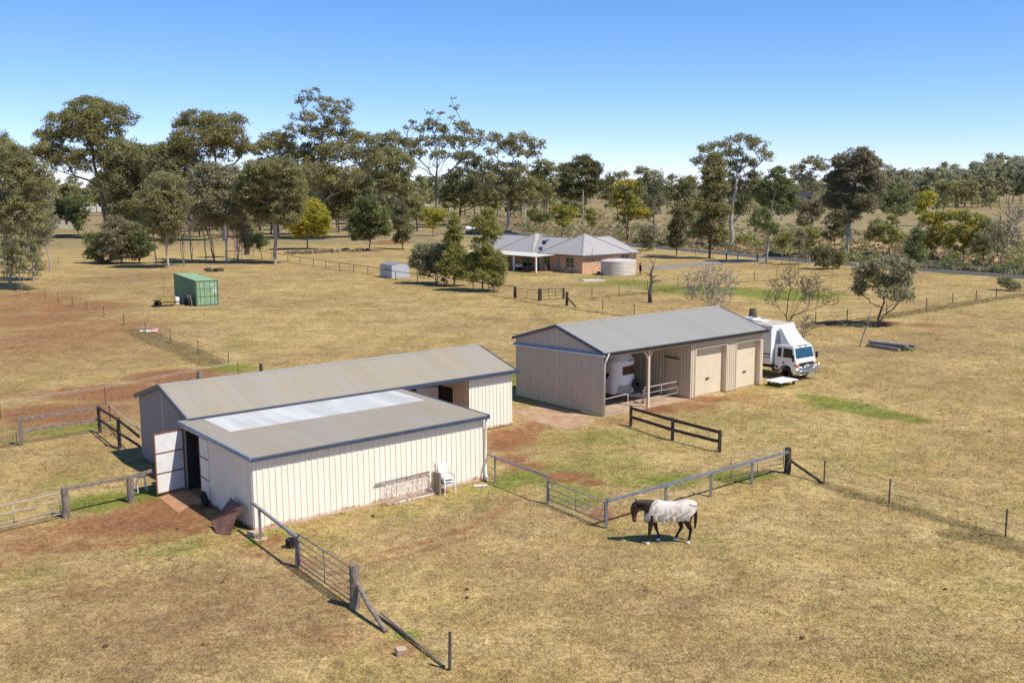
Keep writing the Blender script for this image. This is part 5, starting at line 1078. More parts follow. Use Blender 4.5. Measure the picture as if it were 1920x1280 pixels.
MB().box(-.08, .0, 5.1, 5.95, 0, 2.0).build('door', mat('grey_green_door', (.27, .31, .30), (.22, .26, .25), 3, .5), HS)
MB().box(-.35, -.02, 5.05, 6.0, .0, .02).build('step', M_conc, HS)
vr = MB(); vr.add([(-4.6, 5.6, 2.50), (1.6, 5.6, 2.74), (1.6, 24, 2.74), (-4.6, 24, 2.50), (-4.6, 5.6, 2.44), (1.6, 5.6, 2.66), (1.6, 24, 2.66), (-4.6, 24, 2.44)], [(0,1,2,3),(7,6,5,4),(0,4,5,1),(1,5,6,2),(2,6,7,3),(3,7,4,0)]); vr.build('veranda_roof', M_frame, HS)
for x, y in ((-4.3, 5.8), (-4.3, 11.2), (-4.3, 16.5), (-4.3, 22), (-.2, 9.5)): MB().box(x - .11, x + .11, y - .11, y + .11, .0, 2.46 if x < -1 else 2.6).build('veranda_post', M_white, HS)
MB().box(-4.6, 1.6, 5.4, 24, -.02, .06).build('veranda_floor', M_ramp, HS)
sp_ = MB(); sp_.add([(-.02, 10.6, 4.08), (1.1, 12.2, 4.55), (1.4, 11.6, 4.45), (.25, 10.0, 3.98)], [(0,1,2,3)]) if False else None
pn = MB(); slab_quad(pn, [Vector((1.1, 9.9, 4.02)), Vector((1.1, 10.8, 4.02)), Vector((2.0, 11.6, 4.55)), Vector((2.0, 10.6, 4.55))], .08); pn.build('solar_collector', M_glass, HS)
ds = MB(); ds.lathe([(.0001, 0), (.25, .04), (.42, .14), (.44, .14), (.26, .02), (.0001, -.03)], (0, 0, 0), 16, 'y'); dso = ds.build('satellite_dish', M_steel, HS, smooth=True); dso.location = (1.2, 9.3, 4.75); dso.rotation_euler = (.4, 0, .6)
mb = MB(); mb.tube([(1.2, 9.35, 4.0), (1.2, 9.35, 4.75)], .03, 6); mb.build('dish_mast', M_steel, HS)
def hw(x, y): c, s = math.cos(RZ), math.sin(RZ); return Vector((OH.x + c*x - s*y, OH.y + s*x + c*y, 0))
def patio_chair(x, y, r, label, m):
    t = thing('patio_chair', label, 'chair', hw(x, y) + Vector((0, 0, .06)), r, 'chairs on the veranda'); MB().box(-.28, .28, -.28, .28, .38, .46).build('seat', m, t); MB().box(-.28, .28, .24, .32, .46, 1.0).build('backrest', m, t)
    for a, b in ((-.25, -.25), (.25, -.25), (.25, .25), (-.25, .25)): MB().box(a - .03, a + .03, b - .03, b + .03, 0, .38).build('leg', m, t)
M_redch = mat('terracotta_cushion', (.40, .14, .09), (.33, .11, .07), 4, .8)
patio_chair(-2.6, 8.4, 1.2, 'terracotta chair on the veranda just behind the front corner post', M_redch); patio_chair(-2.4, 10.2, -1.6, 'grey chair deeper in the veranda left of the terracotta chair', M_steel); patio_chair(-1.4, 7.0, 2.5, 'pale wicker chair on the veranda nearest the brick corner', M_tim)
t = thing('patio_table', 'dark round table on the veranda among the chairs', 'table', hw(-2.6, 9.3) + Vector((0, 0, .06))); MB().lathe([(.6, .68), (.6, .72), (.0001, .72)], n=20).build('table_top', M_timd, t); MB().tube([(0, 0, 0), (0, 0, .68)], .05, 8).build('leg', M_timd, t)
t = thing('barbecue', 'white lidded barbecue standing by the middle veranda post', 'barbecue', hw(-3.6, 10.8) + Vector((0, 0, .06)), RZ); MB().box(-.5, .5, -.3, .3, .55, .95).build('barbecue_body', M_white, t, bevel=.05); MB().box(-.42, .42, -.25, .25, 0, .55).build('stand', M_chassis, t)
# rainwater tank
tk = at(1163, 517.5); TKc = (tk.x, tk.y + 2.6, 0); TK = thing('water_tank', 'round corrugated pale grey rainwater tank before the brick wall', 'water tank', TKc)
M_tank = mat('pale_tank_steel', (.60, .52, .455), (.54, .465, .40), 1.5, .5); prof = []; z = 0
while z < 2.05: prof += [(2.62, z), (2.66, z + .06), (2.62, z + .12)]; z += .2
MB().lathe(prof, n=64).build('tank_wall', M_tank, TK, fixn=True)
MB().lathe([(2.66, 2.06), (2.66, 2.1), (1.8, 2.32), (.3, 2.42), (.0001, 2.42)], n=48).build('tank_lid', mat('tank_lid_paint', (.60, .52, .49), (.54, .47, .44), 2, .5), TK)
mb = MB(); mb.tube([(.2, -.3, 2.42), (.9, -.5, 2.75), (1.9, .2, 2.4)], .05, 6); mb.lathe([(.35, 2.4), (.35, 2.48), (.0001, 2.5)], (-.9, -.6, -.12), 14); mb.build('inlet_pipe', M_fasc, TK)
t = thing('pump', 'small dark pump unit beside the left of the rainwater tank', 'pump', (TKc[0] - 3.0, TKc[1] - .6, 0)); MB().box(-.25, .25, -.3, .3, 0, .55).build('pump_body', mat('blue_pump', (.04, .05, .12), None, 4, .5), t, bevel=.05)
t = thing('lawn_slab', 'small pale concrete slab with a tap on the house lawn', 'slab', at(1113, 526.5)); MB().box(-1.5, 1.5, -1.2, 1.2, 0, .12).build('slab', mat('pale_slab', (.6, .53, .45), (.5, .43, .36), 1, .9), t); MB().tube([(1.2, -.2, .12), (1.2, -.2, .8)], .06, 6).build('tap_post', M_tim, t)
# person by the tank
pp = at(1200.5, 515.5); PE = thing('person', 'person in black shirt and dark shorts standing right of the rainwater tank', 'person', pp, .5)
bd = MB()
ellloft(bd, [(0, 0, .92, .15, .11), (0, 0, 1.05, .15, .11), (0, 0, 1.25, .18, .12), (0, 0, 1.42, .19, .11), (.0, 0, 1.50, .10, .08), (.01, 0, 1.56, .06, .06), (.02, 0, 1.62, .07, .085), (.02, 0, 1.72, .08, .10), (.01, 0, 1.80, .06, .07), (.01, 0, 1.83, .02, .02)], 14)
for s in (-1, 1):
    ellloft(bd, [(0, s * .09, .98, .095, .11), (.01, s * .10, .75, .085, .095), (.02, s * .105, .50, .06, .07), (.0, s * .11, .30, .055, .065), (-.01, s * .11, .09, .038, .045), (.03, s * .115, .05, .045, .07), (.05, s * .115, .0, .045, .09)], 12)
    ellloft(bd, [(0, s * .17, 1.44, .055, .055), (0, s * .23, 1.38, .05, .05), (-.01, s * .26, 1.15, .042, .045), (.04, s * .27, .95, .034, .036), (.09, s * .26, .82, .028, .034), (.11, s * .25, .74, .02, .025)], 10)
    for k in range(4): ellloft(bd, [(.10 + .012 * k, s * (.262 - .012 * k), .77, .008, .008), (.125 + .014 * k, s * (.258 - .012 * k), .70 - .006 * (k % 2), .007, .007), (.12 + .014 * k, s * (.25 - .012 * k), .655, .006, .006)], 6)
    ellloft(bd, [(.12, s * .235, .78, .009, .009), (.155, s * .22, .72, .008, .008)], 6)
def person_mat():
    m = mat('person_skin_and_clothes', (.36, .20, .13), (.32, .17, .11), 6, .6); nt = m.node_tree; L = nt.links.new; bs = nt.nodes['Principled BSDF']; src = bs.inputs['Base Color'].links[0].from_socket
    tc = N(nt, 'ShaderNodeTexCoord'); sp = N(nt, 'ShaderNodeSeparateXYZ'); L(tc.outputs['Object'], sp.inputs[0])
    def step(a, b): q = N(nt, 'ShaderNodeMapRange'); q.inputs[1].default_value = a; q.inputs[2].default_value = b; L(sp.outputs['Z'], q.inputs[0]); return q.outputs[0]
    def mx(f, a, c): q = N(nt, 'ShaderNodeMix', data_type='RGBA'); L(f, q.inputs[0]); L(a, q.inputs[6]); q.inputs[7].default_value = (*c, 1); return q.outputs[2]
    c = mx(step(.10, .09), src, (.03, .028, .026)); L(c, bs.inputs['Base Color']); return m
bo = bd.build('body', person_mat(), PE); rm = bo.modifiers.new('one_surface', 'REMESH'); rm.mode = 'VOXEL'; rm.voxel_size = .014; rm.use_smooth_shade = True; sm = bo.modifiers.new('soften', 'SMOOTH'); sm.iterations = 3
M_cloth = mat('black_cloth', (.018, .017, .018), (.03, .028, .028), 6, .9)
sh = MB(); ellloft(sh, [(0, 0, .90, .175, .135), (0, 0, 1.05, .172, .13), (0, 0, 1.25, .198, .138), (0, 0, 1.42, .205, .128), (0, 0, 1.49, .12, .095), (0, 0, 1.515, .08, .075)], 16)
for s in (-1, 1): ellloft(sh, [(0, s * .15, 1.44, .07, .07), (0, s * .235, 1.38, .068, .068), (-.01, s * .268, 1.16, .058, .06)], 12)
sh.build('shirt', M_cloth, PE, smooth=True)
so_ = MB()
for s in (-1, 1): ellloft(so_, [(0, s * .085, 1.0, .11, .128), (.01, s * .10, .75, .108, .118), (.02, s * .105, .52, .09, .10)], 12)
so_.build('shorts', M_cloth, PE, smooth=True)
ha = MB(); ellloft(ha, [(-.02, 0, 1.68, .085, .06), (0, 0, 1.76, .09, .105), (.0, 0, 1.82, .07, .08), (0, 0, 1.85, .02, .03)], 12); ha.build('hair', M_hair, PE, smooth=True)
# little grey shed and fence wheel
GS = at(735, 522.5); GS_ = thing('garden_shed', 'little grey tin garden shed behind the dark rail fence', 'shed', GS, .62)
M_gsh = cladding('grey_shed_tin', (.46, .47, .50), stain_h=.1); mb = MB(); ribbed(mb, (0, 3.6), (0, 0), .0, 1.95, (-1, 0), .2, .05, .025); ribbed(mb, (0, 0), (2.9, 0), .0, lambda t: 1.95 + .28 * (1 - abs(t - 1.45) / 1.45), (0, -1), .2, .05, .025); ribbed(mb, (2.9, 0), (2.9, 3.6), 0, 1.95, (1, 0), .2, .05, .025); ribbed(mb, (2.9, 3.6), (0, 3.6), 0, 1.95, (0, 1), .2, .05, .025); mb.build('wall', M_gsh, GS_, fixn=False)
mb = MB(); mb.extrude([(-.08, 1.93), (1.45, 2.25), (2.98, 1.93), (2.98, 1.97), (1.45, 2.29), (-.08, 1.97)], 'y', -.06, 3.66); mb.build('roof', mat('slate_shed_roof', (.27, .27, .29), (.22, .22, .24), 2, .5), GS_)
t = thing('wagon_wheel', 'old pale wagon wheel propped on the yard fence under the she-oaks', 'wheel', at(925, 548)); mb = MB(); pts = [(math.cos(2*math.pi*k/24) * .62, 0, .68 + math.sin(2*math.pi*k/24) * .62) for k in range(25)]; mb.tube(pts, .05, 6, cap=False); mb.build('rim', M_tim, t)
mb = MB()
for k in range(8): a = 2*math.pi*k/8; mb.tube([(0, 0, .68), (math.cos(a) * .6, 0, .68 + math.sin(a) * .6)], .025, 5)
mb.build('spokes', M_tim, t)
# cars beyond the house
def car(name, label, loc, rz, paint, ute=False):
    t = thing(name, label, 'car', loc, rz, None)
    pr = [(-2.2, .35), (-2.2, .85), (-2.1, .95), (-1.5, 1.0)] + ([(-.2, 1.0), (-.15, 1.5), (.5, 1.55), (1.1, 1.05)] if ute else [(-1.9, 1.0), (-1.6, 1.5), (.2, 1.55), (.9, 1.05)]) + [(2.1, .9), (2.25, .7), (2.25, .35)]
    if not ute: pr = [q for q in pr if q != (-1.5, 1.0)]
    mb = MB(); mb.extrude(pr, 'y', -.88, .88); b = mb.build('body', paint, t, bevel=.06)
    for s in (-1, 1):
        mb = MB(); w_ = [(-.1, 1.05), (.75, 1.05), (.4, 1.46), (-.08, 1.44)] if ute else [(-1.7, 1.05), (.7, 1.05), (.15, 1.46), (-1.5, 1.44)]
        mb.add([(x, s * .89, z) for x, z in w_] + [(x, s * .86, z) for x, z in w_], [(0,1,2,3),(7,6,5,4),(0,4,5,1),(1,5,6,2),(2,6,7,3),(3,7,4,0)]); mb.build('side_window', M_glass, b)
        for x in (-1.4, 1.4): wheel('wheel', t, (x, s * .8, .33), .33, .22, 'y')
        MB().box(2.2, 2.27, s * .6 - .18, s * .6 + .18, .62, .78).build('headlight', M_chrome, b)
    mb = MB(); mb.add([(.98, -.78, 1.05), (.98, .78, 1.05), (.44, .7, 1.49), (.44, -.7, 1.49), (.92, -.78, 1.03), (.92, .78, 1.03), (.38, .7, 1.47), (.38, -.7, 1.47)] if ute else [(.80, -.78, 1.09), (.80, .78, 1.09), (.18, .7, 1.53), (.18, -.7, 1.53), (.7, -.78, 1.07), (.7, .78, 1.07), (.1, .7, 1.5), (.1, -.7, 1.5)], [(0,1,2,3),(7,6,5,4),(0,4,5,1),(1,5,6,2),(2,6,7,3),(3,7,4,0)]); mb.build('windscreen', M_glass, b)
    return t
M_navy = mat('navy_car_paint', (.03, .045, .10), (.025, .035, .08), 3, .25, spec=.6)
car('parked_ute', 'navy utility parked on the drive behind the she-oak trees', at(888, 440), 2.6, M_navy, True); car('parked_car', 'white car parked behind the navy utility', at(883, 433), 1.2, M_van); car('parked_car', 'dark blue car showing above the left end of the house roof', at(955, 442), .2, M_navy)
# power poles
M_pole = mat('grey_green_pole', (.36, .38, .35), (.27, .29, .26), 2, .7, stretch=(1, 1, .2))
def pole(px, pb, pt, label, arm=False, r=.13):
    b = at(px, pb); h_ = height(px, pb, pt); t = thing('power_pole', label, 'pole', b, 0); MB().tube([(0, 0, 0), (0, 0, h_)], [r, r * .65], 10).build('shaft', M_pole, t, smooth=True)
    if arm: MB().box(-.9, .9, -.06, .06, h_ - .6, h_ - .45).build('cross_arm', M_timd, t)
    else: MB().box(-.12, .12, -.12, .12, h_ - .25, h_).build('cap', M_steel, t)
pole(986, 452, 382, 'short pale pole rising behind the left peak of the house roof'); pole(1093, 455, 356, 'tall slim pole rising behind the right peak of the house roof', r=.11); pole(844, 470, 386, 'thin grey pole among the she-oaks left of the house', r=.08)
def gpost(px, pb, pt, name, label, m, r=.06, head=None):
    b = at(px, pb); h_ = height(px, pb, pt); t = thing(name, label, 'post', b); MB().box(-r, r, -r * .6, r * .6, 0, h_).build('post', m, t)
    if head: MB().box(-.28, .28, -.2, .2, h_, h_ + .35).build('mailbox', head, t, bevel=.04)
gpost(1601, 489, 476, 'guide_post', 'white roadside guide post below the tall twin trunked gum', M_white, .1); gpost(1383, 487, 477, 'guide_post', 'cream guide post at the mouth of the driveway', M_frame, .1)
gpost(1362, 487, 474, 'letterbox_post', 'dark letterbox post with a white box beside the driveway', M_timd, .1, M_white); gpost(1420, 490, 475, 'gate_post', 'dark square gate post on the right of the driveway', M_timd, .13); gpost(1608, 502, 493, 'marker_post', 'short white marker post at the road edge left of the lone tree', M_white, .12)
# ---- distant buildings
def far_house(px, pb, wpx, wall_px, roof_px, label, mw, mr, depth=9, rz=0.0, name='farm_house', skill=False):
    b = at(px, pb); s = ppm(px, pb); w_ = wpx / s; h1_ = height(px, pb, wall_px); h2_ = height(px, pb, roof_px)
    t = thing(name, label, 'house' if 'house' in name else 'shed', b, rz); MB().box(-w_/2, w_/2, 0, depth, 0, h1_).build('wall', mw, t)
    if h2_ > h1_ + .1:
        rfm = MB(); rfm.extrude([(-.5, h1_), (depth/2, h2_), (depth + .5, h1_), (depth + .5, h1_ + .12), (depth/2, h2_ + .12), (-.5, h1_ + .12)], 'x', -w_/2 - .4, w_/2 + .4); rfm.build('roof', mr, t)
    for k in (-.3, .15): wd = MB(); wd.box(w_ * k, w_ * k + w_ * .14, -.06, .02, h1_ * .35, h1_ * .75); wd.build('window', M_glass, t)
    return t
M_fw = mat('bright_white_wall', (.80, .78, .76), (.7, .68, .66), .4, .7); M_fr = mat('slate_far_roof', (.13, .12, .13), (.1, .1, .11), .4, .7); M_fc = mat('cream_far_wall', (.60, .54, .44), (.52, .46, .37), .4, .7)
far_house(178, 397, 52, 369, 359, 'white walled house with a slate roof glimpsed through the tall gums at left', M_fw, M_fr, 10)
far_house(119, 428, 30, 406, 405, 'cream box shed standing in the open at the far left', M_fc, M_fc, 5, name='farm_shed')
far_house(312, 399, 26, 382, 379, 'white shed seen between trunks in the left grove', M_fw, M_fw, 6, name='farm_shed')
far_house(455, 403, 62, 392, 388, 'long low white shed behind the left grove of gums', M_fw, M_fw, 6, name='farm_shed')
far_house(783, 391, 44, 379, 370, 'pale house with grey roof behind the open crowned gum', M_fw, mat('grey_far_roof', (.33, .32, .33), None, .4, .7), 9)
far_house(1051, 392, 18, 384, 380, 'small blue shed far beyond the brick house', mat('blue_far_shed', (.08, .12, .25), None, 1, .6), M_fr, 6, name='farm_shed')
far_house(1506, 392, 40, 370, 361, 'dark roofed house on the rise beyond the right trees', mat('dark_far_wall', (.05, .045, .05), None, 1, .8), mat('charcoal_far_roof', (.03, .03, .035), None, 1, .8), 9)
t = thing('tree_stump', 'charred upright tree stump in the left paddock beside the yard fence', 'stump', at(463, 477)); rr = random.Random(3); mb = MB(); n = 12; prof = []
MB().tube([(0, 0, 0), (.05, 0, .5), (0, 0, 1.3), (-.1, 0, 2.0), (-.15, 0, 2.6), (-.1, 0, 3.0)], [.62, .5, .46, .36, .2, .05], 9).tube([(.2, 0, 0), (.28, 0, 1.0), (.3, 0, 1.9)], [.35, .28, .08], 7).build('stump_wood', mat('charred_wood', (.025, .02, .02), (.07, .055, .05), 2, .95, bump=.5), t)
# ================================================================== TREES
def leaf_mat(name, ca, cb, cc=None, tr=.5):
    m = bpy.data.materials.new(name); m.use_nodes = True; nt = m.node_tree; L = nt.links.new; bs = nt.nodes['Principled BSDF']; out = nt.nodes['Material Output']
    at_ = N(nt, 'ShaderNodeAttribute', attribute_name='tint'); rp = N(nt, 'ShaderNodeValToRGB'); L(at_.outputs['Fac'], rp.inputs[0])
    e = rp.color_ramp.elements; e[0].position = 0; e[0].color = (*ca, 1); e[1].position = 1 if cc is None else .62; e[1].color = (*cb, 1)
    if cc: q = e.new(.74); q.color = (*cc, 1)
    L(rp.outputs[0], bs.inputs['Base Color']); bs.inputs['Roughness'].default_value = .55; bs.inputs['Specular IOR Level'].default_value = .3
    tl = N(nt, 'ShaderNodeBsdfTranslucent'); hs = N(nt, 'ShaderNodeHueSaturation'); hs.inputs['Value'].default_value = 1.25; L(rp.outputs[0], hs.inputs['Color']); L(hs.outputs[0], tl.inputs[0])
    mx = N(nt, 'ShaderNodeMixShader'); mx.inputs[0].default_value = tr; L(bs.outputs[0], mx.inputs[1]); L(tl.outputs[0], mx.inputs[2]); L(mx.outputs[0], out.inputs[0]); return m
LEAF = {'bronze': leaf_mat('bronze_gum_leaves', (0.171, 0.163, 0.062), (0.402, 0.358, 0.150)), 'olive': leaf_mat('olive_gum_leaves', (0.174, 0.176, 0.070), (0.407, 0.385, 0.168)),
        'green': leaf_mat('green_leaves', (0.116, 0.149, 0.050), (0.275, 0.297, 0.106)), 'grey': leaf_mat('grey_green_leaves', (0.209, 0.204, 0.114), (0.418, 0.396, 0.228)),
        'yellow': leaf_mat('yellow_green_leaves', (0.286, 0.275, 0.042), (0.572, 0.506, 0.066)), 'dark': leaf_mat('dark_leaves', (0.101, 0.112, 0.050), (0.275, 0.253, 0.108)),
        'wattle': leaf_mat('wattle_leaves', (0.132, 0.154, 0.048), (0.308, 0.308, 0.078), (0.682, 0.517, 0.036)), 'she': leaf_mat('she_oak_needles', (0.193, 0.204, 0.058), (0.418, 0.391, 0.108)),
        'brown': leaf_mat('brownish_leaves', (0.204, 0.176, 0.102), (0.380, 0.330, 0.186)), 'dome': leaf_mat('grey_brown_gum_leaves', (0.165, 0.154, 0.086), (0.374, 0.330, 0.192))}
BARK = {'pale': mat('pale_gum_bark', (.46, .41, .36), (.27, .22, .18), 1.6, .85, stretch=(2, 2, .4)), 'dark': mat('dark_bark', (.075, .06, .05), (.14, .11, .09), 3, .9, stretch=(2, 2, .4)), 'grey': mat('grey_bark', (.24, .20, .17), (.14, .115, .1), 2.4, .9, stretch=(2, 2, .4))}
def leaves_mesh(name, C, Rc, n_each, size, rng, up=.35, flat=.6, droop=0.0, m=None, parent=None, elong=1.9):
    """C clump centres (n,3), Rc radii; small leaf faces spread through every clump"""
    n = len(C); tot = int(np.sum(n_each)); idx_ = np.repeat(np.arange(n), n_each)
    d = rng.normal(size=(tot, 3)); d /= np.linalg.norm(d, axis=1)[:, None] + 1e-9
    r = np.minimum(rng.uniform(.15, 1, tot) ** .6 * rng.choice([1.0, 1.0, 1.35], tot), 1.5); off = d * r[:, None] * Rc[idx_][:, None]; off[:, 2] *= flat
    off[:, 2] += -.15 * (off[:, 0] ** 2 + off[:, 1] ** 2) / (Rc[idx_] + 1e-6) * flat                  # umbrella-like pads
    p = C[idx_] + off
    nrm = rng.normal(size=(tot, 3)) * .8; nrm[:, 2] += up; nrm += d * .5; nrm /= np.linalg.norm(nrm, axis=1)[:, None]
    a = rng.normal(size=(tot, 3)); a[:, 2] -= droop * 2; a -= nrm * np.sum(a * nrm, 1)[:, None]; a /= np.linalg.norm(a, axis=1)[:, None] + 1e-9
    b = np.cross(nrm, a); s = size * rng.uniform(.6, 1.35, tot)
    A = a * (s * elong / 2)[:, None]; B = b * (s / 2)[:, None]
    V = np.stack([p - A, p + B * 1.0 - A * .1, p + A, p - B * 1.0 - A * .1], 1).reshape(-1, 3)
    me = bpy.data.meshes.new(name); me.vertices.add(tot * 4); me.vertices.foreach_set('co', V.astype(np.float32).ravel())
    me.loops.add(tot * 4); me.loops.foreach_set('vertex_index', np.arange(tot * 4, dtype=np.int32))
    me.polygons.add(tot); me.polygons.foreach_set('loop_start', (np.arange(tot) * 4).astype(np.int32)); me.polygons.foreach_set('loop_total', np.full(tot, 4, np.int32)); me.update()
    ct = rng.uniform(0, 1, n); t = np.clip(ct[idx_] * .7 + rng.uniform(0, .4, tot) - .05, 0, 1)
    at_ = me.attributes.new('tint', 'FLOAT', 'POINT'); at_.data.foreach_set('value', np.repeat(t, 4).astype(np.float32))
    me.materials.append(m); o = bpy.data.objects.new(name, me); COL.objects.link(o); o.parent = parent; return o
def grow(nodes, par, target, rnd, wig=.08, sag=.0, step=None, low=.3):
    """join target to the nearest suitable lower node by a short curved path"""
    best, bd_ = 0, 1e9
    for i, q in enumerate(nodes):
        dz = target[2] - q[2]; dh = math.hypot(target[0] - q[0], target[1] - q[1]); dd = math.sqrt(dz * dz + dh * dh)
        cost = dd + (3.0 * max(0, low * dh - dz)) 
        if cost < bd_: bd_, best = cost, i
    a = Vector(nodes[best]); b = Vector(target); L_ = (b - a).length; k = max(1, min(5, int(L_ / (step or .9)))); prev = best
    for j in range(1, k + 1):
        f = j / k; p = a.lerp(b, f); hump = math.sin(math.pi * f)
        p = p + Vector((rnd.uniform(-1, 1), rnd.uniform(-1, 1), rnd.uniform(-.5, .5))) * wig * L_ * hump + Vector((0, 0, -sag * L_ * hump))
        if j == k: p = b
        nodes.append(tuple(p)); par.append(prev); prev = len(nodes) - 1
    return prev
def skeleton_mesh(name, nodes, par, r_base, bark, parent, tip=.02, sides=6):
    n = len(nodes); cnt = [0] * n; kids = [[] for _ in range(n)]
    for i in range(1, n): kids[par[i]].append(i)
    for i in range(n - 1, -1, -1):
        if not kids[i]: cnt[i] = 1
        if i: cnt[par[i]] += cnt[i]
    mx = cnt[0]; rad = [max(tip, r_base * (c / mx) ** .56) for c in cnt]; rad[0] = r_base * 1.25
    mb = MB(); done = [False] * n
    for i in range(1, n):                                          # chains from each fork to its tip
        if done[i]: continue
        ch = [par[i], i]; done[i] = True; c = i
        while kids[c]:
            k = max(kids[c], key=lambda q: cnt[q])
            if done[k]: break
            ch.append(k); done[k] = True; c = k
        rs = [min(rad[ch[0]], rad[ch[1]] * 1.15)] + [rad[q] for q in ch[1:]]
        pts = [Vector(nodes[q]) for q in ch]
        if any((pts[q+1] - pts[q]).length < 1e-4 for q in range(len(pts) - 1)): continue
        mb.tube(pts, rs, sides if rs[0] > .05 else (5 if rs[0] > .03 else 3), cap=False)
    return mb.build(name, bark, parent, smooth=True, fixn=False)
TREE_N = 0
def tree(label, base, lobes, leaf='olive', bark='grey', r=None, dens=1.0, seed=0, leafpx=2.05, clump=8.0, trunk_top=None, multi=1, group=None, name='gum_tree', droop=0.0, flat=.6, up=.35, bare=False, wig=.1, low=.25, depthf=1.0, spread=.5, ls=1.14, skirt=False):
    """base: photo pixel of the trunk foot; lobes: crown masses (photo x, y, half width, half height)"""
    global TREE_N; TREE_N += 1; seed = seed or TREE_N * 17 + 3
    rnd = random.Random(seed); rng = np.random.default_rng(seed)
    px, py = base; b = at(px, py); s = ppm(px, py)
    t = thing(name, label, 'tree' if name != 'shrub' else 'shrub', b, 0, group)
    Z = lambda q: height(px, py, q)
    LB = []; xs = [l[0] for l in lobes]; half = max(4, (max(xs) - min(xs)) / 2 + 8) / s
    if skirt:
        ym = sorted(l[1] for l in lobes)[len(lobes) // 2]
        lobes = list(lobes) + [(l[0] + rnd.uniform(-8, 8), l[1] + l[3] * 1.5, l[2] * .75, l[3] * .8) for l in lobes if l[1] >= ym]
    for (lx, ly, rx, ry) in lobes:
        rx, ry = rx * ls, ry * ls
        x = (lx - px) / s; z = Z(ly); RX = rx / s; RZ_ = max(.15, (Z(ly - ry) - Z(ly + ry)) / 2)
        y = rnd.uniform(-1, 1) * half * spread * depthf; LB.append((x, y, z, RX, max(RX, RZ_ * .8) * .85, RZ_))
    H = max(l[2] + l[5] for l in LB); zc = sum(l[2] * l[3] * l[5] for l in LB) / sum(l[3] * l[5] for l in LB); xc = sum(l[0] * l[3] * l[5] for l in LB) / sum(l[3] * l[5] for l in LB)
    tt = trunk_top if trunk_top else .72; zt = H * tt; zlow = min(l[2] - l[5] for l in LB)
    nodes = [(0, 0, -.1)]; par = [-1]
    fork0 = []
    for k in range(multi):
        prev = 0; x0 = 0 if multi == 1 else rnd.uniform(-.5, .5) * half * .9; y0 = 0 if multi == 1 else rnd.uniform(-.5, .5) * half * .9
        for j in range(1, 9):
            f = j / 8; p = (xc * f ** 1.5 * .85 + x0 * f + rnd.uniform(-1, 1) * .012 * H, y0 * f + rnd.uniform(-1, 1) * .012 * H, zt * f)
            nodes.append(p); par.append(prev); prev = len(nodes) - 1
    for l in sorted(LB, key=lambda l: abs(l[0] - xc) + abs(l[2] - zt)): grow(nodes, par, (l[0], l[1], l[2] - l[5] * .3), rnd, wig, .06, step=H * .06, low=low)
    C, Rc, NE = [], [], []
    cr = clump / s
    for (x, y, z, RX, RY, RZ_) in LB:
        nc = max(3, int(dens * 2.9 * (RX * RZ_ * s * s) * math.pi / (clump * clump * 1.9)))
        for _ in range(nc):
            d = Vector((rnd.gauss(0, 1), rnd.gauss(0, 1), rnd.gauss(0, 1) + .25)).normalized() * rnd.uniform(.35, 1) ** .5
            c = (x + d.x * RX, y + d.y * RY, max(.25, z + d.z * RZ_)); C.append(c); q = cr * rnd.uniform(.7, 1.6); Rc.append(min(q, max(RZ_ * 1.1, cr * .45)))
            grow(nodes, par, (c[0], c[1], c[2] - .1 * Rc[-1]), rnd, wig, .03, step=H * .05, low=low)
    if not bare:                                                   # loose sprays along the upper limbs
        cand = [q for q in nodes if q[2] > max(zlow * .8, H * .35) and math.hypot(q[0] - xc, q[1]) < half * 1.2]
        for _ in range(int(len(C) * .3 * min(1, dens))):
            q = rnd.choice(cand); C.append((q[0] + rnd.gauss(0, cr * .8), q[1] + rnd.gauss(0, cr * .8), q[2] + rnd.gauss(0, cr * .6))); Rc.append(cr * rnd.uniform(.5, .9))
    if bare:
        for c, q in zip(list(C), list(Rc)):
            for _ in range(4): grow(nodes, par, (c[0] + rnd.gauss(0, q), c[1] + rnd.gauss(0, q), c[2] + abs(rnd.gauss(0, q))), rnd, wig, 0, step=H * .08)
    skeleton_mesh('trunk', nodes, par, r * .72 if r else H * .0115, BARK[bark], t, tip=max(.010, .55 / s * (1 if not bare else .8)))
    if not bare or bare == 'few':
        C = np.array(C); Rc = np.array(Rc); lp = leafpx / s
        NE = np.maximum(4, (15 * dens ** .3 * (Rc * s / 8) ** 2 * (2.5 / leafpx) ** 2 * 1.8)).astype(int)
        if bare == 'few': NE = np.maximum(1, NE // 26)
        leaves_mesh('crown', C, Rc, NE, lp, rng, up, flat, droop, LEAF[leaf], t)
    return t
G_gum = None
# --- far left grove
tree('tallest pale trunked tree of the far left edge grove', (20, 541), [(15,300,50,32),(38,345,50,40),(72,335,38,32),(18,400,42,38),(60,400,40,32),(40,300,34,26)], 'olive', 'pale', dens=.75, clump=6.5, droop=.4, multi=3, r=.3)
tree('slender tree on the inner side of the far left grove', (63, 527), [(82,365,26,34),(66,420,32,36),(88,415,20,32),(60,455,20,14)], 'grey', 'pale', droop=.4, clump=6.5, dens=.7, multi=2, r=.26)
tree('bushy sapling clump low between the far left trunks', (42, 543), [(40,480,34,28),(68,495,22,24),(15,500,22,25),(50,455,28,22)], 'olive', 'pale', multi=4, name='sapling', clump=5.5, dens=.45)
tree('thin white stem with a wispy crown at the right rim of the far left grove', (93, 508), [(96,420,18,20),(88,445,14,14),(100,395,12,14)], 'grey', 'pale', name='sapling', clump=5.5, dens=.6)
tree('white stemmed sapling leaning between the far left trunks', (8, 520), [(2,440,20,24),(14,470,16,16)], 'olive', 'pale', name='sapling', clump=5.5, dens=.55, multi=2)
tree('gum rising behind the left edge of the photo', (-10, 470), [(5,268,25,22),(-18,300,36,40),(12,300,22,20)], 'olive', 'grey')
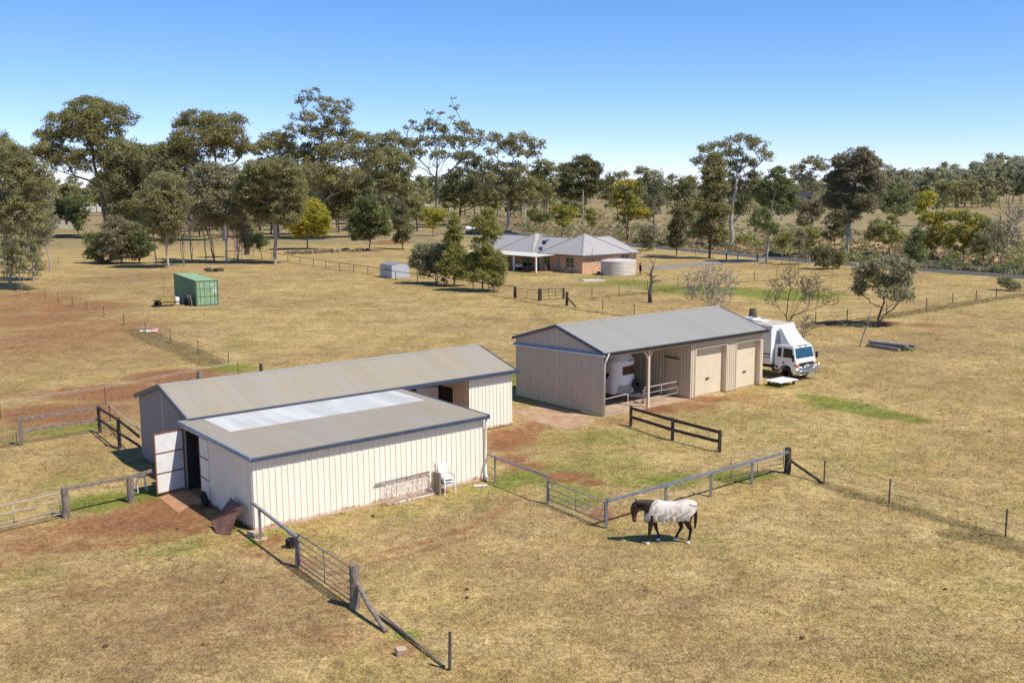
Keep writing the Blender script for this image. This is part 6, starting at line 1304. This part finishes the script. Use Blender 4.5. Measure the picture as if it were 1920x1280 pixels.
tree('small dark leafy tree in front of the cream box shed', (147, 441), [(145,402,19,14),(122,388,22,14),(152,420,11,9),(108,396,13,12),(140,380,18,10)], 'green', 'dark', clump=6)
for k_, (lb, bs_, lo_, lf_) in enumerate((
    ('thin pale stemmed gum just right of the dark thicket', (292, 500), [(290,388,20,16),(282,410,16,14),(296,428,14,12)], 'grey'),
    ('crooked pale stem with a high wisp behind the slim white trunk', (360, 488), [(362,385,22,16),(352,402,18,14),(370,410,14,12)], 'olive'),
    ('paired pale stems in shade left of the grove twin trunks', (386, 492), [(376,375,18,18),(390,392,16,14)], 'grey'),
    ('thin pale stem between the grove twin trunks and the stump', (440, 484), [(446,372,18,16),(438,392,16,14),(452,405,12,12)], 'olive'),
    ('pale forked sapling right behind the charred stump', (478, 472), [(474,402,16,14),(484,415,14,12)], 'grey'),
    ('slender stem leaning at the left end of the yard fence', (455, 486), [(464,428,13,14),(456,445,11,12)], 'brown'))):
    tree(lb, bs_, lo_, lf_, 'pale', name='sapling', dens=.6, clump=6, multi=1 + k_ % 2, droop=.4, r=.15)
# --- tall gums on the left
tree('tallest wide domed gum of the left skyline', (203, 446), [(180,200,44,18),(135,222,40,16),(226,222,40,22),(100,255,30,16),(160,255,44,18),(222,262,40,24),(76,284,26,10),(130,296,40,16),(190,300,38,18),(240,300,28,20),(175,228,38,16),(110,280,26,12)], 'bronze', 'grey', r=.75, dens=.95, clump=9, trunk_top=.7, low=.55)
tree('fork trunked pale gum left of the second skyline gum', (259, 447), [(250,300,50,30),(292,300,38,30),(240,340,40,30),(286,345,38,32),(265,375,32,20),(305,335,28,24)], 'olive', 'pale', r=.5, dens=.9, clump=7, trunk_top=.8, low=.6, skirt=True)
tree('second skyline gum with a twin domed open crown', (422, 452), [(375,222,34,14),(346,240,18,13),(410,228,24,15),(446,228,24,12),(392,256,44,18),(452,258,26,20),(360,276,26,12),(428,282,38,14),(466,278,13,13),(345,262,18,10),(420,255,24,16)], 'bronze', 'grey', r=.7, dens=.95, clump=8, low=.6)
tree('dense olive gum filling between the two left skyline gums', (330, 452), [(325,290,40,22),(350,318,42,28),(300,325,28,24),(325,350,42,24),(365,350,30,22),(355,295,26,16)], 'olive', 'grey', dens=1.1, clump=7, skirt=True)
tree('slim white trunked tree nearest the green container', (316, 503), [(312,345,34,22),(296,372,30,22),(330,378,30,22),(310,400,34,16),(318,425,22,14)], 'olive', 'pale', dens=.9, clump=6.5, droop=.3, low=.6, skirt=True)
tree('twin stemmed white trunked tree in the middle of the left grove', (426, 494), [(400,332,36,24),(434,340,36,26),(392,368,32,22),(440,372,28,20),(418,390,34,14),(408,318,22,12)], 'grey', 'pale', dens=.95, clump=6.5, multi=2, droop=.3, low=.6, skirt=True)
tree('thin brown leaved sapling cluster left of the grove twin trunks', (402, 490), [(378,390,20,22),(395,410,18,18),(380,420,18,12)], 'brown', 'grey', multi=3, name='sapling', dens=.6, clump=5.5)
tree('bare twiggy saplings beside the slim white trunk', (345, 499), [(340,410,18,20),(352,430,18,18),(334,440,16,14)], 'brown', 'grey', multi=3, name='sapling', bare='few', dens=.6, clump=5.5)
tree('cluster of leafy thin stems right of the grove twin trunks', (446, 492), [(452,420,16,18),(445,400,18,16),(460,440,12,16)], 'brown', 'grey', multi=4, name='sapling', dens=.6, clump=5.5)
tree('strong pale trunked gum standing alone at the start of the yard fence', (517, 495), [(498,318,30,18),(536,316,32,20),(518,342,50,26),(478,352,28,24),(558,345,22,26),(490,382,28,16),(540,378,30,18),(570,330,14,16)], 'olive', 'pale', r=.42, dens=1.15, clump=7, droop=.3, low=.55, skirt=True)
tree('low dark green bushy tree beside the charred stump', (492, 488), [(478,446,20,16),(468,452,10,10),(492,455,10,10)], 'green', 'dark', clump=5.5)
tree('left bush of the dark thicket below the tallest left gum', (195, 493), [(185,455,22,18),(202,475,26,15),(180,475,16,12),(205,445,18,16)], 'green', 'dark', multi=3, name='shrub', dens=.9, clump=6)
tree('middle bush of the dark thicket with brownish top', (228, 495), [(222,425,26,18),(228,450,28,20),(215,470,24,14),(240,472,22,14)], 'brown', 'dark', multi=4, name='shrub', dens=.9, clump=6)
tree('right bush of the dark thicket nearest the slim white trunk', (262, 494), [(252,440,24,20),(268,455,20,18),(250,472,24,14),(278,470,12,12)], 'green', 'dark', multi=4, name='shrub', dens=.9, clump=6)
tree('dark evergreen rounding out below the left dome', (240, 440), [(225,340,26,22),(232,372,30,20),(236,390,22,14)], 'dark', 'dark', clump=7, dens=1.0)
tree('yellow green round tree right of the lone pale trunked gum', (576, 468), [(578,390,26,16),(600,408,18,22),(556,410,20,18),(578,420,30,18),(602,430,14,14),(560,435,14,10)], 'yellow', 'grey', dens=1.3, clump=6, r=.25)
# --- spindly gum and companions
tree('tallest spindly topped gum left of centre', (600, 448), [(600,174,15,5),(586,188,14,6),(612,186,14,6),(640,186,22,5),(656,197,12,5),(622,204,20,7),(640,208,16,6),(590,222,20,8),(632,228,28,12),(556,240,20,8),(606,250,32,12),(656,254,24,14),(690,262,20,12),(540,262,22,12),(588,285,38,18),(640,285,38,18),(690,295,28,16),(560,300,30,18),(600,325,40,20),(650,330,36,20)], 'bronze', 'grey', r=.7, dens=.85, clump=6.5, trunk_top=.86, low=.7)
tree('rounded bronze gum on the left shoulder of the spindly gum', (522, 446), [(520,258,22,10),(505,278,22,12),(540,280,22,14),(528,312,26,18),(505,310,18,16)], 'bronze', 'grey', clump=6.5, low=.5)
tree('dark mixed gum under the spindly gum behind the yellow tree', (655, 445), [(640,345,34,20),(665,372,30,20),(625,380,30,20),(650,395,30,14),(680,350,24,18)], 'olive', 'dark', clump=7, multi=2)
tree('shadowy gum below the left shoulder of the spindly gum', (565, 440), [(560,345,30,20),(585,370,30,20),(545,360,22,18)], 'dark', 'dark', clump=7)
tree('pale trunked olive gum between the spindly gum and the open gum', (741, 432), [(735,288,28,12),(716,312,30,18),(756,312,26,18),(735,340,32,18),(762,345,18,16),(712,345,18,16)], 'olive', 'pale', r=.45, clump=7)
tree('ragged topped gum right behind the pale trunked olive gum', (748, 420), [(708,262,16,9),(742,260,16,9),(770,270,14,9),(725,280,20,10),(700,290,18,14),(690,330,20,20)], 'bronze', 'grey', clump=6.5, low=.6)
tree('big open crowned gum with bare sweeping limbs at centre', (816, 428), [(851,187,7,3),(857,203,8,4),(850,222,8,4),(812,214,8,4),(830,215,7,4),(776,231,9,4),(765,243,8,4),(790,240,13,6),(815,234,16,8),(836,241,13,8),(870,238,16,8),(891,249,16,8),(903,264,10,7),(800,262,22,9),(840,263,24,10),(876,266,22,9),(760,268,17,8),(772,290,17,8),(830,292,20,8),(868,290,18,6),(745,256,15,6),(790,285,14,7)], 'bronze', 'grey', r=.75, dens=.75, clump=5.5, trunk_top=.62, low=.9, wig=.12)
tree('dark spreading tree between the open gum and the flat topped gum', (860, 422), [(880,296,26,9),(902,312,28,11),(868,332,30,14),(908,342,28,15),(888,362,32,14),(850,362,22,12),(925,365,20,14)], 'dark', 'dark', r=.55, dens=.95, clump=7, low=.4)
tree('flat layered gum with leaning limbs just behind the house roof', (951, 440), [(928,258,13,7),(974,258,24,9),(1005,272,13,9),(950,272,18,8),(923,284,13,6),(1000,288,14,6),(976,284,18,8),(960,318,30,13),(932,330,20,12),(976,345,28,15),(946,360,28,14),(986,368,24,14)], 'bronze', 'pale', r=.6, dens=.95, clump=6.5, trunk_top=.75, low=.7)
tree('round crowned gum at the right shoulder of the layered gum', (1022, 425), [(1014,310,20,9),(1035,320,12,8),(1004,328,18,9),(1025,346,24,12),(1008,364,24,12)], 'olive', 'dark', clump=6.5)
tree('dense dark domed gum alone above the house ridge', (1086, 408), [(1092,304,20,11),(1066,322,20,14),(1110,320,15,15),(1086,334,34,18),(1058,350,16,16),(1102,355,22,14),(1080,362,26,12)], 'dark', 'dark', r=.5, dens=1.3, clump=6.5)
tree('small two puffed gum right of the dark domed gum', (1158, 408), [(1147,329,13,6),(1168,329,11,6),(1150,346,22,9),(1128,341,9,5),(1150,365,24,10)], 'olive', 'dark', clump=6)
tree('leaning wattle tree tipped with yellow blossom right of the house', (1176, 452), [(1168,348,20,9),(1188,344,12,6),(1198,360,11,7),(1178,371,12,8),(1162,378,16,16),(1186,392,18,14),(1202,400,11,10),(1170,408,15,12)], 'wattle', 'dark', multi=2, clump=5.5)
tree('greyish gum with a pointed crown behind the wattle tree', (1226, 428), [(1204,322,14,9),(1224,332,17,11),(1212,346,20,11),(1238,352,13,15),(1224,375,22,16),(1215,395,18,10)], 'grey', 'grey', clump=6)
tree('tuft topped olive gum left of the tall right gums', (1286, 458), [(1262,333,9,6),(1290,342,18,11),(1270,360,22,14),(1296,378,13,18),(1274,395,20,14),(1290,412,16,12)], 'olive', 'grey', clump=6)
tree('small dense dark tree on the verge left of the driveway mouth', (1268, 480), [(1268,425,13,18),(1266,448,14,15),(1272,400,10,12)], 'dark', 'dark', clump=5, dens=1.3)
tree('little grey tree at the road edge right of the house roof', (1203, 470), [(1220,438,15,14),(1216,455,14,10),(1205,432,8,10)], 'grey', 'dark', clump=5)
# --- tall right pair and others
tree('tallest pale trunked gum of the right skyline', (1370, 464), [(1384,260,24,8),(1345,273,18,8),(1320,278,13,9),(1410,272,17,9),(1424,290,13,10),(1370,286,26,9),(1396,306,22,9),(1308,298,9,10),(1345,302,16,10),(1410,336,17,15),(1420,366,16,16),(1402,388,16,16),(1366,318,22,16),(1388,348,18,16),(1362,352,16,16),(1378,385,16,14)], 'olive', 'pale', r=.65, dens=.85, clump=6.5, trunk_top=.8, low=.7)
tree('dark bronze cone shaped tree in front of the tallest right gum', (1330, 485), [(1334,302,15,12),(1330,325,21,15),(1336,352,24,16),(1324,382,24,17),(1350,395,20,13),(1334,420,24,15),(1314,430,16,14),(1346,442,18,12)], 'bronze', 'dark', dens=1.35, clump=6)
tree('dark green leaning trunked tree right of the driveway gate', (1437, 492), [(1452,322,14,9),(1449,342,24,14),(1474,352,17,16),(1430,358,18,16),(1456,380,26,14),(1420,408,17,17),(1482,385,13,15),(1440,428,16,10)], 'green', 'pale', dens=1.1, clump=6)
tree('distant airy gum above the dark roofed house', (1520, 402), [(1520,301,20,7),(1499,316,15,6),(1536,312,13,8),(1484,325,9,5),(1515,332,20,8),(1530,348,16,8)], 'grey', 'grey', clump=5.5)
tree('huge domed grey brown gum on twin white trunks by the road', (1588, 484), [(1600,288,18,10),(1576,305,20,15),(1622,310,20,15),(1600,325,34,20),(1568,340,20,18),(1632,342,16,18),(1590,365,34,18),(1558,378,13,15),(1616,380,24,16),(1584,402,24,14)], 'dome', 'pale', r=.5, dens=1.4, clump=6.5, multi=2, trunk_top=.6)
tree('dark understorey tree left behind the twin white trunks', (1565, 470), [(1560,415,14,14),(1575,430,14,12),(1552,440,12,10)], 'dark', 'dark', clump=5.5)
tree('small brown gum in scrub left of the huge domed gum', (1515, 462), [(1500,385,18,14),(1522,395,18,18),(1508,410,18,12),(1535,385,10,14)], 'brown', 'grey', clump=5.5, multi=2)
tree('bright green topped bushy tree in the scrub right of the huge gum', (1680, 442), [(1690,350,10,5),(1674,366,21,9),(1696,378,14,10),(1659,382,13,10),(1680,392,22,10)], 'green', 'grey', clump=5.5)
tree('yellow green small tree alone on the rise', (1732, 424), [(1736,367,13,8),(1732,382,15,11),(1728,395,12,8)], 'yellow', 'grey', clump=5)
tree('umbrella shaped tree on the rise under the far forest', (1790, 412), [(1774,345,20,7),(1810,347,20,9),(1790,355,30,9),(1780,374,15,8),(1815,365,14,8)], 'olive', 'grey', clump=5.5, low=.6)
tree('left wattle of the yellow tinged roadside thicket', (1748, 486), [(1745,410,24,10),(1770,405,22,9),(1760,432,24,13),(1745,452,18,12)], 'wattle', 'dark', multi=3, clump=5.5)
tree('middle wattle of the yellow tinged roadside thicket', (1806, 492), [(1800,403,28,8),(1825,412,24,9),(1808,432,26,12),(1795,455,24,12)], 'wattle', 'dark', multi=3, clump=5.5)
tree('right grey wattle of the roadside thicket', (1842, 495), [(1850,420,15,8),(1842,440,22,13),(1836,462,20,13)], 'olive', 'dark', multi=3, clump=5.5)
tree('bare grey leafless tree at the right end of the road thicket', (1874, 505), [(1890,408,20,16),(1880,436,20,18),(1902,448,13,16),(1868,460,14,14)], 'brown', 'grey', bare='few', multi=2, clump=6, dens=.9)
tree('tall green roadside shrub behind the lone paddock tree', (1713, 498), [(1716,440,10,11),(1710,462,14,15),(1718,480,12,10)], 'green', 'dark', clump=5)
tree('spindly yellow green sapling in scrub near the huge gum', (1668, 480), [(1672,412,12,8),(1660,428,16,9),(1654,452,9,7),(1676,440,11,10)], 'she', 'grey', name='sapling', clump=5, multi=2)
tree('left round dark bush beside the road', (1543, 505), [(1538,473,14,11),(1544,488,17,10)], 'dark', 'dark', name='shrub', clump=5, dens=1.3)
tree('right reddish dark bush beside the road', (1572, 504), [(1570,476,12,12),(1570,490,13,10)], 'bronze', 'dark', name='shrub', clump=5, dens=1.3)
tree('bright green sapling on the verge right of the driveway', (1466, 494), [(1468,445,12,10),(1462,458,9,7)], 'she', 'grey', name='sapling', clump=5)
tree('brownish sapling on the verge between two green ones', (1497, 497), [(1498,442,9,10),(1496,460,8,8)], 'brown', 'grey', name='sapling', clump=5)
tree('pale stemmed yellow sapling on the verge left of the dark bushes', (1517, 496), [(1520,436,11,11),(1516,455,9,10)], 'she', 'pale', name='sapling', clump=5)
tree('lone sparse paddock tree right of the truck', (1645, 611), [(1655,492,28,10),(1622,506,20,12),(1690,502,20,12),(1640,524,28,13),(1686,526,26,13),(1612,542,13,10),(1702,555,14,10),(1665,548,26,10)], 'grey', 'dark', dens=1.0, clump=6.5, leafpx=3.2, low=.7, trunk_top=.42, r=.16, ls=1.25)
tree('small grey bush at the right edge of the lawn paddock', (1890, 545), [(1888,528,14,10),(1900,535,10,8)], 'grey', 'dark', name='shrub', clump=5)
tree('low orange tinged wattle in scrub behind the house ridge', (1052, 446), [(1050,393,14,9),(1069,399,12,9),(1056,413,15,9)], 'wattle', 'dark', clump=5, multi=2)
tree('small green bush tree between the layered gum and the pale pole', (1012, 432), [(1003,402,14,9),(1021,410,12,8)], 'green', 'dark', clump=5, multi=2)
tree('slim green sapling just right of the tall slim pole', (1109, 430), [(1108,402,9,11),(1112,414,8,8)], 'she', 'dark', clump=5, name='sapling')
tree('spreading low shrub at the foot of the tallest right gum', (1398, 458), [(1394,446,12,6),(1408,448,9,5)], 'she', 'dark', clump=4.5, name='shrub', multi=3)
tree('round olive tree in scrub right of the twin white trunks', (1640, 470), [(1641,424,14,11),(1632,438,12,9),(1650,440,10,9)], 'olive', 'grey', clump=5)
tree('feathery small tree at the left of the wattle thicket', (1726, 478), [(1722,428,10,10),(1728,442,10,10)], 'grey', 'grey', clump=5, dens=.8)
tree('loose green tree low behind the yellow tinged thicket', (1870, 478), [(1858,432,14,8),(1876,440,12,9)], 'olive', 'grey', clump=5)
tree('small dark bush on the bank left of the driveway mouth', (1300, 452), [(1298,437,12,8),(1310,442,9,6)], 'dark', 'dark', clump=4.5, name='shrub', multi=2)
# --- she-oaks and garden trees before the house
tree('rounded grey she-oak left of the garden row', (820, 532), [(798,468,17,9),(822,468,17,10),(792,490,16,12),(818,492,20,14),(804,508,14,8)], 'grey', 'grey', clump=5.5, multi=3, dens=1.2, low=.7, name='she_oak', ls=1.45)
tree('narrow tall yellowish she-oak in the middle of the garden row', (852, 536), [(853,408,5,7),(856,428,9,12),(850,452,12,13),(855,476,16,13),(848,500,20,14),(866,508,13,12)], 'she', 'dark', clump=5.5, droop=.6, dens=1.3, name='she_oak', ls=1.42)
tree('broad she-oak hiding the left end of the brick house', (906, 546), [(916,402,10,8),(906,420,17,11),(922,438,13,12),(904,460,14,11),(916,486,24,13),(890,492,19,12),(930,500,15,12),(904,514,25,11),(930,524,13,8)], 'she', 'dark', clump=5.5, droop=.6, dens=1.25, name='she_oak', ls=1.42)
tree('small yellow wattle behind the garden she-oaks', (812, 443), [(810,398,12,9),(828,404,13,10),(815,418,15,9)], 'yellow', 'dark', clump=5)
tree('bushy mid green tree beyond the yard fence', (694, 471), [(694,376,14,9),(690,396,22,12),(711,406,19,13),(672,422,17,13),(700,430,28,12),(721,428,11,12),(680,442,20,9)], 'green', 'dark', dens=1.35, clump=6)
tree('upright grey green tree right of the bushy mid green tree', (755, 467), [(752,388,12,9),(750,410,17,13),(760,430,17,12),(752,447,14,8)], 'dark', 'dark', dens=1.1, clump=5.5)
tree('tuft of low scrub against the garden fence', (832, 536), [(833,527,5,4)], 'dark', 'dark', name='shrub', clump=4)
# --- leafless shrubs near the garage
tree('leafless dusty shrub spreading behind the garage roof', (1332, 592), [(1300,528,18,16),(1330,520,20,18),(1360,530,20,18),(1315,550,30,14),(1350,555,28,14)], 'brown', 'pale', bare='few', multi=9, name='shrub', dens=.75, clump=6, leafpx=2.8, low=.9, r=.07)
tree('bare branching tree behind the truck box', (1476, 613), [(1455,530,14,16),(1478,518,12,16),(1500,540,18,16),(1530,545,20,16),(1445,560,14,12),(1545,560,14,12),(1515,560,16,12)], 'brown', 'dark', bare='few', multi=4, dens=.7, clump=7, leafpx=2.8, low=.8, r=.13)
tree('low bare twigs beside the front of the truck box', (1506, 640), [(1512,605,10,14),(1506,620,8,10)], 'brown', 'grey', bare=True, multi=3, name='shrub', clump=5, r=.04)
# dead tree
dt = at(1219, 567); t = thing('dead_tree', 'dead leafless stub branched tree on the lawn behind the garage', 'tree', dt); hd_ = height(1219, 567, 485)
MB().tube([(0,0,-.05),(-.05,0,1.2),(.15,0,2.4),(.05,0,3.4),(.25,0,hd_*.8),(.55,0,hd_)], [.26,.2,.16,.12,.08,.02], 8).tube([(.12,0,2.2),(.7,.1,2.5),(1.1,0,2.4),(1.3,.1,2.55)], [.1,.08,.06,.02], 6).tube([(.1,0,2.6),(.5,-.1,3.0),(1.0,-.1,3.1)], [.09,.06,.02], 6).tube([(.1,0,2.9),(-.4,.1,3.3),(-1.0,0,3.5)], [.09,.06,.02], 6).tube([(.1,0,3.3),(-.3,-.2,3.1),(-.6,-.2,2.9)], [.07,.04,.02], 6).tube([(.2,0,4.4),(-.1,0,4.9),(-.2,.1,5.3)], [.06,.04,.015], 5).build('trunk', BARK['dark'], t, smooth=True)
o = MB().tube([(0,0,-.02),(.03,0,.5),(0,.02,.95)], [.42,.38,.30], 10).build('burnt_stump', BARK['dark']); sp__ = at(1411, 596); o.location = sp__; tag(o, 'burnt black stump showing above the truck box roof', 'stump')
t = thing('leaf_litter', 'heap of raked bark at the foot of the lone paddock tree', 'litter', at(1657, 611)); rr = random.Random(4); mb = MB()
for k in range(60):
    a = Vector((rr.gauss(0, .5), rr.gauss(0, .25), rr.uniform(.02, .22))); mb.tube([a, a + Vector((rr.uniform(-.5, .5), rr.uniform(-.3, .3), rr.uniform(-.08, .1)))], .025, 4)
mb.build('litter_sticks', mat('red_litter', (.16, .09, .055), (.08, .05, .035), 6, .9), t)

# ================================================================== FAR WOODS, SCRUB, GRASS
def mass(name, label, spots, leafk, dens, seed, cat='woodland', trunks=True, bark='grey', lean=1):
    """one object of many far trees: spots = (photo x, base y, top y, half width px)"""
    rng = np.random.default_rng(seed); rnd = random.Random(seed); root = None
    C, R, NE, leaf = [], [], [], []; tk = MB()
    for (px, py, top, hw_) in spots:
        b = at(px, py); s = ppm(px, py); H = height(px, py, top); w_ = hw_ / s
        n = max(5, int(dens * hw_ * (py - top) / 17))
        for _ in range(n):
            f = rnd.uniform(0, 1); zz = H * (.30 + .68 * f); ww = w_ * math.sin(math.pi * min(1, .25 + .72 * f)) ** .6
            C.append((b.x + rnd.uniform(-1, 1) * ww, b.y + rnd.uniform(-1, 1) * ww, zz)); R.append(rnd.uniform(4, 7.5) / s); NE.append(int(22 * rnd.uniform(.7, 1.3))); 
        leaf.append(2.4 / s)
        if trunks: tk.tube([b, b + Vector((rnd.uniform(-.3, .3), 0, H * .7))], [.28, .1], 5, cap=False)
    o = leaves_mesh(name, np.array(C), np.array(R), np.array(NE), float(np.median(leaf)), rng, .35, .7, 0, LEAF[leafk], None)
    tag(o, label, cat, None, 'stuff')
    return o, tk
rw = random.Random(11); spots = []
def topline(x):
    pts = [(1640,318),(1680,312),(1720,318),(1760,306),(1800,312),(1830,298),(1870,292),(1920,294),(2100,292)]
    for a, b in zip(pts[:-1], pts[1:]):
        if a[0] <= x <= b[0]: return a[1] + (b[1] - a[1]) * (x - a[0]) / (b[0] - a[0])
    return 318
for row, (yb, dt_) in enumerate(((377, 0), (382, 6), (388, 14))):
    x = 1630
    while x < 2080:
        spots.append((x + rw.uniform(-4, 4), yb + rw.uniform(-2, 2) + (0 if x > 1750 else 2), topline(x) + dt_ + rw.uniform(-7, 9), rw.uniform(10, 18))); x += rw.uniform(13, 20)
fo, tk = mass('forest', 'hazy grey green eucalypt forest along the right horizon', spots, 'grey', 1.0, 5)
to = tk.build('forest_trunks', BARK['grey']); to.parent = fo
spots = []; x = 1100
while x < 1650:
    yb = rw.uniform(372, 384); spots.append((x, yb, rw.uniform(334, 350), rw.uniform(9, 16))); x += rw.uniform(12, 24)
fo, tk = mass('far_trees', 'low band of far trees along the horizon behind the house and right gums', spots, 'grey', .9, 6); to = tk.build('far_tree_trunks', BARK['grey']); to.parent = fo
spots = []; x = -120
while x < 1100:
    yb = rw.uniform(380, 412); spots.append((x, yb, rw.uniform(322, 352), rw.uniform(11, 20))); x += rw.uniform(8, 15)
fo, tk = mass('far_trees', 'distant tree belt seen between the trunks of the left gums', spots, 'olive', .9, 7); to = tk.build('far_tree_trunks', BARK['grey']); to.parent = fo
spots = []
for k in range(150):
    x = rw.uniform(-60, 760); yb = rw.uniform(398, 434)
    if 95 < x < 205: continue
    spots.append((x, yb, yb - rw.uniform(25, 85), rw.uniform(10, 22)))
for k in range(70):
    x = rw.choice([rw.uniform(-60, 95), rw.uniform(205, 800), rw.uniform(205, 800)]); yb = rw.uniform(412, 446); spots.append((x, yb, yb - rw.uniform(50, 105), rw.uniform(14, 26)))
fo, tk = mass('understorey', 'dim understorey bushes behind the left grove', spots, 'olive', .7, 9); to = tk.build('understorey_stems', BARK['dark']); to.parent = fo
spots = []
for k in range(60):
    x = rw.uniform(930, 1860); yb = rw.uniform(386, 392 + 30 * max(.2, 1 - abs(x - 1300) / 700)); spots.append((x, yb, yb - rw.uniform(14, 40), rw.uniform(7, 15)))
fo, tk = mass('scattered_trees', 'scattered small trees across the dry land between road and horizon', spots, 'olive', .8, 10); to = tk.build('scattered_tree_trunks', BARK['grey']); to.parent = fo
# scrub of dry grass and low bushes beyond the road
def scrub_mass(name, label, n, reg, hpx, leafk, seed, cat='scrub', dn=8):
    rng = np.random.default_rng(seed); rnd = random.Random(seed); C, R, NE = [], [], []
    for _ in range(n):
        px, py = reg(rnd)
        b = at(px, py); s = ppm(px, py); hh = rnd.uniform(.4, 1) * hpx / s
        for k in range(3): C.append((b.x + rnd.gauss(0, hh * .5), b.y + rnd.gauss(0, hh * .5), hh * rnd.uniform(.2, .7))); R.append(hh * rnd.uniform(.4, .7)); NE.append(dn)
    o = leaves_mesh(name, np.array(C), np.array(R), np.array(NE) * 2, .19, rng, .1, .8, 0, LEAF[leafk], None, elong=2.6); return tag(o, label, cat, None, 'stuff')
LEAF['straw'] = leaf_mat('dry_straw', (.26, .19, .09), (.46, .36, .19), tr=.15); LEAF['heath'] = leaf_mat('grey_heath', (.22, .175, .12), (.37, .30, .20), tr=.15)
road_y = lambda x: np.interp(x, [420, 700, 870, 1080, 1300, 1500, 1700, 1920, 2150], [405, 416, 427, 450, 470, 488, 503, 519, 540])
def reg_a(r): x = r.uniform(900, 1960); return x, road_y(x) - 4 - r.uniform(0, 1) ** 1.6 * 60
scrub_mass('dry_scrub', 'straw coloured rank grass covering the land beyond the road', 2600, reg_a, 5.5, 'straw', 21, 'grass')
scrub_mass('heath_scrub', 'grey brown low scrub beyond the road', 420, reg_a, 9, 'heath', 22)
scrub_mass('green_scrub', 'scattered low green bushes in the scrub beyond the road', 240, reg_a, 19, 'green', 23, dn=14)
def reg_b(r): x = r.uniform(560, 930); return x, road_y(x) - 4 - r.uniform(0, 1) * 26
scrub_mass('dry_scrub', 'rank dry grass on the far verge behind the cars', 420, reg_b, 8, 'straw', 24, 'grass')
def reg_c(r): x = r.uniform(1640, 1900); return x, np.interp(x, [1640, 1900], [495, 511]) + r.uniform(-6, 2)
scrub_mass('verge_brush', 'dark tangled brush along the road edge under the wattles', 420, reg_c, 9, 'brown', 25)
def reg_d(r): x = r.uniform(538, 690); return x, np.interp(x, [538, 600, 690], [476, 474, 470]) + r.uniform(-1.5, 1.5)
scrub_mass('tuft_row', 'row of small grey tufts along the dirt line beyond the yard fence', 90, reg_d, 6, 'heath', 26, 'plants')
# far low hills
mb = MB(); rr = random.Random(9); vs = []; fs = []; n = 80
for i in range(n + 1):
    x = -5200 + 10400 * i / n; h_ = 26 + 20 * math.sin(i * .31) + 14 * math.sin(i * .83 + 1) + rr.uniform(-3, 3); h_ *= (1.0 if x < 600 else .6)
    vs += [(x, 5200, -2), (x, 5600, max(6, h_ * .8)), (x, 6200, max(8, h_))]
for i in range(n): fs += [(3*i, 3*i+3, 3*i+4, 3*i+1), (3*i+1, 3*i+4, 3*i+5, 3*i+2)]
o = mb.add(vs, fs).build('hills', mat('wooded_hills', (.10, .105, .075), (.075, .08, .055), .01, .95)); o['kind'] = 'structure'

# clods and dung on the near pasture
rr = random.Random(31); mb = MB()
for k in range(45):
    y = 22 + 60 * rr.random() ** 1.2; x = rr.uniform(-1, 1) * y * .54; r = rr.uniform(.03, .09)
    q = [to_world(O, 0, 0) for O in ()]
    mb.lathe([(r * .8, 0), (r, r * .3), (r * .7, r * .7), (.0001, r * .85)], (x, y, 0), 7)
o = mb.build('dung', mat('dry_dung', (.10, .065, .04), (.06, .04, .028), 8, .95)); tag(o, 'dark dry dung and clods scattered over the near pasture', 'dung', None, 'stuff')
